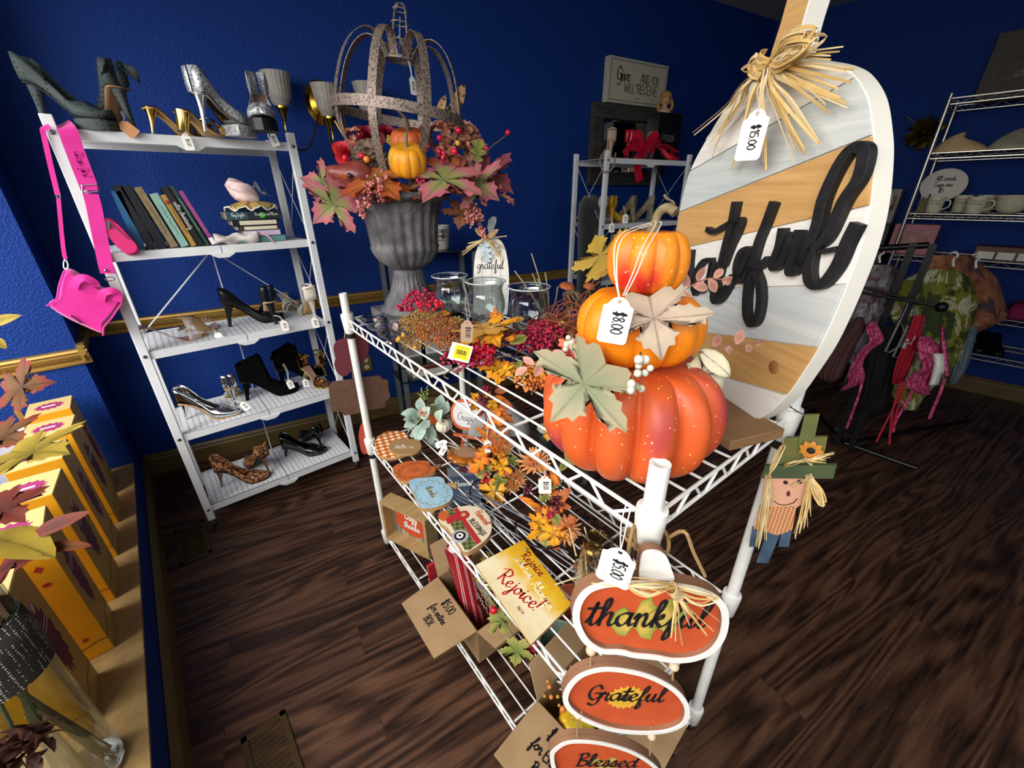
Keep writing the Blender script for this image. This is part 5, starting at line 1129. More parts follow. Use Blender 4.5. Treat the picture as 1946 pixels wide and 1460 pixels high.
# the word's first letters, behind the pumpkins
g0=sg(1313,480,.008);e1=sg(1520,444,.008);dd=V((e1[0]-g0[0],e1[1]-g0[1])).normalized();dx=g0[0]-dd.x*.07*(1 if e1[0]>g0[0]else 1)
def rel(a,b):return(g0[0]+dd.x*a-dd.y*b,g0[1]+dd.y*a+dd.x*b)
for P in([(-.11,.0),(-.135,.005),(-.145,-.035),(-.125,-.06),(-.1,-.02),(-.1,.0),(-.11,-.1),(-.14,-.13),(-.15,-.10),(-.08,-.04)],[(-.08,-.04),(-.055,.01),(-.045,-.01),(-.03,-.005),(-.04,-.05),(-.02,-.06)]):
 MB().strokes([[rel(*p)for p in P]],.014,.013,Matrix(),z0=.0006,nib=(.62,rad(20)),n=8).build('cutout_letter',M_blk,sign,smooth=50,bev=.001)
foot=MB();fm=rotmat(V((.93,-.36,0)).normalized(),V((.36,.93,0)).normalized(),(0,0,1),(.752,.235,ZT+.004))
foot.box((0,0,0),(.001,.001,.001));foot=MB()
A_=[atz(1386,858,ZT+.004),atz(1487,833,ZT+.004)];e_=(A_[1]-A_[0]);e_.normalize();f_=V((-e_.y,e_.x,0));M_f=rotmat(e_,f_,(0,0,1),A_[0]);wd_=(A_[1]-A_[0]).length
foot.T=M_f;foot.box((wd_/2,.16,.010),(wd_,.32,.02));foot.T=Matrix();foot.build('base_board',woodm('base_wood','7a5a3a','8f6c48',.6,(3,30,3)),sign,True,bev=.002)
def raffia(par,knot,ends,loops,nrm,m1,w=.006,n=3,jit=.012,seed=1,kr=.016,m2=None,name='raffia_bow',off=.012):
 rnd=random.Random(seed);mb=MB();mb2=MB();K=V(knot);nrm=V(nrm)
 J=lambda s:V((rnd.uniform(-s,s),rnd.uniform(-s,s),rnd.uniform(-s,s)))
 for i,e in enumerate(ends):
  for k in range(n):
   E=V(e)+J(jit);mid=K.lerp(E,.5)+nrm*rnd.uniform(.2,1)*off+J(jit*.7)
   P=smooth_pts([K+J(kr*.4),K.lerp(mid,.5)+nrm*off*.8+J(jit*.3),mid,E+nrm*rnd.uniform(.0,.6)*off],4)
   ww=w*rnd.uniform(.5,1.2);(mb if(i+k)%2 else mb2).ribbon(P,[ww*(1-.6*(j/len(P))**3)for j in range(len(P))],up=nrm+J(.7),t=.0006)
 for e,hw in loops:
  for k in range(n*4):
   E=V(e)+J(jit);d=(E-K).normalized();s=d.cross(nrm).normalized()*hw*rnd.uniform(.4,1.1);q=J(jit*.5)
   P=smooth_pts([K+J(kr*.3),K.lerp(E,.5)+s+nrm*off*rnd.uniform(.5,1.6)+q,E+nrm*off*rnd.uniform(.3,1.3),K.lerp(E,.5)-s+nrm*off*rnd.uniform(.4,1.4)-q,K+J(kr*.3)],5)
   (mb if k%2 else mb2).ribbon(P,w*rnd.uniform(.5,1),up=nrm+J(.8),t=.0006)
 a=nrm.orthogonal().normalized()
 for k in range(10):
  ang=k*.31;ax=V(nrm.cross(a));P=[K+nrm*off*.9+(a*cos(t_)*kr*.7+nrm*sin(t_)*kr*.8)+ax*(k-5)*kr*.16 for t_ in[pi*i/8-.2 for i in range(10)]]
  mb.ribbon(P,w*1.1,up=nrm,t=.0006)
 o=mb.build(name,m1,par,True,smooth=60);mb2.build('raffia_strands',m2 or m1,o if o.parent is None else par,True,smooth=60);return o
def sgp(x,y,off=.02):return atpl(x,y,SP+sn*off,sn)
bow=thing('raffia_bow','large raffia bow tied at the stem of the big plank sign','bow',sgp(1462,122))
raffia(bow,sgp(1462,122,.03),[sgp(x,y,.02)for x,y in[(1325,255),(1340,272),(1352,290),(1362,262),(1386,325),(1400,318),(1466,312),(1516,285),(1520,305),(1546,272),(1560,268),(1572,205),(1586,188),(1612,200),(1605,170),(1600,100),(1610,132),(1622,142),(1380,240),(1500,250),(1590,105)]],[(sgp(1555,70,.03),.02),(sgp(1558,85,.04),.016),(sgp(1428,132,.03),.012)],sn,M_raffia,.005,2,.009,3,.018,M_raf2)
tag_at('white price tag lettered $15.00 hanging from the raffia bow of the big sign',1440,216,dep(sgp(1440,216,.05)),(.048,.066),'$15.00',[(1448,170,dep(sgp(1448,170,.06))),(1456,130,dep(sgp(1456,130,.06)))],-.05,1,nrm=sn*1.0+tocam(SP)*.5)
# ---------------- berry candle centrepiece ----------------
CT=thing('berry_centrepiece','long candle centrepiece of crimson and rust berries with three glass cups','centrepiece',atz(930,690,ZT+.004))
def at_(x,y,z):return atz(x,y,z)
cups=[(.772,1.205,.063),(.782,1.02,.066),(.828,.872,.065)]
M_glass=glassmat('clear_glass','eef2f2');M_iron=mat('dark_iron','1c1a18',.45,metal=.6)
for k,(x,y,r)in enumerate(cups):
 gcup=thing('glass_candle_cup',['clear glass candle cup beside the urn foot, leftmost of three','clear glass candle cup between the other two cups','clear glass candle cup nearest the stacked pumpkins'][k],'glass',(x,y,ZT+.03),0,'glass cups of the centrepiece')
 s=r/.06;pr=[(.0,.003),(.03,.003),(.036,.012),(.048,.03),(.055,.05),(.055,.068),(.049,.09),(.047,.10),(.052,.115),(.0585,.122)]
 mb=MB();mb.lathe([(a*s,b*s*1.05)for a,b in pr]+[((a-.0022)*s if a else 0,b*s*1.05+.002)for a,b in pr[::-1]],40);mb.build('bowl',M_glass,gcup,smooth=180)
 MB().tube([V((.0575*s*cos(a),.0575*s*sin(a),.1285*s))for a in[2*pi*i/40 for i in range(40)]],.0017,6,closed=True).build('rim',mat('glass_rim','e8eeee',.05,alpha=.75),gcup,smooth=180)
mb=MB()
for x,y,r in cups:mb.lathe([(0,.018),(.04,.018),(.042,.022),(.042,.027),(.038,.024),(0,.023)],20,Matrix.Translation((x,y,ZT)))
mb.tube([V((x,y,ZT+.02))for x,y,r in cups],.005,6);mb.tube([V((x,y,ZT+.012))for x,y in[(.79,1.27),(.69,.95),(.72,.72)]],.006,6);mb.build('candle_holder',M_iron,CT,True)
def clump(c,R,n,r,m,name,seed,sq=.75,kind=None):
 rnd=random.Random(seed);c=V(c);P=[];n=int(n*1.6);R*=1.12;c.z+=.012
 for i in range(n):
  a=rnd.uniform(0,2*pi);q=rnd.random()**.45;h=rnd.uniform(-.6,1);P.append(c+V((cos(a)*q*R,sin(a)*q*R,(h*(1-.7*q)+.1)*R*sq)))
 mb=MB()
 for p in P:mb.sphere(p,r*rnd.uniform(.65,1.3),6,4)
 return mb.build(name,m,CT,True,smooth=180,kind=kind)
M_rustb=mat('seed_rust','8a4426',.6,col2='a86a34',nscale=50);M_tanb=mat('seed_tan','9a7232',.6,col2='b88a44',nscale=50)
Z1=ZT+.035
for k,(px,py,zz_,R,n,r,m,nm)in enumerate([
 (800,575,.115,.042,46,.0052,M_bcr,'crimson_berries'),(780,590,.09,.038,34,.005,M_bcr,'crimson_berries'),(818,592,.11,.034,30,.005,M_bred,'crimson_berries'),
 (808,625,.06,.062,560,.0021,M_tanb,'tan_seed_heads'),(842,640,.06,.066,640,.0022,M_rustb,'rust_seed_heads'),(870,660,.05,.052,420,.0022,M_rustb,'rust_seed_heads'),(795,660,.015,.04,200,.002,M_tanb,'tan_seed_heads'),(945,655,.055,.05,380,.0021,M_rustb,'rust_seed_heads'),
 (905,695,.045,.038,56,.0052,M_bcr,'crimson_berries'),(915,680,.055,.036,46,.005,M_bred,'crimson_berries'),(1010,662,.05,.048,90,.0046,M_bcr,'crimson_berries'),(1038,640,.06,.043,80,.0048,M_bcr,'crimson_berries'),(1022,628,.05,.03,26,.0052,M_bred,'crimson_berries'),
 (940,705,.02,.035,24,.005,M_bor,'orange_berries'),(1000,722,.02,.035,60,.0034,M_bgo,'gold_berries'),(1005,742,.01,.03,30,.0042,M_bor,'orange_berries'),(835,640,.055,.06,12,.0062,M_bor,'orange_berries'),(790,655,.03,.05,7,.006,M_bgo,'gold_berries'),(1065,640,.02,.04,160,.0022,M_rustb,'rust_seed_heads'),(860,690,.01,.03,16,.005,M_bcr,'crimson_berries'),(930,560,.05,.035,40,.004,M_bcr,'crimson_berries'),(900,640,.04,.045,200,.0021,M_rustb,'rust_seed_heads'),(985,640,.03,.035,24,.0045,M_bdk,'plum_berries')]):
 clump(at_(px,py,ZT+zz_),R,n,r,m,nm,k)
def zl(out,bx,by,bz,tx,ty,tz,m,seed,sz=1.0,nr=(0,0,.8),bend=(.15,.2,.15),par=None,name='leaf'):
 q=.05 if by<668 else .015;B,T_=atz(bx,by,ZT+bz+q),atz(tx,ty,ZT+tz+q);M,L=leafM(B,T_,tocam(B)*.9+V(nr)*.7);return MB().leaf(out,M,L*sz,*bend,seed=seed).build(name,m,par or CT,True,smooth=180)
M_lf_yw=attrmat('leaf_ochre',[(0,'a87a3a'),(.5,'c99a4a'),(1,'b8863c')],vein='7a5524',noise=25)
for k,a in enumerate([(MAPLE,922,640,.05,905,592,.075,M_lf_yw),(MAPLE,920,622,.05,955,655,.05,M_lf_yel),(MAPLE,925,640,.045,912,660,.03,M_lf_yw),(MAPLE,935,605,.05,965,595,.06,M_lf_org),(OVAL,955,640,.04,905,650,.05,M_lf_yel),(OAK,843,600,.06,856,585,.07,M_lf_yel),(OAK,860,605,.05,882,612,.05,M_lf_gr),(MAPLE,950,690,.03,944,735,.01,M_lf_yel),(MAPLE,952,695,.03,916,722,.015,M_lf_yel),(MAPLE,955,700,.03,975,718,.02,M_lf_yel),(MAPLE,1020,690,.035,1030,742,.01,M_lf_org),(OVAL,1000,640,.05,960,655,.05,M_lf_gr),(OVAL,990,700,.04,968,678,.04,M_lf_gr),(OAK,985,615,.06,990,592,.08,M_lf_yw),(OAK,1060,620,.04,1075,608,.06,M_lf_yw),(OVAL,1000,700,.03,985,725,.02,M_lf_sage),(OVAL,880,700,.02,855,712,.01,M_lf_red),(OVAL,985,712,.03,1010,705,.03,M_lf_pink),(MAPLE,1000,690,.03,1005,735,.0,M_lf_or),(OAK,975,650,.05,960,630,.06,M_lf_org)]):
 zl(*a,k+60,sz=.72)
mb=MB()
for P in([(925,645),(950,668),(950,690)],[(990,650),(975,690),(960,720)],[(880,690),(845,712),(852,720)],[(1040,680),(1020,720),(1010,750)],[(840,650),(900,660),(980,680),(1040,660)]):
 mb.tube(smooth_pts([atz(x,y,ZT+.03)for x,y in P],4),.0018,5)
mb.build('vine_twig',M_stem,CT,True)
M_kt=mat('taupe_card','a89078',.75)
price_tag('taupe tag lettered $10.00 hanging on black cord from the berry centrepiece',atz(888,612,ZT+.17),V((-.05,0,-1))+_r*-.05,tocam(atz(888,612,ZT+.17)),(.026,.045),'$10.00',[atz(890,602,ZT+.165),atz(888,585,ZT+.16),atz(886,565,ZT+.155)],m=M_kt,txtrot=1)
lb=thing('barcode_label','white and yellow barcode label propped against the berries','label',M=basis(tocam(atz(875,672,ZT+.03))+V((0,0,.6)),_r+_u*-.25,atz(875,670,ZT+.095)))
MB().box((0,0,0),(.048,.042,.0006)).build('card',M_tag,lb,smooth=0);MB().box((.003,.0,.0006),(.034,.033,.0005)).build('yellow_sticker',mat('label_yellow','e8d21e',.6),lb,smooth=0)
mb=MB();rnd=random.Random(4);x=-.009
while x<.015:w_=rnd.choice((.0006,.001,.0016));mb.box((x,.0,.0010),(w_,.012,.0003));x+=w_+rnd.choice((.0006,.001))
mb.strokes(scribble(.026,.002,14,3),.0006,.0003,Matrix.Translation((.003,.012,.0009)));mb.strokes(scribble(.026,.002,14,5),.0006,.0003,Matrix.Translation((.003,-.011,.0009)));mb.build('barcode',M_ink,lb,smooth=0)
# ---------------- small white pumpkin sign ----------------
pb_=V((.905,1.205,ZT+.004));nn=V((-pb_.x,-pb_.y,0)).normalized();nn=(nn+V((-.12,0,0))).normalized();xx=V((0,0,1)).cross(nn);MG=rotmat(xx,(0,0,1),nn,pb_);MGI=MG.inverted()
def gg(x,y):p=MGI@atpl(x,y,pb_,nn);return(p.x,p.y)
gs_=thing('wooden_pumpkin_sign','small white wooden pumpkin standing behind the glass cups, lettered grateful','sign',M=MG)
out=[(p.x,p.y)for p in smooth_pts([gg(*q)+(0,)for q in[(900,600),(899,560),(900,520),(903,485),(912,462),(926,452),(942,452),(955,462),(963,485),(967,520),(967,560),(964,600)]],3)]
out[0]=(out[0][0],0);out[-1]=(out[-1][0],0)
if area2(out)<0:out=out[::-1]
MB().prism(out,.018,z0=-.02).build('side_board',M_pt,gs_,bev=.001);MB().prism(out,.003,z0=-.0015).build('white_face',M_pw,gs_,smooth=0)
P=[gg(*q)for q in[(931,450),(926,432),(928,418),(936,411),(944,413),(943,424),(938,436),(940,450)]]
P=P if area2(P)>0 else P[::-1];MB().prism(P,.02,z0=-.016).build('stem',mat('stem_grey','9aa0a0',.5),gs_,bev=.001)
mb=MB()
for px in(917,935,952):a,b=gg(px,465),gg(px,590);mb.box(((a[0]+b[0])/2,(a[1]+b[1])/2,.0016),(.0012,abs(a[1]-b[1]),.0004))
mb.build('board_groove',mat('groove_brown','6a5a4c',.7),gs_,smooth=0)
a,b=gg(905,507),gg(958,507);c_=gg(932,507);hh=abs(b[0]-a[0])/6.6;MB().strokes(text_strokes('grateful',hh,c_[0],c_[1]),hh*.2,.0006,Matrix(),z0=.0016,nib=(.4,.6)).build('lettering',M_ink,gs_)
def ggp(x,y,o=.006):return atpl(x,y,pb_+nn*o,nn)
raffia(gs_,ggp(925,452,.012),[ggp(x,y,.01)for x,y in[(880,478),(878,484),(886,470),(955,495),(950,478),(963,450),(960,475),(890,462),(948,488)]],[(ggp(945,438,.015),.008),(ggp(905,436,.015),.008)],nn,M_raffia,.004,2,.004,8,.008,M_raf2)
for k,(b,t)in enumerate([((927,462),(910,478)),((930,458),(945,484)),((926,470),(922,502)),((926,462),(940,460))]):
 B,T_=ggp(*b,.018),ggp(*t,.014);M,L=leafM(B,T_,nn);MB().leaf(OAK,M,L,.1,.1,.1,seed=k).build('pale_blue_leaf',attrmat('leaf_pale_blue',[(0,'a8bcc4'),(1,'ccd8dc')],vein='f0f0f0',noise=40),gs_,True,smooth=180)
# ---------------- dried straw arrangement ----------------
SA=thing('dried_arrangement','tangle of rust vines, dried mushrooms and grass between the cups and pumpkins','dried flowers',(.86,.74,ZT+.004))
rnd=random.Random(9);mb=MB();C0=V((.86,.74,ZT+.03))
for i in range(46):
 a=rnd.uniform(0,6.28);P=[]
 r0=rnd.uniform(.03,.1);h0=rnd.uniform(-.02,.07);ph=rnd.uniform(0,6)
 for k in range(9):t=a+k*.7*rnd.choice((1,1,.8));P.append(C0+V((cos(t)*r0*(1+.25*sin(k+ph)),sin(t)*r0*(1+.2*cos(k)),h0+.035*sin(k*1.3+ph))))
 mb.tube(smooth_pts(P,4),.0016,5)
mb.build('rust_vine',mat('rust_vine','8f4a2a',.7),SA,True)
mb=MB();mb.grid(lambda u,v:C0+V((.1*v*cos(2*pi*u),.1*v*sin(2*pi*u),.03*(1-v*v)-.022+.006*sin(30*u+9*v))),30,6,cu=True);mb.build('moss_pad',mat('brown_moss','4a3420',.95,bump=.8,bscale=80),SA,True)
for k,(px,py,d,r)in enumerate([(1078,545,1.27,.026),(1120,545,1.30,.02)]):
 c=atd(px,py,d);mb=MB();mb.lathe([(.001,.012),(r*.6,.011),(r*.95,.003),(r,-.004),(r*.7,-.002),(.001,-.002)],18,basis(V((.1,-.2,1)),(1,0,0),c));o=mb.build('dried_mushroom',mat('mushroom_rust','a85a2a',.7,col2='8a4420',nscale=60),SA,True)
 mb=MB();mb.tube(smooth_pts([c,c+V((0,0,-.05)),V((C0.x,C0.y,C0.z))],4),.003,6);mb.build('mushroom_stem',M_stalk,SA,True)
mb=MB()
for a,b in[((1035,600),(978,515)),((1040,600),(1010,482)),((1035,600),(1012,520)),((1042,600),(1036,518)),((1045,600),(1060,545)),((1030,600),(995,540)),((1038,605),(1022,530))]:
 mb.tube(smooth_pts([atd(*a,1.29),atd((a[0]+b[0])/2+3,(a[1]+b[1])/2,1.31),atd(*b,1.33)],4),.0022,5)
mb.build('grass_blade',mat('dry_grass','9a8a68',.8),SA,True)
pinecone(SA,atd(1088,572,1.24),V((.2,-.2,.8)),.06,.03,M_cone)
mb=MB()
for P in([(1045,610),(1060,640),(1090,620),(1120,590)],[(1095,600),(1130,530),(1150,500)],[(1110,620),(1095,575),(1140,535)],[(1080,560),(1090,600),(1090,640)]):
 mb.tube(smooth_pts([atd(x,y,1.2)for x,y in P],5),.0017,5)
mb.build('rust_vine',mat('rust_vine'),SA,True)
clump_=[V((C0.x-.05+rnd.uniform(-.05,.05),C0.y+rnd.uniform(-.06,.04),ZT+.03+rnd.uniform(-.01,.03)))for i in range(150)]
berries(SA,clump_,.0026,M_bdk,'dark_seeds',None,2)
# clear bag lying beside the urn
o=thing('clear_bag','clear plastic bag lying flat before the urn foot','bag',atz(735,618,ZT+.004))
A=[atz(*q,ZT+.004)for q in[(672,606),(742,655),(800,640),(735,588)]]
mb=MB();mb.grid(lambda u,v:A[0].lerp(A[1],u).lerp(A[3].lerp(A[2],u),v)+V((0,0,.003+.022*sin(pi*u)*sin(pi*v)*(1+.5*sin(9*u+7*v))+.004*sin(23*u-11*v))),18,12);mb.build('film',glassmat('clear_film','d8d8dc',.35,.12),o,True,smooth=180,sol=.0008)
mb=MB();mb.bar(A[0].lerp(A[2],.35)+V((0,0,.008)),A[0].lerp(A[2],.7)+V((0,0,.010)),.03,.004);mb.build('paper_insert',mat('paper_pink_brown','8a5a54',.6,col2='c8b0a8',nscale=40),o,True)
# ---------------- signs lying on the middle shelf ----------------
def flat_sign(name,label,cat,px,z0,t,face,side,cen=None,group=None,sm=3,parent=None):
 # a thin board lying on the wires: outline from its top face
 zt=z0+t;P=[atz(x,y,zt)for x,y in px];c=sum(P,V())/len(P);c.z=z0
 root=parent or thing(name,label,cat,c,CA*-1,group)
 if parent:c=None
 I=root.matrix_basis.inverted();Q=[I@p for p in P];out=[(p.x,p.y)for p in(smooth_pts([(q.x,q.y,0)for q in Q],sm,True)if sm else Q)]
 if area2(out)<0:out=out[::-1]
 zb=(I@V((0,0,z0))).z
 MB().prism(out,t-.0006,z0=zb).build('board' if not parent else name,side,root,bev=.0008);MB().prism(out,.0007,z0=zb+t-.0005).build('painted_face' if not parent else name+'_face',face,root,smooth=0)
 return root,I,out,zb+t+.0003
def on(I,x,y,z):p=I@atz(x,y,z);return(p.x,p.y)
def textM(I,a,b,z,zl):
 # local frame whose x runs from photo point a to b on the face
 A,B=on(I,*a,z),on(I,*b,z);d=V((B[0]-A[0],B[1]-A[1],0));L=d.length;d.normalize();n=V((-d.y,d.x,0));return rotmat(d,n,(0,0,1),((A[0]+B[0])/2,(A[1]+B[1])/2,zl)),L
M_mdf=mat('mdf_edge','b08a5c',.7,col2='a07c50',nscale=40);ZW=ZM+.004
def plaid(name,a,b,c,s,rot=.3):
 m=mat(name,a,.7);t=NT(m);bb=t.n['Principled BSDF'];tc=t.new('ShaderNodeTexCoord');mp=t.new('ShaderNodeMapping');mp.inputs['Scale'].default_value=(s,s,s);mp.inputs['Rotation'].default_value=(0,0,rot);t.link(tc.outputs['Object'],mp.inputs[0])
 sx=t.new('ShaderNodeSeparateXYZ');t.link(mp.outputs[0],sx.inputs[0]);o=[]
 for k in(0,1):
  fr=t.new('ShaderNodeMath',operation='FRACT');t.link(sx.outputs[k],fr.inputs[0]);g=t.new('ShaderNodeMath',operation='GREATER_THAN');g.inputs[1].default_value=.5;t.link(fr.outputs[0],g.inputs[0]);o.append(g)
 ad=t.new('ShaderNodeMath',operation='ADD');t.link(o[0].outputs[0],ad.inputs[0]);t.link(o[1].outputs[0],ad.inputs[1]);dv=t.new('ShaderNodeMath',operation='MULTIPLY');dv.inputs[1].default_value=.5;t.link(ad.outputs[0],dv.inputs[0])
 r=t.new('ShaderNodeValToRGB');r.color_ramp.interpolation='CONSTANT';e=r.color_ramp.elements;e.new(.7)
 for q,(p,cc)in zip(e,[(0,a),(.3,b),(.8,c)]):q.position=p;q.color=srgb(cc)
 t.link(dv.outputs[0],r.inputs[0]);t.link(r.outputs[0],bb.inputs['Base Color']);return m
gf='painted wooden signs lying along the middle shelf edge'
r_,I,o_,zl=flat_sign('pumpkin_sign','orange checked pumpkin sign with a brown pumpkin lettered hello fall, by the far post','sign',[(712,845),(716,832),(730,822),(750,819),(768,822),(776,832),(778,850),(772,862),(755,868),(735,870),(718,864)],ZW,.014,plaid('orange_check','ece6dc','d0822c','b8501e',38,.2),M_mdf,group=gf)
MB().prism([(p.x,p.y)for p in smooth_pts([on(I,x,y,ZW+.026)+(0,)for x,y in[(738,850),(746,838),(762,834),(778,834),(794,836),(801,846),(797,856),(782,862),(765,863),(748,860)]],3,True)][::-1 if area2([on(I,x,y,ZW)for x,y in[(738,850),(762,834),(801,846),(765,863)]])<0 else 1],.011,z0=zl).build('brown_pumpkin',mat('sign_taupe_brown','9c7a50',.7),r_,bev=.0008)
M2,L=textM(I,(747,851),(790,849),ZW+.026,zl+.0112);MB().strokes(text_strokes('Hello',L*.13,-L*.16),L*.028,.0004,M2,nib=(.5,.6)).strokes(text_strokes('FALL',L*.055,L*.32,-L*.06),L*.013,.0004,M2).build('lettering',M_tag,r_)
M_org=mat('sign_orange','c4642e',.65,col2='b85a28',nscale=30)
r_,I,o_,zl=flat_sign('pumpkin_sign','plain orange wooden pumpkin sign, between the checked one and the blue one','sign',[(746,893),(752,884),(770,878),(790,876),(810,876),(816,879),(817,885),(825,888),(827,895),(815,901),(797,907),(778,913),(763,914),(753,905)],ZW,.016,M_org,M_mdf,group=gf)
MB().prism([on(I,*q,ZW+.012)for q in[(822,893),(826,884),(838,882),(836,888)]][::-1],.012,z0=zl-.014).build('stem',mat('stem_brown','7a5c40',.7),r_,bev=.001)
mb=MB();cx1,cy1=on(I,787,894,ZW+.016);vr=[(cx1+.045*cos(a)*1.15,cy1+.024*sin(a))for a in[2*pi*i/22 for i in range(23)]]
ct_=[on(I,787,894,ZW+.016),on(I,755,896,ZW+.016),on(I,787,880,ZW+.016)]
def wreath(I,c,ax,ay,z,zl,m,root,w,seed=1):
 C,A,B=[V(on(I,*q,z)+(0,))for q in(c,ax,ay)];a_,b_=A-C,B-C;mb=MB();rnd=random.Random(seed)
 mb.strokes([[(C+a_*cos(t)+b_*sin(t))[:2]for t in[2*pi*i/30 for i in range(31)]]],w,.0004,Matrix.Translation((0,0,zl)))
 for i in range(26):
  t=2*pi*i/26;p=C+a_*cos(t)+b_*sin(t);q=C+(a_*cos(t+.12)+b_*sin(t+.12))*(1.18 if i%2 else .84);mb.strokes([[p[:2],q[:2]]],w*2.2,.0004,Matrix.Translation((0,0,zl)))
 mb.build('wreath_print',m,root)
wreath(I,(787,894),(757,897),(790,881),ZW+.016,zl,mat('print_dark_brown','5d3320',.7),r_,.0008)
M2,L=textM(I,(770,899),(803,890),ZW+.016,zl);MB().strokes(scribble(L*.6,L*.16,12,3),L*.02,.0004,M2@Matrix.Translation((0,L*.1,0))).strokes(scribble(L*.6,L*.16,12,5),L*.02,.0004,M2@Matrix.Translation((0,-L*.12,0))).build('lettering',mat('print_dark_brown'),r_)
M_blue=mat('sign_pale_blue','9cc0d2',.65,col2='8eb4c8',nscale=30)
r_,I,o_,zl=flat_sign('pumpkin_sign','pale blue wooden pumpkin sign with a gold wreath print','sign',[(777,918),(783,911),(800,909),(820,907),(833,906),(843,910),(846,918),(856,926),(861,938),(856,951),(841,960),(820,965),(806,966),(797,962),(788,943)],ZW,.016,M_blue,M_mdf,group=gf)
MB().prism([on(I,*q,ZW+.012)for q in[(848,926),(850,919),(868,918),(868,925)]][::-1],.012,z0=zl-.014).build('stem',mat('stem_tan','b08c58',.7),r_,bev=.001)
wreath(I,(820,936),(790,932),(824,914),ZW+.016,zl,mat('print_gold','8a7a48',.6),r_,.0008,2)
M2,L=textM(I,(808,922),(828,950),ZW+.016,zl);MB().strokes(text_strokes('thanks',L*.13),L*.03,.0004,M2).build('lettering',mat('print_gold'),r_)
# camper
r_,I,o_,zl=flat_sign('camper_sign','camper shaped wooden sign lettered harvest blessings','sign',[(833,985),(836,975),(852,969),(880,962),(905,963),(922,972),(932,988),(934,1008),(925,1024),(908,1038),(890,1048),(880,1047),(872,1036),(862,1022),(850,1003),(838,995)],ZW,.018,mat('sign_cream','ddd0b4',.65,col2='d2c4a6',nscale=30),M_mdf,group=gf)
def patch(I,px,z,zl,t,m,nm,root,sm=0):
 P=[on(I,*q,z)for q in px]
 if sm:P=[(p.x,p.y)for p in smooth_pts([p+(0,)for p in P],sm,True)]
 if area2(P)<0:P=P[::-1]
 return MB().prism(P,t,z0=zl).build(nm,m,root,smooth=0)
zc=ZW+.018;M_redp=mat('sign_red','a8282c',.6)
patch(I,[(843,973),(862,967),(905,1036),(893,1046),(884,1046)],zc,zl,.0005,plaid('green_plaid','7c7a3c','55602c','3a3a24',60,.5),'plaid_panel',r_)
patch(I,[(862,967),(869,965),(915,1030),(906,1036)],zc,zl+.0002,.0005,M_redp,'red_stripe',r_)
patch(I,[(832,984),(836,975),(845,971),(852,976),(850,987),(842,991)],zc,zl+.0004,.0008,mat('sign_orange'),'orange_pumpkin',r_,3)
patch(I,[(848,988),(855,981),(880,972),(888,973),(892,979),(887,986),(868,990),(852,997)],zc,zl+.0006,.001,M_redp,'truck_body',r_,2)
A_=on(I,881,979,zc);MB().lathe([(0,.001),(.007,.001),(.008,0)],18,Matrix.Translation((A_[0],A_[1],zl+.0014))).build('window_print',mat('print_tan','b8a070',.6),r_)
B_=on(I,874,1020,zc)
for rr,mm,nn_,h_ in((.026,mat('pale_grey_wood','b4b2b4',.7,col2='9c9a9e',nscale=50),'wheel_arch',.0015),(.017,M_blk,'tyre',.003),(.0105,M_tag,'wheel_ring',.0036),(.0045,M_blk,'hub',.0042)):
 MB().lathe([(0,h_),(rr,h_),(rr,0)],26,Matrix.Translation((B_[0],B_[1],zl+.0002))).build(nn_,mm,r_)
M2,L=textM(I,(895,968),(931,1008),zc,zl+.0012);MB().strokes(text_strokes('Harvest',L*.105,0,L*.05),L*.026,.0004,M2,nib=(.4,.6)).build('lettering',mat('ink_orange_red','c8502c',.6),r_)
M2,L=textM(I,(885,980),(925,1026),zc,zl+.0012);MB().strokes(text_strokes('BLESSINGS',L*.062,L*.03,L*.0,sx=1.3),L*.016,.0004,M2).build('lettering',mat('print_black','2a2624',.6),r_)
# rejoice plaque
def rejoice_mat():
 m=mat('plaque_yellow_wash','d8a81c',.5);t=NT(m);b=t.n['Principled BSDF'];tc=t.new('ShaderNodeTexCoord');sx=t.new('ShaderNodeSeparateXYZ');t.link(tc.outputs['Object'],sx.inputs[0])
 nz=t.new('ShaderNodeTexNoise',i_Scale=22.0,i_Detail=4.0);t.link(tc.outputs['Object'],nz.inputs['Vector'])
 ma=t.new('ShaderNodeMath',operation='MULTIPLY_ADD');ma.inputs[1].default_value=5.2;ma.inputs[2].default_value=.18;t.link(sx.outputs[0],ma.inputs[0])
 ad=t.new('ShaderNodeMath',operation='ADD');t.link(ma.outputs[0],ad.inputs[0]);mm=t.new('ShaderNodeMath',operation='MULTIPLY');mm.inputs[1].default_value=.55;t.link(nz.outputs[0],mm.inputs[0]);t.link(mm.outputs[0],ad.inputs[1])
 r=t.new('ShaderNodeValToRGB');e=r.color_ramp.elements;e.new(.5);e.new(.7)
 for q,(p,c)in zip(e,[(0,'d8c69a'),(.32,'e6d9b4'),(.6,'dcb02a'),(1,'c9920e')]):q.position=p;q.color=srgb(c)
 t.link(ad.outputs[0],r.inputs[0]);t.link(r.outputs[0],b.inputs['Base Color']);return m
r_,I,o_,zl=flat_sign('wall_plaque','yellow and cream plaque reading rejoice in the Lord always, on the middle shelf edge','sign',[(904,1074),(1009,1225),(1086,1148),(995,1026)],ZW,.009,rejoice_mat(),M_mdf,group=gf,sm=0)
zc=ZW+.009;M_mar=mat('ink_maroon','8a2a24',.6);M_redi=mat('ink_red','b0261c',.6);M_whi=mat('ink_white','f2ead8',.6)
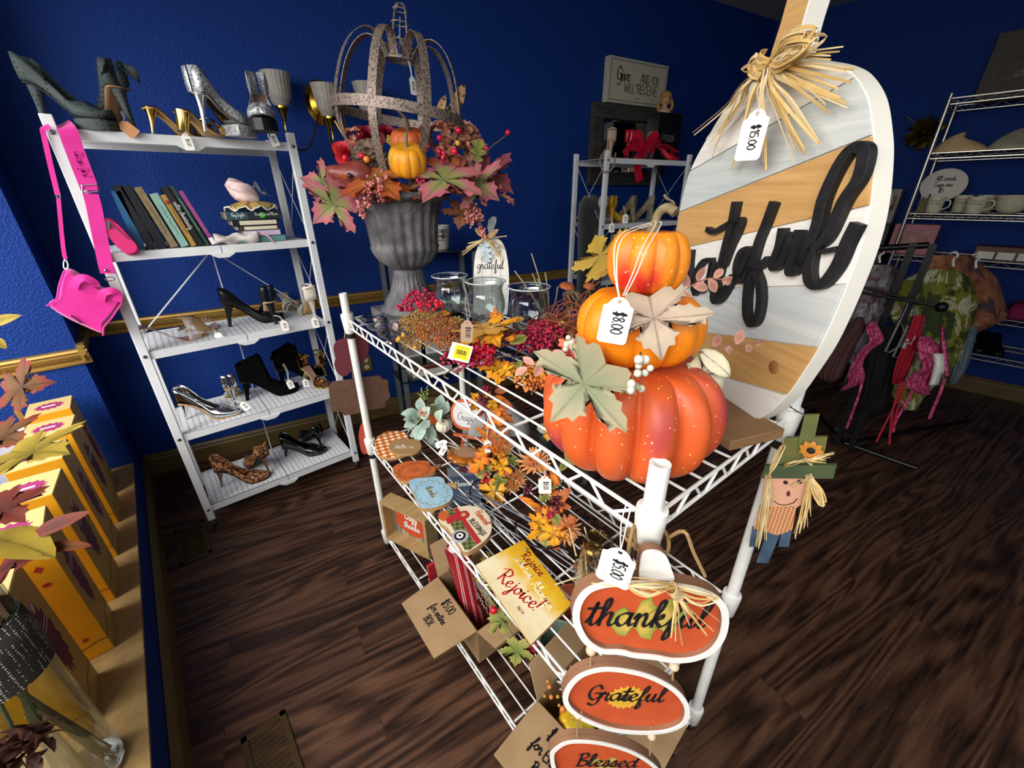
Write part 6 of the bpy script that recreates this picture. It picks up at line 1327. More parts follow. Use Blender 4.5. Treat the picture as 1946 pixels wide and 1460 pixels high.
for lab,a,b,txt,hs,m,nib in[('l',(992,1053),(1032,1097),'Rejoice',.14,M_mar,None),('l',(976,1057),(1013,1104),'in the Lord',.088,M_whi,None),('l',(1011,1106),(1050,1162),'Always',.135,M_whi,(.4,.5)),('l',(988,1112),(1018,1152),'~',.05,M_whi,None),('l',(945,1090),(1030,1165),'Rejoice!',.135,M_redi,(.35,.5)),('l',(978,1148),(1000,1175),'Phil. 4:4',.075,M_mar,None)]:
 M2,L=textM(I,a,b,zc,zl)
 q=MB();st=text_strokes(txt,L*hs,adv=1.22 if hs>.1 and txt[-1]!='!' else 1.1)if txt!='~' else scribble(L*.9,L*.06,30,4)
 q.strokes(st,L*hs*.24,.0004,M2,nib=nib);q.build('lettering',m,r_)
for q in[(1000,1046),(1076,1138)]:
 p=on(I,*q,zc);MB().tube([V((p[0]+.003*cos(a),p[1]+.003*sin(a),zl+.0015+.0015*(k%2)))for k,a in enumerate([2*pi*i/9 for i in range(9)])],.0024,6,closed=True).sphere((p[0],p[1],zl+.002),.0035,8,6).build('twine_knot',M_twine,r_)
# ---------------- other things on the middle shelf ----------------
def mid(u,v,z=0):return cartp(u,v,ZW+z)
M_sageL=attrmat('eucalyptus_leaf',[(0,'8aa89c'),(.6,'a4bcae'),(1,'b4c6b8')],vein='c8d4c8',noise=30)
o=thing('greenery_ring','sage green leaf candle ring with a blush bud and small white pumpkin','greenery',mid(.24,1.25));C0=mid(.25,1.235,.03);rnd=random.Random(5)
for k,(px,py,tx,ty)in enumerate([(800,790,765,783),(795,800,768,810),(805,805,790,838),(815,810,820,845),(800,780,798,758),(812,790,795,772),(790,800,770,795),(815,800,800,815),(805,815,780,830),(835,775,838,752),(838,790,850,765),(842,800,858,812),(800,795,815,775),(820,825,828,850),(795,810,808,832),(830,800,836,782)]):
 d=1.78+rnd.uniform(-.05,.03);B,T_=atd(px,py,d+.03),atd(tx,ty,d-.02);M,L=leafM(B,T_,tocam(B)+V((rnd.uniform(-.4,.4),rnd.uniform(-.4,.4),.4)));MB().leaf([(x*1.25,y,k_)for x,y,k_ in OVAL],M,L,.2,.15,.2,seed=k).build('sage_leaf',M_sageL,o,True,smooth=180)
rose(o,atd(803,786,1.74),.022,mat('blush_bud','d0ae98',.6),4,12,'blush_bud')
mb=MB();
for a,b in[((808,760),(800,738)),((810,760),(812,735)),((806,762),(795,748)),((800,805),(812,800)),((790,805),(800,795))]:
 mb.tube([atd(*a,1.78),atd(*b,1.77)],.0013,5)
 for i in range(9):mb.sphere(atd(a[0]+(b[0]-a[0])*i/8+rnd.uniform(-3,3),a[1]+(b[1]-a[1])*i/8,1.77),.0035,5,4)
mb.build('seed_sprig',mat('sprig_green','8a9a5a',.7),o,True)
c=atd(842,810,1.72);pumpkin_mb(.031,.024,9,.12,5,basis(V((.1,-.2,1)),(1,0,0),c)).build('white_pumpkin',mat('ivory_pumpkin','d8d2bc',.5),o,True,smooth=180,label='small ivory pumpkin');stalk(o,[c+V((0,0,.015)),c+V((0,0,.035))],.004)
o=thing('jar_candle','yellow jar candle with an orange label standing in the sage leaves','candle',mid(.30,1.27))
MB().lathe([(0,.004),(.036,.004),(.038,.01),(.038,.085),(0,.085)],28).build('wax',mat('yellow_wax','cdbf70',.5,sub=.2),o,smooth=40);MB().lathe([(0,0),(.039,0),(.041,.006),(.041,.112),(.039,.115),(.0395,.112),(.0395,.01)],28).build('glass_jar',M_glass,o,smooth=60)
mb=MB();a0=math.atan2(-1.45,-.85);mb.grid(lambda u,v:V((.0416*cos(a0-.9+1.3*u),.0416*sin(a0-.9+1.3*u),.02+.045*v)),10,1);mb.build('orange_label',mat('label_orange','d05a24',.6),o)
# crazy sign on its stand
cp=mid(.33,1.10);cn=(tocam(cp)+V((0,0,-.35))).normalized();
def tri(px,off,t,m,nm,par,n=cn,p0=cp,sm=3):
 M=basis(n,V((0,0,1)).cross(n),p0);I=M.inverted();P=[]
 for x,y in px:q=I@atpl(x,y,V(p0)+n*off,n);P.append((q.x,q.y))
 if sm:P=[(p.x,p.y)for p in smooth_pts([p+(0,)for p in P],sm,True)]
 if area2(P)<0:P=P[::-1]
 mb=MB();mb.T=M;mb.prism(P,t,z0=off-t);mb.T=Matrix();return mb.build(nm,m,par,True,smooth=0 if not sm else 30)
o=thing('round_sign','white pumpkin sign with an orange rim and thin script, on the middle shelf','sign',cp)
tri([(857,792),(858,775),(866,763),(878,760),(896,764),(915,768),(928,780),(930,800),(920,818),(905,822),(892,818),(875,816),(863,808)],0,.012,mat('sign_orange_rim','d4683c',.6),'orange_rim',o);tri([(861,791),(862,777),(869,767),(880,765),(896,769),(913,773),(924,783),(926,799),(917,813),(904,817),(892,813),(877,811),(867,804)],.002,.002,mat('sign_white','dcdcda',.6),'white_face',o)
M=basis(cn,V((0,0,1)).cross(cn),cp);a,b=atpl(865,793,cp+cn*.003,cn),atpl(922,803,cp+cn*.003,cn);ia,ib=M.inverted()@a,M.inverted()@b;d=V((ib.x-ia.x,ib.y-ia.y,0));L=d.length;d.normalize()
M2=M@rotmat(d,V((-d.y,d.x,0)),(0,0,1),((ia.x+ib.x)/2,(ia.y+ib.y)/2,.0022));mb=MB();mb.strokes(text_strokes('Crazy bu',L*.125),L*.014,.0004,M2);mb.build('lettering',M_ink,o,True)
tri([(861,823),(918,832),(917,838),(862,829)],-.004,.014,mat('sign_orange_rim'),'stand_bar',o,sm=0);tri([(880,828),(886,829),(879,855),(873,855)],-.004,.012,mat('sign_orange_rim'),'stand_leg',o,sm=0)
o=thing('amber_dish','amber glass pumpkin dish lying below the round white sign','dish',mid(.24,.92))
pumpkin_mb(.075,.018,12,.12,6,Matrix.Translation(mid(.25,.94,.02))@Matrix.Rotation(.2,4,'Y')).build('bowl',mat('amber_glass','a85a14',.06,col2='c8801f',nscale=20,alpha=.9,coat=.6),o,True,smooth=180)
mb=MB();mb.tube([mid(.25+.072*cos(a)*(1+.06*cos(6*a)),.94+.072*sin(a)*(1+.06*cos(6*a)),.034)for a in[2*pi*i/48 for i in range(48)]],.0025,6,closed=True);mb.build('silver_rim',M_chrome,o,True)
# leafy candle holders on black scroll stands
M_wire=mat('black_scroll_wire','121212',.35,metal=.4);M_pet=attrmat('petal_peach',[(0,'c8503a'),(.35,'d88a54'),(1,'e0a468')],noise=30)
def dahlia(par,c,n,R,m,seed=1,lay=4,name='dahlia'):
 mb=MB();M0=basis(n,(1,0,.2),c);rnd=random.Random(seed)
 for l in range(lay):
  k=9+2*l;tilt=.25+.42*l
  for i in range(k):
   a=2*pi*i/k+.3*l;d=V((cos(a)*sin(tilt),sin(a)*sin(tilt),cos(tilt)));L=R*(.55+.16*l)*rnd.uniform(.9,1.1)
   B=M0@V((cos(a)*.004*l,sin(a)*.004*l,0));T_=M0@(d*L);up=(M0.to_3x3()@V((-cos(a)*cos(tilt),-sin(a)*cos(tilt),sin(tilt)+.2)));M,L2=leafM(B,T_,up);mb.leaf([(x*.9,y,q)for x,y,q in LANCE],M,L2,.05,-.15,.35,rings=(0,.6,1.0))
 return mb.build(name,m,par,True,smooth=180)
def garland(label,base,stem,rings,leaves,flowers,bers,dflt,seed):
 o=thing('leaf_candle_holder',label,'candle holder',base)
 for ring in rings:MB().tube(smooth_pts([atd(*q)for q in ring],6),.0028,6).build('scroll_wire',M_wire,o,True)
 if stem:MB().tube(smooth_pts([atd(*q)for q in stem],4),.0045,7).build('stand_post',M_wire,o,True)
 rnd=random.Random(seed)
 for k,(bx,by,tx,ty,out,m)in enumerate(leaves):
  d=dflt+rnd.uniform(-.03,.03);B,T_=atd(bx,by,d+.01),atd(tx,ty,d-.015);M,L=leafM(B,T_,tocam(B)+V((rnd.uniform(-.3,.3),rnd.uniform(-.3,.3),rnd.uniform(-.1,.5))));MB().leaf(out,M,L,.2,.2,.2,seed=k+seed).build('autumn_leaf',m,o,True,smooth=180)
 P=[(930,745),(945,790),(935,840),(955,890),(945,940)]if seed==5 else[(1015,880),(1045,935),(1055,980),(1040,1020),(1070,1000)]
 for k in range(26):
  a,b=P[k%4],P[k%4+1];q=rnd.random();bx,by=a[0]+(b[0]-a[0])*q,a[1]+(b[1]-a[1])*q;an=rnd.uniform(0,6.28);l=rnd.uniform(20,34);d=dflt+rnd.uniform(-.02,.06)
  B,T_=atd(bx,by,d+.01),atd(bx+l*cos(an),by+l*sin(an),d);M,L=leafM(B,T_,tocam(B)+V((rnd.uniform(-.6,.6),rnd.uniform(-.6,.6),rnd.uniform(-.1,.6))));MB().leaf(rnd.choice((MAPLE,OAK,OAK,OVAL)),M,L*.85,.2,.25,.2,seed=k).build('autumn_leaf',rnd.choice((Y_,O_,B_,O_,G_,M_lf_yw)),o,True,smooth=180)
 for(px,py,R,dx,dy)in flowers:c=atd(px,py,dflt-.02);dahlia(o,c,tocam(c)*.5+_r*dx+_u*dy,R,M_pet,seed)
 for k,(px,py,R,n,r,m)in enumerate(bers):
  rr=random.Random(k+seed);berries(o,[atd(px+rr.uniform(-R,R),py+rr.uniform(-R,R),dflt-.02+rr.uniform(-.015,.015))for i in range(n)],r,m,'berry_cluster',None,k)
 return o
Y_,O_,B_,G_,R_=M_lf_yel,M_lf_org,M_lf_or,M_lf_gr,M_lf_red
garland('autumn leaf candle holder on black scroll wire by the amber dish',mid(.30,.80),[(929,735,1.56),(931,800,1.55),(933,860,1.52),(936,905,1.5)],
  [[(936,905,1.48),(905,915,1.44),(893,935,1.42),(905,965,1.4),(935,975,1.38),(965,965,1.38)],[(929,735,1.56),(925,760,1.53),(924,800,1.5),(920,840,1.5)]],
  [(935,770,960,795,OAK,O_),(940,760,975,775,OVAL,B_),(932,800,965,830,MAPLE,B_),(930,820,960,850,OAK,B_),(925,830,905,812,LANCE,O_),(930,850,905,870,OAK,O_),(945,850,972,862,OVAL,G_),(930,870,890,895,OAK,O_),(940,885,905,905,OAK,G_),(945,895,955,940,OAK,G_),(950,890,975,935,OAK,G_),(945,920,925,955,MAPLE,Y_),(945,895,962,872,MAPLE,Y_),(950,935,935,962,OAK,O_),(935,780,905,762,MAPLE,R_),(920,775,900,748,MAPLE,Y_),(925,760,905,765,LANCE,R_),(955,790,975,800,OVAL,B_),(960,870,985,880,OAK,G_),(935,905,915,915,OAK,Y_),(940,745,965,740,OVAL,B_),(960,880,965,905,OAK,B_),(938,840,918,850,MAPLE,O_)],
  [(978,912,.052,.5,-.3),(957,848,.04,.6,-.2)],[(923,908,8,9,.0065,M_bred),(915,750,12,16,.006,M_bdk),(945,890,9,12,.0045,M_bdk),(925,742,8,12,.0055,M_bcr)],1.47,5)
garland('autumn leaf candle holder on black scroll wire before the dark red vase',mid(.30,.50),None,
  [[(990,985,1.22),(980,995,1.2),(985,1015,1.18),(1010,1035,1.17),(1040,1043,1.16),(1070,1035,1.16)],[(1038,925,1.24),(1040,902,1.25),(1055,893,1.25),(1068,900,1.25),(1070,915,1.24),(1062,930,1.24),(1055,925,1.23)],[(1030,960,1.24),(1026,940,1.25),(1036,905,1.25)],[(1043,790,1.36),(1065,795,1.35),(1068,820,1.34),(1050,835,1.33),(1040,818,1.33),(1052,812,1.33)]],
  [(1035,925,1060,900,OAK,O_),(1045,900,1062,920,OVAL,O_),(1030,985,1010,1005,MAPLE,Y_),(1035,990,1020,1015,OAK,G_),(1040,1000,1035,1040,OAK,G_),(1025,990,1040,1035,MAPLE,Y_),(1055,960,1080,930,OVAL,B_),(1060,960,1085,965,OVAL,B_),(1050,985,1075,990,OVAL,B_),(1040,975,1018,965,OAK,B_),(1030,965,1000,955,LANCE,O_),(1020,960,990,945,LANCE,O_),(1048,975,1070,1000,OVAL,G_),(1065,1000,1090,985,OAK,B_),(1045,1010,1060,1045,OAK,O_),(1048,808,1040,835,OAK,Y_),(1055,815,1035,800,OAK,Y_),(1075,850,1090,885,OVAL,G_),(1080,870,1065,895,OVAL,G_),(1050,1000,1055,1042,MAPLE,Y_)],
  [(1075,1008,.05,.2,-.3),(1018,880,.055,-.2,.6)],[(1060,960,14,22,.0055,M_bdk),(1065,972,8,10,.0055,M_bor),(1005,930,9,16,.005,M_bdk),(1050,975,10,14,.005,M_bcr)],1.20,9)
tag_at('white price tag lettered $5.00 hanging on the far leaf candle holder',925,838,1.45,(.028,.05),'$5.00',[(928,800,1.48),(930,770,1.5)],.15)
tag_at('white double price tag hanging below the dahlia of the near leaf holder',1035,908,1.14,(.036,.056),'$8.00',[(1037,885,1.16),(1040,860,1.18)],.05)
tag_at('white tag lying on the wires left of the amber dish, upper of two',848,840,1.55,(.024,.045),'$1.50',[(855,842,1.56),(870,848,1.55)],-2.2)
tag_at('white tag lying on the wires left of the amber dish, lower of two',847,848,1.53,(.022,.045),'$4.50',[(855,848,1.54),(872,853,1.55)],-.6)
o=thing('glass_vase','dark red glass vase on a clear stem under the stacked pumpkins','vase',mid(.45,.55))
s=atd(1115,880,1.42);b=V((s.x,s.y,ZW));M=Matrix.Translation(b)
MB().lathe([(0,.125),(.024,.13),(.034,.15),(.038,.19),(.04,.25),(.042,.30),(.040,.30),(.036,.19),(0,.14)],28,M).build('red_cup',mat('ruby_glass','4a0612',.05,coat=.6,alpha=.92),o,True,smooth=60);MB().lathe([(.035,.0),(.036,.004),(.012,.012),(.008,.04),(.014,.06),(.008,.08),(.012,.11),(.022,.128),(0,.13)],24,M).build('clear_stem',M_glass,o,True,smooth=60)
o=thing('grey_cloth_pumpkin','pale grey cloth bundle on the middle shelf behind the leaves','cloth',mid(.57,1.0))
mb=MB();c=mid(.50,1.06,.0);mb.grid(lambda u,v:c+V(((.12+.03*sin(5*6.28*u))*cos(2*pi*u)*(1-.75*v**2),(.12+.03*sin(5*6.28*u+1))*sin(2*pi*u)*(1-.75*v**2),.13*v)),60,8,cu=True);mb.build('cloth',mat('grey_linen','9a9894',.85,col2='8a8884',nscale=40),o,True,smooth=180)
o=thing('white_pumpkin_decoration','dark and cream jar standing under the berry centrepiece','jar',mid(.42,.82));c=atd(1040,790,1.62)
MB().lathe([(0,0),(.04,.005),(.05,.03),(.05,.07),(.035,.09),(0,.09)],24,Matrix.Translation((c.x,c.y,ZW))).build('body',M_blk,o,True,smooth=60);MB().lathe([(.036,.088),(.04,.095),(.03,.105),(0,.106)],24,Matrix.Translation((c.x,c.y,ZW))).build('lid',mat('cream_glaze','c9cdbc',.4),o,True,smooth=60)
# potpourri bag
o=thing('cellophane_bag','clear cellophane bag with a gold bauble and dried pods, behind the thankful sign','bag',mid(.2,.27));c=mid(.22,.25,0)
mb=MB();mb.grid(lambda u,v:c+V(((.06*(1-.35*v))*cos(2*pi*u)*(1+.15*sin(5*6.28*u+5*v)),(.055*(1-.35*v))*sin(2*pi*u)*(1+.15*sin(4*6.28*u+3*v)),.002+.15*v)),40,8,cu=True);mb.build('film',glassmat('cellophane','d8d4d0',.3,.06),o,True,smooth=180)
MB().sphere(c+V((-.0,.012,.10)),.03,20,14).build('gold_bauble',M_goldS,o,True,smooth=180);rnd=random.Random(3);mb=MB()
for i in range(60):mb.sphere(c+V((rnd.uniform(-.035,.035),rnd.uniform(-.035,.035),.012+rnd.random()*.06)),rnd.uniform(.006,.012),6,4,(1,1,.6))
mb.build('dried_pods',mat('pods_brown','6a3420',.6,col2='9a5230',nscale=20),o,True);mb=MB()
for i in range(14):a=c+V((rnd.uniform(-.05,.05),rnd.uniform(-.05,.05),.05+rnd.random()*.07));mb.ribbon([a,a+V((rnd.uniform(-.08,.08),rnd.uniform(-.08,.08),rnd.uniform(-.03,.04)))],.004,t=.0006)
mb.build('straw',M_raf2,o,True)
o=thing('cellophane_bag','amber bottle wrapped in clear cellophane beside the near post','bag',mid(.36,.22));c=mid(.36,.20,0)
MB().lathe([(0,0),(.03,.002),(.032,.02),(.032,.09),(.014,.12),(.012,.15),(0,.15)],24,Matrix.Translation(c)).build('bottle',mat('amber_bottle','7a3a1c',.1,coat=.5),o,True,smooth=60)
mb=MB();mb.grid(lambda u,v:c+V(((.045*(1-.5*v))*cos(2*pi*u)*(1+.18*sin(5*6.28*u+5*v)),(.045*(1-.5*v))*sin(2*pi*u)*(1+.18*sin(4*6.28*u+3*v)),.002+.19*v)),36,8,cu=True);mb.build('film',mat('cellophane'),o,True,smooth=180)
# twig with wired silver stems on the shelf
mb=MB()
for i in range(7):a,b=mid(.10+.012*i,.78),mid(.20+.012*i,.30+.02*i);mb.tube(smooth_pts([a+V((0,0,.006)),a.lerp(b,.5)+V((.01*sin(i*2),0,.010+.004*(i%3))),b+V((0,0,.006))],4),.0018,5)
tag(mb.build('wire_bundle',mat('silver_wire','8e9098',.3,metal=.8)),'bundle of silver wire stems lying between the plaque and the leaf holders','wire')
# ---------------- bottom shelf of the cart ----------------
def bot(u,v,z=0):return cartp(u,v,ZB+.004+z)
M_card=mat('corrugated_card','9a7a56',.85,col2='8e6f4c',nscale=14);M_card2=mat('card_inside','a88a64',.85,col2='9a7c58',nscale=10)
def cardbox(label,u0,v0,w,d,h,rot,flaps,text=None):
 # local: origin at a corner, x by w, y by d
 M=rotmat(cx_,cy_,(0,0,1),bot(u0,v0))@Matrix.Rotation(rot,4,'Z');o=thing('cardboard_box',label,'box',M=M,group=None);t=.004
 MB().box((w/2,d/2,t/2),(w,d,t)).build('base',M_card,o,smooth=0)
 for c,s in(((w/2,t/2,h/2),(w,t,h)),((w/2,d-t/2,h/2),(w,t,h)),((t/2,d/2,h/2),(t,d-2*t,h)),((w-t/2,d/2,h/2),(t,d-2*t,h))):MB().box(c,s).build('side',M_card,o,smooth=0)
 for(e,L,ang)in flaps:
  # e: edge index 0:-y 1:+y 2:-x 3:+x ; ang from horizontal outward
  a={0:(V((0,0,h)),V((w,0,0)),V((0,-1,0))),1:(V((0,d,h)),V((w,0,0)),V((0,1,0))),2:(V((0,0,h)),V((0,d,0)),V((-1,0,0))),3:(V((w,0,h)),V((0,d,0)),V((1,0,0)))}[e]
  A,E,D=a;dd=(D*cos(ang)+V((0,0,1))*sin(ang))*L;n=E.cross(dd).normalized()*t
  mb=MB();P=[A+E*.01,A+E*.99,A+E*.94+dd,A+E*.06+dd];mb.add([p for p in P]+[p+n for p in P],[(0,1,2,3),(7,6,5,4),(0,4,5,1),(1,5,6,2),(2,6,7,3),(3,7,4,0)]);f=mb.build('flap',M_card2,o,smooth=0)
  if text and text[0]==e:
   ex=E.normalized();ey_=dd.normalized();nn_=ex.cross(ey_)
   if text[2]<0:ex,ey_=-ex,-ey_
   off=.0006 if nn_.z<0 else .0006
   up=nn_ if nn_.z>0 else-nn_
   if ex.cross(ey_).dot(up)<0:ex=-ex
   base=A+E*.5+dd*.5+(up*(t+.0008)if n.dot(up)>0 else up*.0008);LL=E.length;hl=min(L,LL)*.095;mb=MB()
   for i,ln in enumerate(text[1].split('|')):mb.strokes(text_strokes(ln,hl if i==0 else hl*.85,0,L*(.26-.25*i)),hl*.22,.0004,rotmat(ex,ey_,up,base))
   mb.build('lettering',M_ink,f)
 return o,M
b5,MB5=cardbox('open cardboard box with a flap marked $5.00, under the plaque',.015,.53,.20,.27,.165,0,[(2,.15,-.05),(0,.085,.15),(1,.12,1.0)],(2,'$5.00|for entire|BOX',-1))
o=thing('wrapping_paper_roll','thick red roll of striped wrapping paper standing in the open cardboard box','paper roll',bot(.06,.70,.02))
A,B=MB5@V((.075,.12,.01)),MB5@V((.055,.20,.34))
def stripes():
 m=mat('red_white_stripes','8e1a26',.25);t=NT(m);b=t.n['Principled BSDF'];tc=t.new('ShaderNodeTexCoord');sx=t.new('ShaderNodeSeparateXYZ');t.link(tc.outputs['Generated'],sx.inputs[0])
 mm=t.new('ShaderNodeMath',operation='MULTIPLY');mm.inputs[1].default_value=5.0;t.link(sx.outputs[0],mm.inputs[0]);f=t.new('ShaderNodeMath',operation='FRACT');t.link(mm.outputs[0],f.inputs[0])
 r=t.new('ShaderNodeValToRGB');r.color_ramp.interpolation='CONSTANT';e=r.color_ramp.elements;e.new(.62);e.new(.70);e.new(.85)
 for q,(p,c)in zip(e,[(0,'8e1a26'),(.62,'d8c8c0'),(.68,'9c2430'),(.84,'dcd0c8'),(.9,'8e1a26')]):q.position=p;q.color=srgb(c)
 t.link(f.outputs[0],r.inputs[0]);t.link(r.outputs[0],b.inputs['Base Color']);return m
MB().tube([A,B],.043,32).build('roll',stripes(),o,True);MB().tube([B,B+(B-A).normalized()*.002],.030,24).build('core',M_tag,o,True)
o=thing('net_bag','yellow plastic net bag draped over the edge of the cardboard box','net',MB5@V((.12,.03,.17)));mb=MB();rnd=random.Random(8)
A,B,C_=[MB5@V(q)for q in((.12,.15,.27),(.125,.04,.22),(.10,-.01,.15))]
for i in range(15):
 s=(i-7)*.006;P=[]
 for k in range(14):t=k/13;q=(A.lerp(B,min(1,t*1.6))if t<.62 else B.lerp(C_,(t-.62)/.38));P.append(q+V((s*(1+.6*sin(3*t))+.004*(1 if(k+i)%2 else-1),s*.35+.003*sin(k+i),.006*sin(2.2*k+i)+.012*sin(pi*t))))
 mb.tube(P,.0011,4)
for i in range(8):
 P=[C_+V((.022*cos(a+i)+.004*sin(3*a),.012*sin(a)-.004,.015*sin(a*1.4+i)-.004))for a in[k*.6 for k in range(10)]];mb.tube(P,.0011,4)
mb.build('netting',mat('yellow_net','b8ae2c',.5),o,True)
for k,(x,y,t,hgt,c,ln,lab)in enumerate([(.118,.13,.03,.24,'bk_red2',-14,'maroon paperback standing in the open cardboard box'),(.150,.12,.022,.23,'bk_lilac2',-16,'pale violet paperback standing in the open cardboard box'),(.172,.11,.02,.22,'bk_black',-18,'black video case standing in the open cardboard box')]):
 m=mat(c,{'bk_red2':'4a1418','bk_lilac2':'8a7a90','bk_black':'15151b'}[c],.4)
 book(lab,MB5@Matrix.Translation((x,y-.07,.012))@Matrix.Rotation(rad(-20),4,'X')@Matrix.Rotation(rad(ln),4,'Y'),t,hgt,.14,m,'~','d8ccc8')
o=thing('leafy_pick','green and red maple leaf pick hanging from the box flap','leaf',bot(.16,.42,.05))
lf(o,MAPLE,(985,1218,1.2),(978,1268,1.18),M_lf_gr,3);lf(o,MAPLE,(945,1165,1.25),(965,1205,1.22),M_lf_gr,4);lf(o,MAPLE,(1005,1222,1.22),(1015,1245,1.2),attrmat('leaf_crimson',[(0,'8a1a2a'),(1,'a8243a')],noise=20),5);MB().tube(smooth_pts([atd(*q)for q in[(938,1155,1.27),(962,1190,1.22),(990,1222,1.2),(1005,1224,1.2)]],4),.0022,6).build('stem',M_stem,o,True);MB().sphere(atd(938,1160,1.23),.012).build('berry',M_bred,o,True,smooth=180)
o=thing('gift_paper','red paper with white holly print tucked behind the cardboard box','paper',bot(.0,.86));M=rotmat(cx_,cy_,(0,0,1),bot(.015,.86,.0))
mb=MB();mb.T=M;mb.box((.05,.0,.09),(.12,.012,.17));mb.T=Matrix();mb.build('paper',dotted('holly_print','b0262c','e8dcd4',60,.5),o,True)
b3,MB3=cardbox('open cardboard box marked $3.00 at the near end of the bottom shelf',.05,.03,.27,.22,.20,.12,[(2,.17,.12),(3,.12,-.1),(1,.10,1.1),(0,.10,-.35)],(2,'$3.00|for Entire|Box',-1))
o=thing('flower_bunch','white and orange artificial flowers lying in the nearest cardboard box','flowers',MB3@V((.13,.1,.1)));rnd=random.Random(12)
dahlia(o,MB3@V((.10,.17,.20)),V((-.3,-.3,1)),.045,mat('petal_white','c9ccd2',.6),3);dahlia(o,MB3@V((.17,.15,.19)),V((0,-.3,1)),.04,mat('petal_cream','c8b48c',.6),4)
P=[MB3@V((.08+rnd.uniform(-.06,.16),.12+rnd.uniform(-.08,.09),.20+rnd.uniform(-.02,.03)))for i in range(20)];berries(o,P[:12],.009,M_bor,'orange_berries',None,1);berries(o,[p+V((rnd.uniform(-.02,.02),.01,.01))for p in P]*2,.004,M_bgo,'gold_berries',None,2)
o=thing('gourd','yellow and white gourd in the nearest cardboard box','gourd',MB3@V((.06,.08,.1)));c=MB3@V((.05,.12,.165));pumpkin_mb(.05,.04,9,.12,5,Matrix.Translation(c)).build('gourd_body',mat('gourd_yellow','c9a020',.4,col2='8a9a30',nscale=12),o,True,smooth=180)
o=thing('gourd','pale cream gourd in the nearest cardboard box, behind the blessed sign','gourd',MB3@V((.12,.05,.1)));c=MB3@V((.13,.05,.17));pumpkin_mb(.055,.04,9,.08,6,Matrix.Translation(c)).build('gourd_body',mat('gourd_cream','b8b490',.45,col2='8f9a70',nscale=12),o,True,smooth=180)
# shadow box sign
o=thing('shadow_box','tan wooden shadow box with an orange pumpkin lettered cozy thanks, on the bottom shelf','sign',bot(.06,1.18))
M=rotmat(cx_,cy_,(0,0,1),bot(.15,1.06))@Matrix.Rotation(rad(113),4,'Z');w,hh,dd=.26,.22,.07 # local x along face, y depth
M_fr=woodm('pale_frame_wood','9a7c50','b09262',.65,(3,30,30));mb=MB();mb.T=M
mb.box((w/2,dd/2,.007),(w,dd,.014));mb.box((w/2,dd/2,hh-.007),(w,dd,.014));mb.box((.007,dd/2,hh/2),(.014,dd,hh-.028));mb.box((w-.007,dd/2,hh/2),(.014,dd,hh-.028));mb.build('frame',M_fr,o,True,smooth=0)
mb=MB();mb.T=M;mb.box((w/2,.012,hh/2),(w-.028,.006,hh-.028));mb.build('back_panel',plaid('frame_check','a8a494','8a8c7c','6a6c5c',40,0),o,True,smooth=0)
mb=MB();P=[(w/2+.10*cos(a)*(1-.06*cos(4*a)),hh*.48+.072*sin(a)*(1-.05*cos(6*a)))for a in[2*pi*i/40 for i in range(40)]];mb.T=M@rotmat((1,0,0),(0,0,1),(0,-1,0),(0,.009,0));mb.T=M@rotmat((-1,0,0),(0,0,1),(0,1,0),(w,.015,0));mb.prism(P,.008);mb.build('orange_pumpkin',mat('sign_orange_red','c04a28',.6),o,True)
mb=MB();mb.T=M@rotmat((-1,0,0),(0,0,1),(0,1,0),(w,.0235,0));mb.strokes(text_strokes('Cozy',.020,w/2,hh*.62),.005,.0005,Matrix());mb.strokes(text_strokes('thanks',.018,w/2,hh*.38),.0045,.0005,Matrix());mb.build('lettering',M_tag,o,True)
# denim blue harvest bag
hp=atz(885,960,ZB+.004);hn=(tocam(hp)+V((0,0,-tocam(hp).z*.7))).normalized();MHB=rotmat(V((0,0,1)).cross(hn),V((0,0,1)).cross(hn).cross(-hn)*-1 if 0 else hn.cross(V((0,0,1)).cross(hn)),hn,hp)
o=thing('denim_book','denim blue book lettered harvest standing on the bottom shelf','book',M=MHB);M_den=mat('denim_blue','4a5a72',.8,col2='3d4c64',nscale=60)
MB().box((0,.11,-.02),(.17,.22,.03)).build('cover',M_den,o,bev=.002);MB().box((0,.19,-.0045),(.168,.05,.002)).build('grey_band',mat('band_grey','7a828c',.7),o,smooth=0);MB().strokes(text_strokes('Harvest',.016,0,.115),.004,.0004,Matrix.Translation((0,0,-.0048))).build('lettering',M_tag,o)
MB().prism([(-.03,.20),(.01,.175),(.03,.21),(0,.225)],.001,z0=-.004).build('plum_leaf_print',mat('print_plum','6a2840',.7),o,smooth=0)
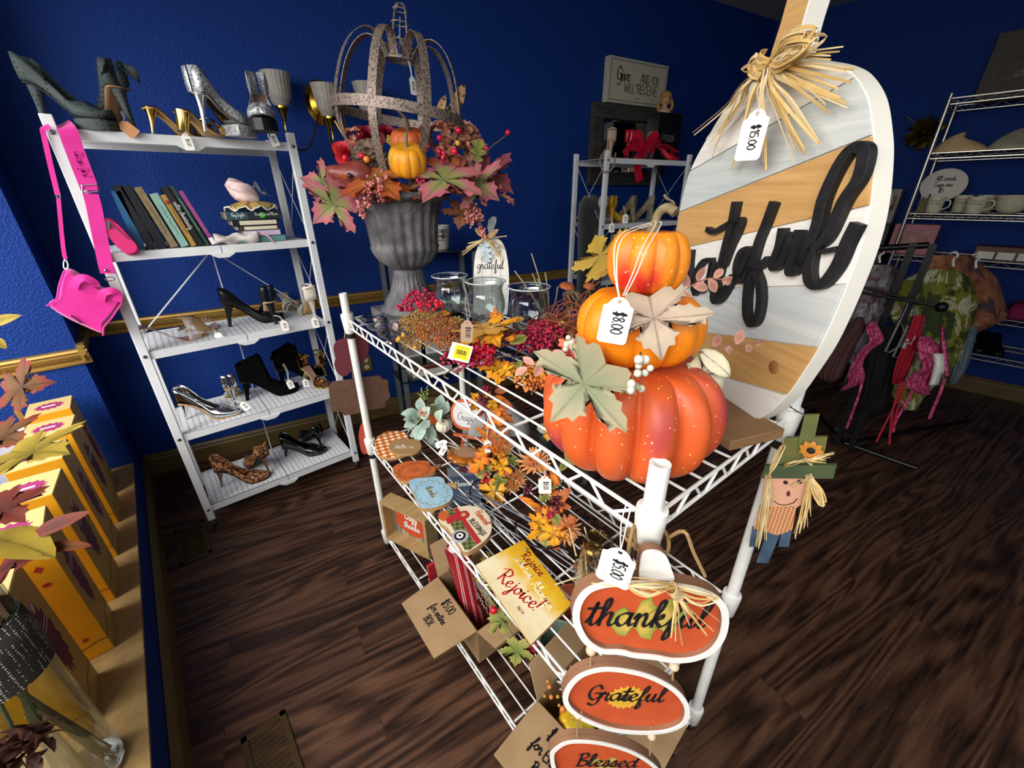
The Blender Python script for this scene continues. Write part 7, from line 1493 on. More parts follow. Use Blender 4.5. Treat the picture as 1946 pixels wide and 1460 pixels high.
# more stock on the bottom shelf seen through the wires
for k,(nm,lab,cat,u,v,s,m)in enumerate([('picture_book','blue and red picture book lying below the camper sign','book',.20,.72,(.16,.20,.02),mat('bk_pictures','7a6a80',.4,col2='b04a3c',nscale=14,nmix=(.5,.6))),('grey_tray','grey flat tray lying beyond the cardboard box','tray',.33,.62,(.16,.22,.03),mat('tray_grey','8a8a8c',.5)),('orange_basket','terracotta basket on the bottom shelf under the near leaf holder','basket',.36,.42,(.18,.16,.12),mat('terracotta','9a4a28',.7)),('green_tin','pale green tin with leaf print on the bottom shelf behind the $3.00 box','tin',.22,.36,(.13,.12,.14),mat('tin_green','8a9c8c',.5,col2='7a8c7c',nscale=20))]):
 o=thing(nm,lab,cat,M=rotmat(cx_,cy_,(0,0,1),bot(u,v)))
 if s[2]>.05:
  mb=MB();mb.lathe([(0,0),(s[0]*.42,0),(s[0]*.46,s[2]*.5),(s[0]*.5,s[2]),(s[0]*.47,s[2]),(s[0]*.42,.01),(0,.01)],24);mb.build('body',m,o,smooth=60);MB().tube([V((s[0]*.5*cos(a),s[0]*.5*sin(a),s[2]))for a in[2*pi*i/24 for i in range(24)]],.005,6,closed=True).build('rim',m,o)
 else:MB().box((0,0,s[2]/2),s).build('body',m,o,bev=.003);MB().box((0,0,s[2]+.0005),(s[0]*.8,s[1]*.8,.001)).build('inset',M_tag if nm=='picture_book' else m,o,smooth=0)
lf_=thing('leafy_pick','dark green ivy leaf pick resting in the terracotta basket','leaf',bot(.34,.40,.12));B=bot(.33,.36,.13);M,L=leafM(B,B+V((-.03,-.05,.02)),(-.4,-.4,1));MB().leaf(MAPLE,M,L,seed=2).build('leaf',attrmat('leaf_dark_green',[(0,'2c3a20'),(1,'3f4c2a')],noise=20),lf_,True,smooth=180);MB().tube([B,B+V((.04,.04,-.05))],.0015,5).build('stem',M_stem,lf_,True)
# ---------------- signs hanging on the near post ----------------
hs=V((.434,.205,0));hn=V((-.63,-.77,.0)).normalized();hp=hs+hn*.042+V((0,0,.95));hx=V((0,0,1)).cross(hn);MH=rotmat(hx,(0,0,1),hn,hp);MHI=MH.inverted()
def hg(x,y,o=0):p=MHI@atpl(x,y,hp+hn*o,hn);return(p.x,p.y)
def hoval(px,sm=5):
 P=[(p.x,p.y)for p in smooth_pts([hg(*q)+(0,)for q in px],sm,True)];return P if area2(P)>0 else P[::-1]
def shrink(P,d):
 n=len(P);out=[]
 for i in range(n):
  a,b=V(P[i-1]),V(P[(i+1)%n]);t=(b-a).normalized();out.append((P[i][0]-t.y*d*1.0,P[i][1]+t.x*d))
 return out
M_swhite=mat('sign_whitewash','e4e2dc',.6,bump=.1,bscale=90);M_sor=mat('sign_rust_orange','c4532a',.6,col2='b84a24',nscale=20);M_mdfd=mat('mdf_brown','8a6248',.75)
def hsign(label,px,txt,hl,ty,ang,extra,group='pumpkin signs hanging on the near cart post',tb=.010,rim=.0105):
 P=hoval(px);cx_s=sum(p[0]for p in P)/len(P);cy_s=sum(p[1]for p in P)/len(P);P=[(x-cx_s,y-cy_s)for x,y in P]
 o=thing('hanging_sign',label,'sign',M=MH@Matrix.Translation((cx_s,cy_s,0)),group=group)
 inn=shrink(P,rim)
 MB().prism(P,.009,z0=-.011).build('back_board',M_mdfd,o);MB().prism(inn,.001,z0=-.0019).build('orange_panel',M_sor,o,smooth=0)
 MB().prism(P,.008,z0=-.0015,holes=[inn[::-1]]).build('wood_layer',M_mdfd,o,smooth=30);MB().prism(P,.0022,z0=.0065,holes=[shrink(P,rim*.98)[::-1]]).build('white_rim',M_swhite,o,smooth=30)
 mb=MB();M2=Matrix.Rotation(ang,4,'Z')@Matrix.Translation((0,ty,-.0002));mb.strokes(text_strokes(txt,hl),hl*.24,.0005,M2,nib=(.3,.7),n=7);
 extra(o);mb.build('lettering',M_ink,o);return o,(cx_s,cy_s)
def oakprint(o):
 M=Matrix.Rotation(-1.45,4,'Z')@Matrix.Translation((0,-.062,-.0006));mb=MB();mb.leaf(OAK,M,.12,0,0,0,rings=(0,.5,1));mb.build('oak_leaf_print',attrmat('print_oak',[(0,'b89a4a'),(.6,'c8a850'),(1,'7f8f3c')],noise=30),o,smooth=0)
def sunprint(R,m1,m2):
 def fn(o):
  mb=MB()
  for i in range(18):
   for l in range(2):
    a=2*pi*i/18+l*.17;M=Matrix.Rotation(a,4,'Z')@Matrix.Translation((0,R*.25,-.0007+.0001*l));mb.leaf(LANCE,M,R*(.8-.12*l),0,0,0,rings=(0,1))
  mb.build('sunflower_print',m1,o,smooth=0);MB().lathe([(0,.0004),(R*.33,.0004),(R*.33,0)],20,Matrix.Translation((0,0,-.0007))).build('flower_centre_print',m2,o)
 return fn
def leafprint(o):
 mb=MB()
 for a,l in((.9,.03),(-.5,.026),(2.2,.024),(-2.6,.026)):M=Matrix.Rotation(a,4,'Z')@Matrix.Translation((0,.004,-.0006));mb.leaf(OAK,M,l,0,0,0,rings=(0,1))
 mb.build('leaf_print',attrmat('print_oak',[])if 'print_oak' not in MATS else MATS['print_oak'],o,smooth=0)
M_sunp=attrmat('print_sunflower',[(0,'b8801c'),(.6,'d8a830'),(1,'dcb848')])
s1,c1=hsign('orange thankful pumpkin sign with raffia bow, topmost of the three on the near post',[(1086,1160),(1094,1130),(1115,1108),(1150,1097),(1200,1095),(1260,1098),(1310,1105),(1350,1118),(1374,1140),(1380,1170),(1372,1205),(1350,1232),(1315,1247),(1275,1250),(1240,1244),(1200,1240),(1175,1234),(1140,1232),(1110,1215),(1092,1188)],'thankful',.0275,-.001,-.10,oakprint)
hstem=MB();P=hoval([(1218,1100),(1215,1065),(1222,1046),(1242,1042),(1262,1050),(1273,1075),(1275,1100)]);I1=s1.matrix_basis.inverted()@MH;hstem.T=I1;hstem.prism(P,.012,z0=-.010);hstem.T=Matrix();hstem.build('stem',M_mdfd,s1);hstem=MB();hstem.T=I1;hstem.prism(P,.003,z0=.002);hstem.T=Matrix();hstem.build('stem_face',M_swhite,s1)
s2,c2=hsign('orange grateful sign with a sunflower print, middle of the three on the near post',[(1068,1320),(1076,1295),(1100,1272),(1140,1260),(1185,1262),(1235,1274),(1280,1298),(1303,1325),(1307,1350),(1295,1370),(1262,1383),(1215,1386),(1160,1380),(1110,1362),(1080,1342)],'Grateful',.0205,.002,-.12,sunprint(.032,M_sunp,mat('print_seed_brown','5a3a20',.7)),rim=.009)
s3,c3=hsign('orange blessed sign with a leaf print, lowest of the three on the near post',[(1044,1430),(1050,1415),(1075,1400),(1115,1398),(1160,1405),(1205,1420),(1240,1442),(1258,1465),(1262,1490),(1240,1508),(1195,1515),(1130,1508),(1080,1488),(1052,1460)],'Blessed',.0215,.006,-.14,leafprint,rim=.008)
def hpt(x,y,o=.002):return atpl(x,y,hp+hn*o,hn)
mb=MB()
for P in([(1125,1230),(1123,1245),(1122,1268)],[(1280,1248),(1280,1262),(1278,1292)],[(1097,1352),(1098,1370),(1097,1400)],[(1238,1382),(1237,1400),(1235,1435)]):mb.tube([hpt(*q)for q in P],.0018,6)
mb.build('twine',M_twine,s1,True)
for k,(x,y,s)in enumerate([(1123,1236,s1),(1281,1266,s1),(1099,1357,s2),(1238,1398,s2)]):MB().sphere(hpt(x,y),.008,14,10).build('wooden_bead',mat('bead_wood','cdb193',.6),s,True,smooth=180)
mb=MB();R=.030
mb.tube(smooth_pts([hs+V((R*cos(a),R*sin(a),1.118+.006*cos(a*2)))for a in[2*pi*i/12 for i in range(12)]],3,True),.0028,6,closed=True);mb.tube(smooth_pts([hs+V((.02,-.02,1.12)),hpt(1300,1010,.0),hpt(1318,1050,.0),hpt(1340,1095,.0)],4),.0026,6);mb.tube(smooth_pts([hs+V((-.03,.0,1.12)),hpt(1205,1000,.0),hpt(1195,1040,.0),hpt(1190,1090,.0)],4),.0026,6)
mb.build('twine_loop',M_twine,s1,True)
raffia(s1,hpt(1276,1112,.016),[hpt(x,y,.014)for x,y in[(1150,1090),(1120,1108),(1270,1205),(1280,1210),(1293,1215),(1308,1195),(1340,1200),(1362,1180),(1355,1190),(1330,1150),(1318,1175)]],[(hpt(1190,1095,.02),.014),(hpt(1352,1120,.02),.010)],hn,M_raf2,.0032,1,.004,21,.011,M_raffia,off=.012)
tag_at('white price tag lettered $5.00 hanging over the thankful sign',1179,1050,dep(hpt(1179,1050,.02)),(.043,.056),'$5.00',[(1185,1000,dep(hpt(1185,1000,.03))),(1195,960,dep(hpt(1195,960,.02)))],-.12,nrm=tocam(hpt(1179,1050))+V((0,0,.2)))
# ---------------- scarecrow hanging on the right post ----------------
sp=V((.900,.177,.95));scn=(V((-sp.x,-sp.y,0))).normalized();spn=sp+scn*.045;SCM=rotmat(V((0,0,1)).cross(scn),(0,0,1),scn,spn);sci=SCM.inverted()
sc=thing('scarecrow_ornament','flat wooden scarecrow with a green hat and raffia hair hanging on the right cart post','scarecrow',M=SCM)
def scp(px,z0,t,m,nm,sm=0,label=None):
 P=[]
 for x,y in px:q=sci@atpl(x,y,spn,scn);P.append((q.x,q.y))
 if sm:P=[(p.x,p.y)for p in smooth_pts([p+(0,)for p in P],sm,True)]
 if area2(P)<0:P=P[::-1]
 return MB().prism(P,t,z0=z0).build(nm,m,sc,smooth=0,bev=.0006)
M_hat=mat('hat_green','5c6336',.7,col2='6f6a38',nscale=18);M_brim=mat('hat_brim_green','3d4a33',.7,col2='4a5636',nscale=22);M_jean=mat('denim_paint','2c4258',.7,col2='4a6278',nscale=14);M_skin=mat('painted_skin','d8a488',.65)
scp([(1515,848),(1529,788),(1558,787),(1545,848)],-.004,.008,M_hat,'hat_crown');scp([(1470,880),(1494,832),(1573,830),(1563,880)],-.006,.008,M_hat,'hat_body');scp([(1455,895),(1553,893),(1541,935),(1530,955),(1515,965),(1446,967),(1450,925)],-.008,.008,M_skin,'face')
scp([(1446,905),(1456,881),(1591,879),(1584,905)],.002,.008,M_brim,'hat_brim');scp([(1443,964),(1514,962),(1506,1006),(1490,1013),(1475,1017),(1455,1010),(1432,1004)],-.007,.009,plaid('shirt_check','d8b898','c08050','a8602c',160,0),'shirt')
for q in([(1429,1004),(1455,1008),(1443,1040),(1423,1040)],[(1458,1010),(1484,1012),(1460,1071),(1437,1070)],[(1485,1010),(1506,1004),(1499,1040),(1479,1040)]):scp(q,-.009,.009,M_jean,'leg')
def sc3(x,y,o=.006):return atpl(x,y,spn+scn*o,scn)
for x,y in((1493,917),(1520,916)):MB().sphere(sc3(x,y,.0005),.0042,10,6,(1,1,1)).build('eye',M_ink,sc,True)
scp([(1494,938),(1498,932),(1502,936),(1501,943),(1496,943)],.0,.0012,mat('mouth_maroon','5a1c28',.6),'mouth');mb=MB();mb.tube([sc3(x,y,.001)for x,y in[(1470,952),(1480,959),(1495,960),(1508,956),(1515,948)]],.0009,5);mb.build('chin_stitch',M_ink,sc,True)
raffia(sc,sc3(1462,903,.008),[sc3(x,y,.007)for x,y in[(1436,1035),(1440,1038),(1448,1030),(1455,1025),(1446,990),(1458,985),(1480,850),(1492,848),(1488,842),(1470,960)]],[],scn,M_raf2,.0028,3,.005,31,.006,M_raffia,name='raffia_hair',off=.005)
raffia(sc,sc3(1540,903,.008),[sc3(x,y,.007)for x,y in[(1510,1020),(1515,1010),(1525,995),(1540,975),(1530,1003),(1560,950),(1520,1000),(1505,925)]],[(sc3(1562,955,.008),.006)],scn,M_raf2,.0028,3,.005,32,.006,M_raffia,name='raffia_hair',off=.005)
raffia(sc,sc3(1530,873,.014),[sc3(x,y,.013)for x,y in[(1490,885),(1500,880),(1575,866),(1583,860),(1570,875),(1545,884)]],[],scn,M_raf2,.0025,3,.003,33,.005,M_raffia,name='raffia_band',off=.004)
mb=MB();c=sci@sc3(1541,857,.014)
for i in range(9):M=Matrix.Translation(c)@Matrix.Rotation(2*pi*i/9,4,'Z')@Matrix.Translation((0,.003,0));mb.leaf([(x*1.4,y,k)for x,y,k in OVAL],M,.017,.1,.1,.1,rings=(0,.6,1))
mb.build('sunflower',mat('sunflower_orange','c8822c',.6),sc,smooth=180);MB().lathe([(0,.003),(.005,.0025),(.007,0)],14,Matrix.Translation(c)).build('sunflower_centre',M_blk,sc)
mb=MB();mb.tube(smooth_pts([sc3(1532,790,.003),sc3(1515,782,-.03),sc3(1500,772,-.03)],4),.0012,5);mb.build('hanging_wire',M_wire,sc,True)
# ---------------- sign chain on the far post, seen from behind ----------------
fp=V((.511,1.508,0));fn_=(V((-fp.x,-fp.y,0))).normalized()
def behind(px,off,t,m,par,nm,sm=2):
 p0=fp-fn_*off;M=rotmat(V((0,0,1)).cross(fn_),(0,0,1),fn_,p0);I=M.inverted();P=[]
 for x,y in px:q=I@atpl(x,y,p0,fn_);P.append((q.x,q.y))
 if sm:P=[(p.x,p.y)for p in smooth_pts([p+(0,)for p in P],sm,True)]
 if area2(P)<0:P=P[::-1]
 mb=MB();mb.T=M;mb.prism(P,t);mb.T=Matrix();return mb.build(nm,m,par,True,bev=.001)
zf=lambda x,y:[620+x/4.865,560+y/4.865]
gp_='sign plaques hanging behind the far cart post'
o=thing('hanging_plaque','plum wooden pumpkin plaque seen from behind, topmost on the far post','sign',fp+V((0,0,.95)),group=gp_)
behind([zf(*q)for q in[(65,500),(80,445),(120,415),(195,395),(215,340),(330,350),(385,400),(392,520),(350,610),(280,660),(240,690),(195,740),(145,750),(98,712),(72,640),(85,590)]],.04,.008,mat('plum_paint','5a1c28',.65),o,'board');MB().tube(smooth_pts([atd(*zf(165,470),1.66),atd(*zf(175,330),1.66),atd(*zf(190,230),1.64),atd(*zf(240,160),1.6)],4),.0022,5).build('twine',M_twine,o,True)
o=thing('hanging_plaque','brown wooden pumpkin plaque seen from behind, middle of the far post','sign',fp+V((0,0,.8)),group=gp_)
behind([zf(*q)for q in[(20,855),(60,800),(150,790),(270,775),(365,760),(500,745),(512,772),(570,785),(576,870),(592,940),(548,985),(540,1040),(400,1060),(320,1090),(165,1112),(145,1080),(48,1075),(32,960)]],.045,.008,mat('brown_card','5c4032',.8,col2='523828',nscale=40),o,'board',0);MB().tube([atd(*zf(240,690),1.7),atd(*zf(250,790),1.72)],.002,5).build('twine',M_twine,o,True)
o=thing('hanging_plaque','coral red wooden plaque seen edge on beside the far post foot','sign',fp+V((0,0,.62)),group=gp_)
behind([zf(*q)for q in[(300,1300),(312,1225),(332,1180),(345,1170),(352,1230),(365,1330),(385,1400),(390,1450),(360,1468),(330,1455),(310,1390)]],.02,.008,mat('coral_paint','a8402c',.65),o,'board');MB().tube([atd(*zf(325,1090),1.7),atd(*zf(340,1180),1.7)],.002,5).build('twine',M_twine,o,True)
# ---------------- window ledge: yellow boxes, vase, picture ----------------
M_ybox=mat('box_yellow','d89a14',.5,col2='d09010',nscale=10);M_ytan=mat('box_tan_side','b08f4a',.55,col2='a88642',nscale=10);M_ytop=mat('box_cream_top','d2b878',.5);M_purp=mat('print_purple','64243f',.6,col2='52203a',nscale=60);M_mag=mat('print_magenta','9a3068',.6)
def burst(w,h,n=16,ph=.3):
 return[(w*(1 if i%2 else .78)*cos(pi*i/n)*1.0,h*(1 if i%2 else .76)*sin(pi*i/n))for i in range(2*n)]
def ybox(label,x,y,rz,d=.17,w=.135,h=.46):
 o=thing('yellow_box',label,'box',(x,y,LZ+.0005),rz,'yellow boxes on the window ledge')
 # local: front right corner at the origin, width to -x, depth to +y
 mb=MB();mb.box((-w/2,d/2,h/2),(w,d,h));mb.build('carton',M_ybox,o,bev=.0015)
 MB().box((.0003,d/2,h/2),(.0008,d-.003,h-.003)).build('side_panel',M_ytan,o,smooth=0);MB().box((-w/2,d/2,h+.0003),(w-.002,d-.003,.0008)).build('lid_panel',M_ytop,o,smooth=0)
 MB().prism(burst(d*.27,h*.27,14),.0006,rotmat((0,1,0),(0,0,1),(1,0,0),(.0007,d*.5,h*.56))).build('burst_print',M_purp,o,smooth=0)
 mb=MB();mb.strokes([[(-.03,.02),(.03,.03)],[(-.028,.008),(.03,.016)]],.004,.0003,rotmat((0,1,0),(0,0,1),(1,0,0),(.0013,d*.5,h*.62)));mb.prism([(.0,.0),(.014,.012),(.01,.034),(-.006,.028)],.0004,rotmat((0,1,0),(0,0,1),(1,0,0),(.0012,d*.5,h*.76)));mb.build('white_print',mat('print_pale','b8a4ac',.6),o,smooth=0)
 MB().prism(burst(w*.36,d*.26,14),.0006,Matrix.Translation((-w*.5,d*.5,h+.0007))).build('lid_burst_print',M_mag,o,smooth=0);MB().prism([(-.02,-.006),(.022,-.004),(.022,.008),(-.02,.006)],.0004,Matrix.Translation((-w*.52,d*.5,h+.0013))).build('lid_white_print',M_tag,o,smooth=0)
 mb=MB();F=lambda a,b:rotmat((1,0,0),(0,0,1),(0,-1,0),(-w*a,-.0001,h*b))
 mb.prism([(0,.012),(.010,0),(0,-.012),(-.010,0)],.0005,F(.28,.80));mb.prism([(.009*cos(i*.52),.007*sin(i*.52))for i in range(12)],.0005,F(.3,.68));mb.prism(burst(.008,.008,5),.0005,F(.3,.17));mb.prism([(0,.012),(.008,0),(0,-.012),(-.008,0)],.0005,F(.75,.5));mb.prism(burst(.005,.005,5),.0005,F(.55,.33));mb.build('red_print',mat('print_red','9c2a24',.6),o,smooth=0)
 mb=MB();Q=[(-w*i/10,h*.11+.004*sin(i*1.1))for i in range(11)];mb.strokes([Q],.0025,.0004,rotmat((1,0,0),(0,0,1),(0,-1,0),(0,-.0002,0)));Q=[(d*i/10,h*.11+.02*sstep(0,1,i/10)+.004*sin(i*1.3))for i in range(11)];mb.strokes([Q],.0025,.0004,rotmat((0,1,0),(0,0,1),(1,0,0),(.0008,0,0)));mb.build('seam',mat('seam_dark','3a2414',.7),o,smooth=0)
 return o
for k,(x,y,rz,lab)in enumerate([(-.405,2.395,.02,'yellow box with purple burst print, farthest along the ledge against the end wall'),(-.392,2.135,-.04,'yellow box with purple burst print, second from the end wall'),(-.396,1.90,.0,'yellow box with purple burst print, third from the end wall'),(-.402,1.655,-.05,'yellow box with purple burst print, fourth from the end wall'),(-.404,1.43,.04,'yellow box with purple burst print, second nearest the glass vase'),(-.44,1.19,.0,'yellow box with purple burst print, right behind the glass vase')]):ybox(lab,x,y,rz)
o=thing('framed_picture','pale picture in a thin gold and white frame leaning at the ledge end','picture',M=Matrix.Translation((-.585,2.615,LZ))@Matrix.Rotation(rad(-8),4,'X')@Matrix.Rotation(rad(-3),4,'Y'));w,hh=.5,.78;mb=MB()
for a,b in(((0,0),(0,hh)),((-w,0),(-w,hh)),((0,.008),(-w,.008)),((0,hh-.008),(-w,hh-.008))):mb.bar((a[0],0,a[1]),(b[0],0,b[1]),.016,.02,(0,-1,0))
mb.build('frame',M_gold,o,smooth=0);MB().box((-w/2,.003,hh/2),(w-.016,.006,hh-.016)).build('mat_board',M_white_paint,o,smooth=0);MB().box((-w/2-.02,-.001,hh/2),(w-.09,.004,hh-.09)).build('print',mat('grey_blue_print','8a94b4',.4,col2='b8bac8',nscale=4),o,smooth=0)
vx,vy=-.445,1.055;va=thing('glass_vase','tall clear glass cylinder vase of stems on the window ledge near the camera','vase',(vx,vy,LZ+.001))
R=.068;MB().lathe([(0,.004),(R-.01,.004),(R,.014),(R,.60),(R-.004,.602),(R-.004,.024),(R-.014,.018),(0,.018)],40).build('cylinder',glassmat('vase_glass','f0f4f4',.04),va,smooth=60);MB().lathe([(0,.0005),(R-.016,.0005),(R-.004,.006),(R-.001,.02),(R-.012,.012),(0,.010)],40).build('thick_base',glassmat('vase_base_glass','dfe8ea',.4),va,smooth=60);MB().box((.01,-.015,.0195),(.04,.03,.0008),Matrix.Rotation(.4,3,'Z')).build('sticker',M_tag,va,smooth=0)
wrapm=dotted('burlap_check','2a2724','b8b2a4',150,.9);bw=thing('burlap_band','black and cream woven burlap band wrapped around the glass vase','ribbon',(vx,vy,LZ+.42));MB().lathe([(R+.002,-.02),(R+.004,.0),(R+.005,.06),(R+.003,.12),(R+.003,.125),(R+.007,.06),(R+.005,-.02)],40).build('band',wrapm,bw,smooth=180)
bq=thing('leaf_bouquet','autumn maple leaf branches with thick green stems standing in the glass vase','bouquet',(vx,vy,LZ+.022));rnd=random.Random(6);M_gst=mat('green_stem','7a7a56',.6,col2='5f6444',nscale=20)
for i in range(16):
 a=rnd.uniform(0,6.28);q=rnd.uniform(.2,.8)*R;b=rnd.uniform(0,6.28);P0=V((q*cos(a),q*sin(a),.0));P1=V((-.6*q*cos(a),-.6*q*sin(a),.5));P2=P1+V((-.12*rnd.random()-.05,rnd.uniform(-.06,.08),rnd.uniform(.12,.3)));MB().tube(smooth_pts([P0,P0.lerp(P1,.5),P1,P2],5),.006,8).build('stem',M_gst,bq)
M_lf_olive=attrmat('leaf_olive_yellow',[(0,'6a5c1a'),(.6,'8f7a28'),(1,'9c8632')],vein='5a5018',noise=25);M_lf_br2=attrmat('leaf_brown_red',[(0,'4a2e14'),(.7,'66401c'),(1,'7e2a22')],vein='3a2412',noise=20);M_lf_rust=attrmat('leaf_rust',[(0,'3c140c'),(.6,'5a1e12'),(1,'682a18')],vein='5a2014',noise=20)
for b,t,out,m,tl in[((-40,870,.86),(118,852,.84),MAPLE,M_lf_olive,(.1,.9)),((-45,760,.92),(88,722,.93),MAPLE,M_lf_br2,(0,.5)),((-50,815,.9),(38,838,.88),MAPLE,M_lf_br2,(0,.3)),((-50,940,.84),(40,985,.82),MAPLE,M_lf_rust,(-.2,.4)),((-40,1020,.82),(92,1040,.80),OVAL,M_lf_olive,(0,.8)),((-30,1090,.82),(65,1052,.80),MAPLE,M_lf_rust,(0,.5)),((60,1022,.84),(155,972,.84),LANCE,M_lf_rust,(.2,.5)),((70,1045,.84),(170,1032,.85),LANCE,M_lf_br2,(0,.9)),((-35,620,.95),(32,598,.95),LANCE,M_lf_olive,(0,.3)),((-20,640,.95),(10,660,.95),OVAL,M_lf_olive,(0,.3)),((-30,960,.86),(66,935,.86),LANCE,M_lf_rust,(0,.5))]:
 b=b if out is not MAPLE else(b[0]*.6+t[0]*.4,b[1]*.6+t[1]*.4,b[2]);lf(bq,out,b,t,m,int(t[0]+900),tl,name='autumn_leaf')
df=thing('dried_flower','dark brown dried flower head hanging before the glass vase','dried flower',atd(50,1420,.80));c=atd(45,1425,.80);mb=MB()
for i in range(70):
 d=V((rnd.uniform(-1,1),rnd.uniform(-1,1),rnd.uniform(-.5,1))).normalized();B=c+d*.012;T_=c+d*rnd.uniform(.04,.075)+V((0,0,rnd.uniform(-.02,.02)));M,L=leafM(B,T_,d.orthogonal()+V((rnd.random(),rnd.random(),0)));mb.leaf(OVAL,M,L,.3,.5,.4,seed=i,rings=(0,.6,1))
mb.build('petals',attrmat('petal_dried',[(0,'2a1a16'),(1,'5a3a30')],noise=40),df,smooth=180);mb=MB();mb.tube([c,atd(-20,1300,.85)],.004,6);mb.build('stem',M_gst,df,True)
for q in df.children:
 if q.name.startswith('petals'):q.matrix_parent_inverse=df.matrix_basis.inverted()
# ---------------- along the back wall ----------------
sc_p=atwall(612,196);so=thing('wall_sconce','brass wall sconce with three frosted tulip shades on the blue wall','lamp',M=rotmat(wx,(0,0,1),wn,sc_p));M_brass=mat('polished_brass','a8832c',.18,metal=1);M_frost=mat('frosted_glass','9a948c',.5,col2='8a847e',nscale=30)
mb=MB();mb.lathe([(.085,0),(.088,.006),(.072,.014),(.066,.020),(.04,.026),(.02,.034),(0,.036)],32,Matrix.Scale(1.25,4,V((0,1,0))));mb.build('back_plate',M_brass,so,smooth=30)
I=so.matrix_basis.inverted()
for px,py,off in((536,206,.13),(627,226,.17),(702,220,.13)):
 b=I@atpl(px,py,W0+wn*off,wn);sh=MB();n=22;sh.lathe([(.022,.0),(.045,.02),(.062,.06),(.070,.11),(.078,.165),(.082,.178),(.080,.178),(.066,.11),(.04,.02)],132,Matrix.Translation(b)@Matrix.Rotation(-pi/2,4,'X')@Matrix.Scale(.86,4),fn=lambda i,a:1+.03*abs(cos(n*a/2))*(1 if i else 0));
 for v_ in range(len(sh.v)):pass
 so_=sh.build('shade',M_frost,so,smooth=60);q=MB();q.lathe([(0,-.062),(.006,-.06),(.012,-.04),(.024,-.005),(.030,.0),(.030,.012),(.02,.014)],20,Matrix.Translation(b)@Matrix.Rotation(-pi/2,4,'X'));q.build('socket_cup',M_brass,so,smooth=40)
 e=b+V((0,-.06,0));MB().tube(smooth_pts([e,e+V((0,-.05,0)),V((e.x*.85,e.y-.12,e.z*.8)),V((e.x*.5,e.y-.10,e.z*.5)),V((e.x*.15,-.06,.04)),V((0,-.02,.03))],5),.0045,8).build('arm',M_brass,so)
# side table
NT_=V((1.13,2.45,0));ta=thing('side_table','black glass side table with grey metal legs against the back wall','table',M=rotmat(wx,-wn,(0,0,1),NT_));M_tl=mat('grey_metal_leg','6c7176',.4,metal=.4);M_tg=mat('black_table_glass','0c1614',.06,coat=.5);tz=zat(487,1.13,2.45,740);tw,td=.62,.27
for u in(.02,tw-.02):
 for v in(.02,td-.02):MB().box((u,v,tz/2),(.03,.03,tz)).build('leg',M_tl,ta,smooth=0)
tsh=zat(728,1.13,2.45,770);tm=(tz+tsh)/2+.04
for z in(tz,tsh):MB().box((tw/2,td/2,z),(tw+.02,td+.02,.010)).build('glass_shelf',M_tg,ta,bev=.002)
def tb(u,v,z):return NT_+wx*u-wn*v+V((0,0,z))
def cup(label,p,r0,r1,h,m,txt,rows,nm='cup',handle=False,group=None,hang=0):
 o=thing(nm,label,'cup',p,group=group);MB().lathe([(0,.002),(r0*.9,0),(r0,.004),(r1,h),(r1-.004,h),(r0-.004,.01),(0,.008)],28).build('body',m,o,smooth=50)
 if txt:
  a0=math.atan2(-p[1],-p[0]);mb=MB();r=(r0+r1)/2+.0025;k=Matrix.Rotation(a0+pi/2,4,'Z')
  for i,t in enumerate(rows):mb.strokes(text_strokes(t,h*.07)if t!='~' else scribble(r*1.1,h*.05,14,i),h*.02,.0004,k@rotmat((1,0,0),(0,0,1),(0,-1,0),(0,-r*1.0-.004,h*(.75-.17*i))))
  mb.build('lettering',M_ink,o)
 if handle:MB().tube(smooth_pts([V((r1*.95*cos(hang)*1,r1*.95*sin(hang),h*.8)),V((r1*1.6*cos(hang),r1*1.6*sin(hang),h*.75)),V((r1*1.65*cos(hang),r1*1.65*sin(hang),h*.4)),V((r0*1.0*cos(hang),r0*1.0*sin(hang),h*.2))],5),.005,7).build('handle',m,o)
 return o
M_cer=mat('white_ceramic','c9c6bc',.3);cup('tall cream tapered cup with print, at the left end of the side table',tb(.05,.12,tz+.006),.042,.062,.15,M_cer,1,['Strong','LORD','~','GOD']);cup('grey white cup lettered coffee on the side table behind the urn',tb(.40,.10,tz+.006),.045,.06,.15,mat('grey_ceramic','a8a69e',.4),1,['ALL I NEED','& coffee','~'])
for k,(u,wd_,hh,m,lab)in enumerate([(.13,.15,.24,mat('lattice_print','b4ac9c',.6,col2='8a8070',nscale=12),'pale lattice print picture under the side table top'),(.34,.20,.24,mat('white_board','bab8b2',.6),'plain white board leaning under the side table top'),(.52,.12,.22,mat('olive_print','8a8450',.6,col2='6a6a3c',nscale=9),'olive framed print at the right under the side table top')]):
 o=thing('framed_print',lab,'picture',M=rotmat(wx,-wn,(0,0,1),tb(u,.16,tsh+.11)));MB().box((0,.02,hh/2),(wd_,.012,hh)).build('frame',M_tag if k!=2 else M_blk,o,bev=.001);MB().box((0,.0135,hh/2),(wd_*.86,.002,hh*.88)).build('print',m,o,smooth=0)
MB().box((tw/2,td/2,tsh+.105),(tw,td,.008)).build('glass_shelf',M_tg,ta,bev=.002)
for k,(t,l,m,lab)in enumerate([(.045,.30,mat('bk_white','c0beb8',.5),'thick white boxed book at the bottom of the pile on the table shelf'),(.02,.28,mat('bk_maroon','6a1c24',.5),'maroon book in the pile on the table shelf'),(.02,.27,mat('bk_tan2','96784a',.5),'tan book in the pile on the table shelf'),(.014,.26,mat('bk_sea','5a7468',.5),'sea green book on top of the pile on the table shelf')]):
 z0=tsh+.006+[0,.046,.067,.088][k];book(lab,rotmat(wx,-wn,(0,0,1),tb(.08+l,.03,z0+t/2))@Matrix.Rotation(-pi/2,4,'Y')@Matrix.Rotation(0,4,'X'),t,l,.2,m,None,group='books on the table shelf')
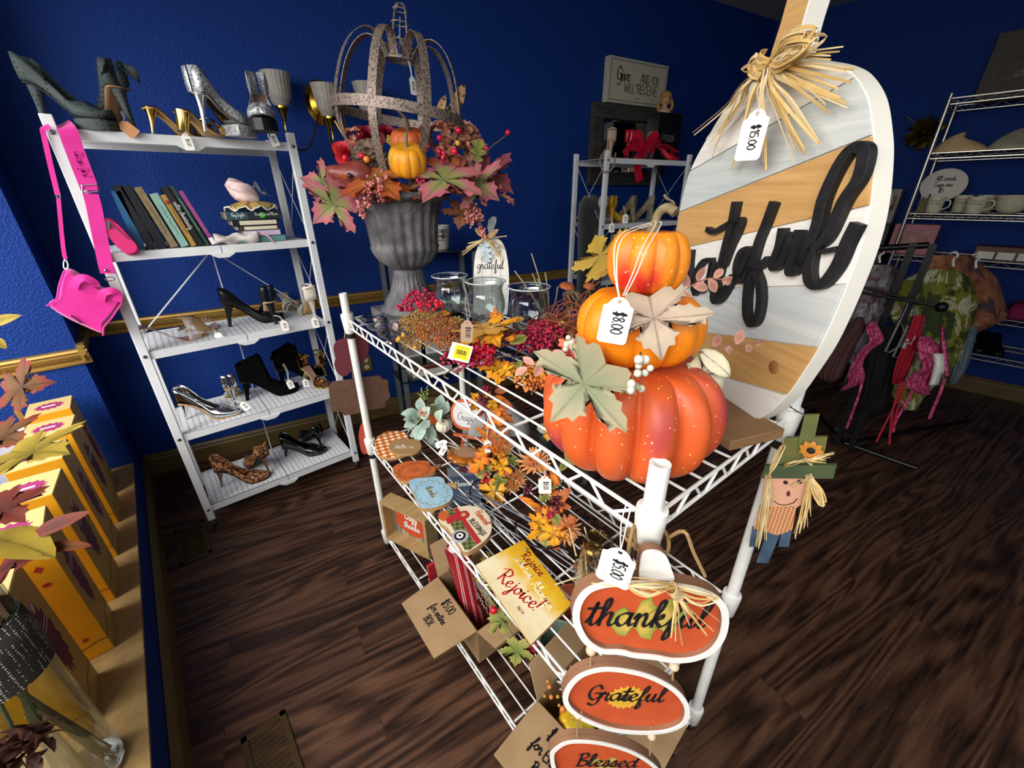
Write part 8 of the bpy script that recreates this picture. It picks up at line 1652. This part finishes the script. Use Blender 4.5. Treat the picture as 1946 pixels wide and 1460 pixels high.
# ---------------- second shoe rack, mirror and plaque ----------------
RO=V((2.548,1.935,0));rx,ry=wx,-wn;RZs=(1.785,1.365,.96,.55,.13)
rack('white folding shelf unit in front of the mirror, behind the pumpkins',RO,rx,ry,.827,.33,RZs,1.83,False)
def rk(u,v,z=0):return RO+rx*u+ry*v+V((0,0,z))
def rkp(px,py,v):return atpl(px,py,RO+ry*v,ry)
def plate(px,off):return[atwall(x,y,off)for x,y in px]
a,b,c_=atwall(1128,193,.03),atwall(1268,207,.03),atwall(1120,352,.03);w=(b-a).dot(wx);h_=a.z-c_.z;mo=thing('wall_mirror','dark weathered wood framed mirror on the back wall below the white plaque','mirror',M=rotmat(wx,(0,0,1),wn,V((a.x,a.y,a.z-h_))+wn*-.03));fw=.10;M_mf=woodm('dark_weathered_wood','2c2926','45403a',.7,(3,30,30))
for c,s in(((w/2,fw/2,.025),(w,fw,.05)),((w/2,h_-fw/2,.025),(w,fw,.05)),((fw/2,h_/2,.025),(fw,h_-2*fw,.05)),((w-fw/2,h_/2,.025),(fw,h_-2*fw,.05))):MB().box(c,s).build('frame_board',M_mf,mo,bev=.002)
MB().box((w/2,h_/2,.012),(w-2*fw,h_-2*fw,.006)).build('mirror_glass',mat('mirror','c8ccce',.02,metal=1),mo,smooth=0)
a,b,c_=atwall(1158,113,.055),atwall(1270,130,.055),atwall(1150,188,.055);w=(b-a).dot(wx);h_=.29;gv=thing('box_plaque','cream box plaque reading give and you will receive, standing on the mirror','sign',M=rotmat(wx,(0,0,1),wn,V((a.x,a.y,mo.matrix_basis.translation.z+(atwall(1128,193,.03).z-atwall(1120,352,.03).z)+.003))+wn*-.05));M_cr=mat('plaque_cream','b4ac98',.6)
MB().box((w/2,h_/2,.0275),(w,h_,.055)).build('box',mat('plaque_grey_white','a8a498',.6),gv,bev=.002);MB().box((w/2,h_/2,.0555),(w-.04,h_-.04,.002)).build('face',M_cr,gv,smooth=0);mb=MB()
for P in([(.02,.02),(w-.02,.02),(w-.02,h_-.02),(.02,h_-.02),(.02,.02)],):mb.strokes([[P[i],P[i+1]]for i in range(4)],.003,.0005,Matrix.Translation((0,0,.0565)))
mb.build('border_line',M_blk,gv);hh=w*.045;mb=MB();mb.strokes(text_strokes('Give',hh*1.55,w*.24,h_*.58),hh*.36,.0006,Matrix.Translation((0,0,.0566)),nib=(.4,.6));mb.strokes(text_strokes('AND YOU',hh*1.0,w*.69,h_*.56,sx=1.05),hh*.18,.0006,Matrix.Translation((0,0,.0566)));mb.strokes(text_strokes('WILL RECEIVE',hh*1.0,w*.55,h_*.32,sx=1.25),hh*.18,.0006,Matrix.Translation((0,0,.0566)));mb.strokes(scribble(w*.1,.004,8,2),.003,.0006,Matrix.Translation((w*.5,h_*.15,.0566)));mb.build('lettering',M_ink,gv)
z=RZs[0];g='shoes on the second rack';M_bg=mat('beige_strap_leather','a08a78',.5);M_rsat=mat('red_satin','a80f28',.35,col2='c01a34',nscale=20);M_yel=mat('mustard_leather','b88a14',.45);M_wsh=mat('white_leather','c2beb4',.4);M_taup=mat('taupe_leather','7a6e58',.6,col2='8a7e66',nscale=30)
s=shoe('beige strappy sandal with long ribbons hanging, left on the rack top',z,tuple(rk(.12,.10)),tuple(rk(.22,.25)),M_bg,M_rose,M_bg,M_tansole,'sandal',H=.1,group=g)
MB().ribbon(smooth_pts([rkp(1150,284,-.01),rkp(1140,305,-.03),rkp(1148,327,-.03),rkp(1165,318,-.03),rkp(1170,290,-.01)],5),.012,up=ry,t=.001).build('ribbon',M_bg,s,True)
s=shoe('red satin heel with a long hanging bow on the rack top',z,tuple(rk(.30,.12)),tuple(rk(.42,.22)),M_rsat,M_rose,M_rsat,M_dark,H=.1,group=g)
for P,w_ in(([(1225,290),(1215,300),(1212,320),(1216,345)],.07),([(1220,285),(1205,265),(1215,255),(1222,280)],.05),([(1222,285),(1240,258),(1248,262),(1226,288)],.05),([(1224,288),(1200,280),(1185,292)],.04)):MB().ribbon(smooth_pts([rkp(x,y,.04-.01*i)for i,(x,y)in enumerate(P)],5),w_,up=ry,t=.003).build('bow_ribbon',M_rsat,s,True,smooth=60)
s=shoe('red satin heel lying on the right of the rack top',z,tuple(rk(.56,.15)),tuple(rk(.74,.08)),M_rsat,M_rose,M_rsat,M_dark,H=.08,group=g);MB().ribbon(smooth_pts([rkp(1240,282,.1),rkp(1260,275,.06),rkp(1285,290,.04)],5),.06,up=(0,0,1),t=.003).build('bow_ribbon',M_rsat,s,True)
shoe('silver glitter pump facing left before the black box',z,tuple(rk(.66,.22)),tuple(rk(.52,.20)),M_glit,M_greyin,M_silver,M_silver,H=.12,group=g)
bp=rk(.74,.23,z+.002);o=thing('black_box','black box lettered in white with a doll head on top','box',M=rotmat(rx,ry,(0,0,1),bp));MB().box((.09,.06,.17),(.26,.12,.34)).build('carton',mat('black_card','08080a',.5),o,bev=.002);MB().strokes(text_strokes('FASHION',.022,.08,.16),.005,.0005,rotmat((1,0,0),(0,0,1),(0,-1,0),(0,-.0005,0))).build('lettering',mat('grey_print','6a6a6c',.6),o)
do=thing('doll_bust','blonde doll head and shoulders sitting on the black box','doll',bp+rx*.07+ry*.06+V((0,0,.341)));M_dsk=mat('doll_skin','b89478',.5);M_hair=mat('doll_hair','8a6438',.7,col2='a07a48',nscale=60);fd=math.atan2(-1.0,-1.2)
mb=MB();mb.lathe([(.05,0),(.052,.012),(.04,.03),(.018,.04),(.016,.055),(.026,.065),(.036,.085),(.038,.105),(.03,.13),(.012,.142),(0,.143)],24);mb.sphere((.037*cos(fd),.037*sin(fd),.09),.006,8,6);mb.build('head',M_dsk,do,smooth=180)
mb=MB();mb.lathe([(.040,.06),(.045,.09),(.044,.12),(.034,.142),(0,.152)],24,fn=lambda i,a:1+.06*sin(9*a)-(.25*max(0,cos(a-fd))**2 if i<2 else 0));
for q in(1,-1):mb.tube(smooth_pts([V((.04*cos(fd+q*1.3),.04*sin(fd+q*1.3),.09)),V((.055*cos(fd+q*1.4),.055*sin(fd+q*1.4),.06)),V((.05*cos(fd+q*1.2),.05*sin(fd+q*1.2),.02))],4),.012,8)
mb.build('hair',M_hair,do,smooth=180)
for q in(.42,-.42):MB().sphere((.036*cos(fd+q),.036*sin(fd+q),.10),.0045,8,6).build('eye',M_ink,do)
MB().sphere((.0375*cos(fd),.0375*sin(fd),.077),.0042,8,5,(1,1,.5)).build('mouth',mat('doll_lips','9a3c3a',.5),do)
z=RZs[1]
for lab,hu,hv,tu,tv,m,st,hl in(('white pump heel on, left end of the rack second shelf',.07,.06,.10,.28,M_wsh,'pump','stiletto'),('white pump at the far left corner of the rack second shelf',-.0+.05,.28,.22,.20,M_wsh,'pump','stiletto'),('mustard yellow pump heel on, beside the white pump',.17,.07,.20,.28,M_yel,'pump','slim'),('mustard yellow pump lying sideways on the rack second shelf',.14,.18,.33,.10,M_yel,'pump','slim'),('taupe wedge sandal standing up on the rack second shelf',.42,.10,.36,.28,M_taup,'pump','block'),('large taupe shoe at the right end of the rack second shelf',.62,.10,.45,.22,M_taup,'pump','block')):
 shoe(lab,z,tuple(rk(hu,hv)),tuple(rk(tu,tv)),m,M_greyin,m,M_tansole,st,heel=hl,group=g)
for k,(x,y)in enumerate([(1163,437),(1189,420)]):p=rkp(x,y-12,-.02);price_tag(['white price tag hanging below the white pump on the second rack','white price tag hanging below the mustard pump on the second rack'][k],p,(0,0,-1),tocam(p),(.04,.06),'$5.00',[p+V((0,.01,.03)),p+V((0,.03,.06))],txtrot=1)
o=thing('black_boot_bag','long black fuzzy bag hanging on the left end of the second rack','bag',rk(-.06,.12,1.0));mb=MB();T_,B_2=atd(1122,378,3.05),atd(1118,575,3.0);mb.T=basis(T_-B_2,(1,0,0),B_2);L=(T_-B_2).length;mb.lathe([(0,0),(.07,.0),(.088,.04),(.085,L*.5),(.092,L*.85),(.085,L*.95),(.06,L),(0,L)],24);mb.T=Matrix();mb.build('body',mat('black_fuzz','060607',.95,bump=1.0,bscale=150,sheen=.3),o,True,smooth=180)
# ---------------- chrome rack on the right wall ----------------
CX,CY0,CY1,CDp=4.56,.56,-.75,.42;cz=(2.15,1.815,1.41,1.105,.72,.44);M_chr=mat('chrome_wire','b4b0a4',.3,metal=.9)
cr=thing('chrome_wire_rack','tall chrome wire rack of mugs and shells on the right wall','shelf',(CX,CY0,0))
for x in(0,CDp):
 for y in(0,CY1-CY0):MB().cyl((x,y,0),(x,y,cz[0]+.03),.0125,n=12).build('post',M_chr,cr)
for z in cz:
 mb=MB();L=CY1-CY0
 for x in(0,CDp):
  for dz in(0,-.035):mb.cyl((x,0,z+dz),(x,L,z+dz),.0045,n=6)
  n=22;mb.tube([V((x,L*(i/n),z-(.035 if i%2 else 0)))for i in range(n+1)],.003,5)
 for y in(0,L):mb.cyl((0,y,z),(CDp,y,z),.0045,n=6);mb.cyl((0,y,z-.035),(CDp,y,z-.035),.0045,n=6)
 for i in range(1,40):mb.cyl((0,L*i/40,z),(CDp,L*i/40,z),.002,n=4)
 mb.build('wire_shelf',M_chr,cr)
def cr_(px,py,dx):return atpl(px,py,(CX+dx,0,0),(1,0,0))
def onshelf(px,py,dx,z):p=cr_(px,py,dx);p.z=z+.006;return p
M_shell=mat('clam_shell','d4b888',.6,col2='c4a878',nscale=30);M_shell2=mat('grey_shell','8e8a78',.6,col2='b0aa92',nscale=12)
for k,(px,m,lab)in enumerate([(1825,M_shell,'pale clam shell on the chrome rack above the mugs'),(1935,M_shell2,'grey ridged shell at the picture edge on the chrome rack')]):
 p=onshelf(px,280,.15,cz[1]);o=thing('sea_shell',lab,'shell',p);mb=MB();mb.grid(lambda u,v:V((.09*v*cos(2*pi*u)*(1+.02*cos(40*u)),.16*v*sin(2*pi*u),.10*(1-v**2)*(1+.25*sin(2*pi*u))+.004*cos(44*pi*u)*v)),60,8,cu=True);mb.build('shell_body',m,o,smooth=180,sol=.004)
p=cr_(1793,352,.28);o=thing('paper_plate','white oval plate with handwritten price standing behind the mugs','plate',M=rotmat((0,-1,0),(0,0,1),(-1,0,0),p));MB().lathe([(0,.004),(.10,.004),(.115,.010),(.115,.007),(.1,0),(0,0)],36,Matrix.Scale(1.15,4,V((1,0,0)))).build('plate_body',mat('plate_white','d0ccc0',.6),o,smooth=40);mb=MB()
for i,t in enumerate(['All cards','Cups are','$5']):mb.strokes(text_strokes(t,.016,0,.04-.042*i),.004,.0005,Matrix.Translation((0,0,.0045)))
mb.build('lettering',M_ink,o)
M_mug=mat('cream_stoneware','d6d0b4',.4,col2='c8c2a4',nscale=20);hgm=-1.9
for k,(px,dx,r,h,lab)in enumerate([(1773,.06,.05,.11,'cream mug with handle, nearest the rack post'),(1850,.06,.055,.11,'cream mug with handle, front row beside the bowls'),(1822,.22,.05,.12,'cream mug in the back row, left of the lettered one'),(1866,.22,.055,.12,'cream mug lettered in script in the back row')]):
 cup(lab,onshelf(px,400,dx,cz[2]),r*.85,r,h,M_mug,1,['~','~']if k!=3 else['Love'],'mug',True,'mugs on the chrome rack',hgm)
for k in range(2):o=thing('bowl',['cream bowl under another bowl on the chrome rack','cream bowl stacked on top of another on the chrome rack'][k],'bowl',onshelf(1918,400,.12,cz[2])+V((0,0,.035*k)),group='bowls on the chrome rack');MB().lathe([(0,0),(.04,0),(.075,.03),(.095,.085),(.091,.085),(.07,.032),(0,.008)],28).build('body',M_mug,o,smooth=60)
o=thing('striped_basket','small dark striped basket beside the rack post','basket',onshelf(1757,398,.14,cz[2]));MB().box((0,0,.05),(.08,.08,.10)).build('body',plaid('basket_stripe','14110e','4a4232','8a7a58',60,0),o,bev=.004);MB().tube([V((.04*cos(a),0,.1+.03*sin(a)))for a in[pi*i/8 for i in range(9)]],.003,5).build('handle',M_blk,o)
p=atpl(1905,178,(4.9,0,0),(1,0,0));o=thing('canvas_print','grey canvas with a faint gold motif standing on the chrome rack top','picture',M=rotmat((0,-1,0),(.18,0,.98),(-.98,0,.18),(4.86,.45,cz[0]+.006)));MB().box((.22,.2,-.015),(.48,.42,.03)).build('canvas',mat('canvas_grey','55504a',.8,col2='4a4640',nscale=20),o,bev=.002);mb=MB();rnd=random.Random(2);mb.strokes([[(.2+.02*k*rnd.uniform(-1,1)+.1*t,.15+.15*t+.03*sin(5*t+k))for t in[i/6 for i in range(7)]]for k in range(7)],.006,.0005,Matrix.Translation((0,0,.0002)));mb.build('gold_motif',mat('motif_gold','8a7a48',.5),o)
p=onshelf(1718,495,.05,cz[3]);o=thing('doll_box','pink framed toy box with a window on the chrome rack','box',M=rotmat((0,-1,0),(0,0,1),(-1,0,0),p));MB().box((.0,.11,-.05),(.26,.22,.10)).build('carton',mat('pink_carton','a86a72',.6),o,bev=.002);MB().box((0,.11,.0005),(.18,.13,.002)).build('window',mat('pink_window','8a5a58',.2,col2='b08a80',nscale=14),o,smooth=0)
p=onshelf(1925,500,.08,cz[3]);o=thing('wooden_tray','brown wooden tray with white panels on the chrome rack','tray',M=rotmat((0,-1,0),(1,0,0),(0,0,1),p));MB().box((0,.08,.045),(.42,.2,.09)).build('body',woodm('tray_wood','4a2c18','5f3a22',.5,(3,30,30)),o,bev=.003)
for i in range(4):MB().box((-.15+.1*i,-.022,.03),(.085,.006,.05)).build('white_panel',M_cer,o,smooth=0)
o=thing('folded_cloth','magenta folded cloth on the lower chrome rack shelf','cloth',onshelf(1946,612,.1,cz[4]));MB().box((0,-.05,.05),(.22,.3,.10)).build('fold',mat('magenta_cloth','7a0f48',.8),o,bev=.02);MB().box((0,-.05,.105),(.2,.28,.012)).build('top_fold',mat('magenta_cloth'),o,bev=.004)
for k,(px,y)in enumerate([(1865,.18),(1905,.30)]):p=onshelf(px,655,.06,cz[5]);shoe(['black shoe on the lowest chrome rack shelf, left of the pair','black shoe on the lowest chrome rack shelf, right of the pair'][k],p.z-.006,tuple(p+V((.2,.05*k,0))),tuple(p),M_blackL,M_dark,M_blackL,M_dark,H=.04,heel='kitten',pointed=0,group='black shoes on the chrome rack')
# dim corner by the rack
o=thing('corner_cabinet','dark cabinet in the far corner carrying holiday stock','cabinet',(4.80,1.0,0));MB().box((0,-.05,.66),(.4,.62,1.32)).build('carcass',mat('dark_cabinet','0e0b0a',.5),o,bev=.004);MB().box((-.205,-.05,.75),(.012,.56,1.0)).build('door',mat('dark_cabinet_door','14100e',.5),o,bev=.003)
bz=1.322
def crn(y,x=4.70):return V((x,y,bz))
o=thing('white_basket','white wire handled basket on the corner cabinet','basket',crn(.80));MB().lathe([(0,0),(.07,0),(.10,.14),(.096,.14),(.066,.008),(0,.008)],24).build('body',mat('basket_dark','3a1c18',.7),o,smooth=60);MB().tube([V((.1*cos(a),.1*sin(a),.14))for a in[2*pi*i/24 for i in range(24)]],.008,6,closed=True).build('rim',M_cer,o);MB().tube([V((0,.1*cos(a),.14+.16*sin(a)))for a in[pi*i/12 for i in range(13)]],.005,6).build('handle',M_cer,o)
o=thing('holiday_flowers','maroon flowers with pale leaves on the corner cabinet','flowers',crn(.92));rose(o,crn(.88)+V((-.02,0,.42)),.09,mat('maroon_petal','5a1426',.7),3);rose(o,crn(.95)+V((0,0,.55)),.07,MATS['maroon_petal'],5);MB().lathe([(.05,0),(.07,.12),(.05,.3),(.03,.42),(0,.42)],16,Matrix.Translation(crn(.92))).build('pot',mat('dusty_pot','6a5c58',.7,col2='8a8078',nscale=14),o,True)
for k,(y,z_,s,lab)in enumerate([(.84,.0,(.12,.10,.2),'pale carton standing at the back of the corner cabinet'),(.72,.0,(.10,.09,.26),'narrow white carton at the front of the corner cabinet')]):o=thing('white_carton',lab,'box',crn(y,4.86));MB().box((0,0,s[2]/2),s).build('carton',mat('grey_carton','8a867c',.6),o,bev=.002);MB().box((-s[0]/2-.0008,0,s[2]*.6),(.001,s[1]*.7,s[2]*.4)).build('label_panel',mat('carton_label','6a4a48',.6),o,smooth=0)
p=atpl(1757,252,(5.0,0,0),(1,0,0));o=thing('starburst_ornament','gold starburst ornament on the right wall beside the chrome rack','ornament',p);mb=MB();rnd=random.Random(4)
for i in range(34):
 d=V((-abs(rnd.gauss(0,.6))-.2,rnd.gauss(0,1),rnd.gauss(0,1))).normalized();M,L=leafM(p,p+d*.13,d.orthogonal());mb.leaf(OVAL,M,L,.1,.1,.5,rings=(0,.6,1))
mb.build('gold_leaf',mat('antique_gold','9a8438',.3,metal=.9),o,True,smooth=180);MB().sphere(p,.02).build('centre',MATS['antique_gold'],o,True);mb=MB()
for d in((-.3,.9,.8),(-.3,-.8,.9),(-.3,.8,-.9),(-.3,-.6,-1)):mb.tube([p,p+V(d)*.15],.002,5);mb.sphere(p+V(d)*.15,.009,8,6)
mb.build('beaded_ray',MATS['antique_gold'],o,True)
# ---------------- garment rack ----------------
M_bm=mat('black_metal','0c0c0d',.4,metal=.3);GX=3.2;gr=thing('garment_rack','black metal garment rack with hanging arms in front of the chrome rack','clothes rack',(GX,.25,0))
def gp3(px,py,X=GX):return atpl(px,py,(X,0,0),(1,0,0))
p1,p2=gp3(1714,520),gp3(1752,520)
for p in(p1,p2):MB().box((p.x,p.y,.66),(.032,.032,1.3)).build('upright',M_bm,gr,smooth=0).matrix_parent_inverse=gr.matrix_basis.inverted()
q=MB();a,b=gp3(1655,473),gp3(1765,466);q.cyl(a,b,.017,n=10);q.build('top_bar',M_bm,gr,True)
for dz in(0,.03):q=MB();a,b=gp3(1622,553,2.95)+V((0,0,dz)),gp3(1788,584,2.95)+V((0,0,dz*0));q.cyl(a,b,.008,n=8);q.build('front_arm',M_bm,gr,True)
MB().sphere(gp3(1789,584,2.95),.026,14,10).build('knob',M_bm,gr,True);mb=V((p1.x,(p1.y+p2.y)/2,.04))
for x,y in((1588,822),(1742,890),(1545,778),(1840,800)):e=atz(x,y,.03);MB().cyl(mb,e,.013,n=8).build('foot',M_bm,gr,True);
MB().lathe([(0,0),(.016,0),(.018,.03),(0,.03)],14,Matrix.Translation(atz(1588,822,.005))).build('foot_cap',M_chrome,gr,True)
DG=dep(V((GX,.25,.9)))
def garment(nm,label,cat,rows,dd,m,thick=.05,fold=.012,k=7,grp='clothes on the garment rack',extra=None,mats=None):
 # rows: (py, left px, right px) down a hanging piece; soft front and back with folds
 o=thing(nm,label,cat,atd((rows[0][1]+rows[0][2])/2,rows[0][0],DG+dd),group=grp);R=smooth_pts([(r[1],r[2],r[0])for r in rows],4);n=len(R)-1
 def f(s):
  def fn(u,v):
   t=v*n;i=min(int(t),n-1);a=R[i].lerp(R[i+1],t-i);x=a.x+(a.y-a.x)*u;d=thick*s*sin(pi*u)**.6+fold*sin(k*pi*u+3*v)*(.3+v)*sin(pi*u)
   return atd(x,a.z,DG+dd-d)
  return fn
 q=MB();q.grid(f(1),26,26);q.grid(f(-1),26,26);q.build('fabric',m,o,True,smooth=180);return o
def floral(name,base,c2,c3,sc):
 m=mat(name,base,.85);t=NT(m);b=t.n['Principled BSDF'];tc=t.new('ShaderNodeTexCoord');n1=t.new('ShaderNodeTexNoise',i_Scale=sc,i_Detail=3.0,i_Distortion=1.2);t.link(tc.outputs['Object'],n1.inputs['Vector']);r=t.new('ShaderNodeValToRGB');r.color_ramp.interpolation='CONSTANT';e=r.color_ramp.elements;e.new(.5);e.new(.6)
 for q,(p,c)in zip(e,[(0,c2),(.44,base),(.56,c3),(.63,base)]):q.position=p;q.color=srgb(c)
 t.link(n1.outputs[0],r.inputs[0]);t.link(r.outputs[0],b.inputs['Base Color']);return m
def hook(o,px,py,s=1):MB().tube(smooth_pts([atd(px,py+22,DG),atd(px,py+8,DG),atd(px+8*s,py+2,DG),atd(px+4*s,py-6,DG),atd(px-6*s,py-3,DG)],5),.006,6).build('hanger_hook',M_cer,o,True)
o=garment('tropical_shirt','orange tropical print shirt hanging behind the yellow green one','shirt',[(485,1765,1838),(505,1758,1868),(530,1760,1895),(570,1765,1908),(605,1770,1912),(635,1780,1850)],.25,floral('orange_print','8a5238','4a3a3c','9a6a48',9));hook(o,1855,488)
garment('pale_jeans','pale blue jeans hanging below the yellow green shirt','trousers',[(620,1815,1860),(660,1808,1850),(700,1805,1838),(730,1800,1818)],.12,mat('pale_denim','5a6a74',.85,col2='687880',nscale=20))
o=garment('tropical_shirt','yellow green tropical shirt with white flowers on the garment rack','shirt',[(512,1765,1812),(522,1735,1835),(545,1705,1852),(585,1690,1858),(620,1700,1845),(650,1705,1835),(690,1700,1820),(740,1690,1770),(780,1715,1742)],.06,floral('yellow_green_print','6a6a1e','2f3a18','b0a88c',8));hook(o,1812,485)
o=garment('floral_blouse','grey pink floral blouse on a white hanger beside the big sign','blouse',[(503,1640,1690),(515,1620,1708),(545,1605,1695),(590,1598,1680),(640,1580,1655),(690,1575,1630)],.04,floral('grey_floral','6a6468','5a3c40','8a8488',14));hook(o,1672,478)
garment('black_dress','black dress hanging between the swimwear','dress',[(620,1672,1712),(660,1655,1712),(710,1645,1705),(760,1640,1690),(782,1640,1675)],.0,mat('black_fabric','08080a',.9))
garment('brown_bra','dusty brown bralette hanging near the big sign','underwear',[(602,1628,1640),(625,1608,1645),(655,1580,1628),(690,1560,1612),(715,1555,1600),(726,1568,1585)],-.1,mat('brown_fabric','4a2c2a',.85))
def cord(nm,label,P,m,w=.006,grp=None):return MB().tube(smooth_pts([atd(x,y,DG-.2)for x,y in P],5),w,6)
M_pk=floral('pink_crochet','b03a68','8a1c48','c86a90',40)
o=garment('pink_swim_top','pink patterned swim top hanging left of the black dress','swimwear',[(612,1655,1664),(625,1645,1672),(648,1652,1680),(665,1636,1656),(690,1620,1640),(712,1612,1644),(728,1612,1638),(742,1596,1606)],-.15,M_pk,.02);cord('','',[(1640,720),(1632,750),(1618,790),(1608,815)],0).build('tie',M_pk,o,True)
o=garment('red_swimsuit','red and white swimsuit with long red ties','swimwear',[(600,1735,1760),(640,1722,1752),(690,1702,1735),(730,1694,1715)],-.12,floral('red_white_swim','a01428','a01428','b0a8b4',5),.03)
for P in([(1715,725),(1700,770),(1680,810),(1665,840)],[(1722,725),(1705,780),(1690,830)],[(1710,728),(1695,790),(1690,845)]):cord('','',P,0,.005).build('tie',mat('red_cord','9a1224',.7),o,True)
o=garment('pink_bikini','pink crochet bikini at the right end of the rack arm','swimwear',[(640,1748,1768),(655,1742,1784),(680,1746,1796),(700,1752,1798),(716,1726,1770),(735,1724,1766),(750,1746,1768)],-.2,M_pk,.03)
for nm_,rows_ in(('lining',[(672,1772,1800),(695,1775,1802),(718,1770,1790),(732,1764,1774)]),('strap',[(620,1788,1794),(650,1788,1798),(685,1792,1801),(715,1796,1803)])):
 q=MB();R_=[(r[0],r[1],r[2])for r in rows_];q.grid(lambda u,v:atd(R_[min(int(v*3),2)][1]+(R_[min(int(v*3),2)+1][1]-R_[min(int(v*3),2)][1])*(v*3-min(int(v*3),2))+u*(R_[min(int(v*3),2)][2]-R_[min(int(v*3),2)][1]),R_[0][0]+(R_[-1][0]-R_[0][0])*v,DG-.24-.02*sin(pi*u)),6,9);q.build(nm_,M_pk if nm_=='strap' else M_cer,o,True,smooth=180,sol=.004)
for P in([(1738,735),(1720,770),(1702,800),(1697,822)],[(1795,720),(1785,750),(1772,780),(1766,797)]):cord('','',P,0,.007).build('tie',M_pk,o,True)
for k,(x,y)in enumerate([(1700,640),(1715,650)]):o=thing('clothes_hanger',['empty clear hanger on the garment rack, left of two','empty clear hanger on the garment rack, right of two'][k],'hanger',atd(x,y,DG-.1));MB().tube([atd(x+10,y-30,DG-.1),atd(x-18,y+28,DG-.1),atd(x-10,y+30,DG-.1),atd(x+25,y+8,DG-.1)],.006,6,closed=True).build('frame',mat('grey_plastic','6a6a6c',.4),o,True);MB().tube([atd(x+10,y-30,DG-.1),atd(x+22,y-55,DG-.1),atd(x+26,y-68,DG-.1)],.004,6).build('hook',M_chrome,o,True)
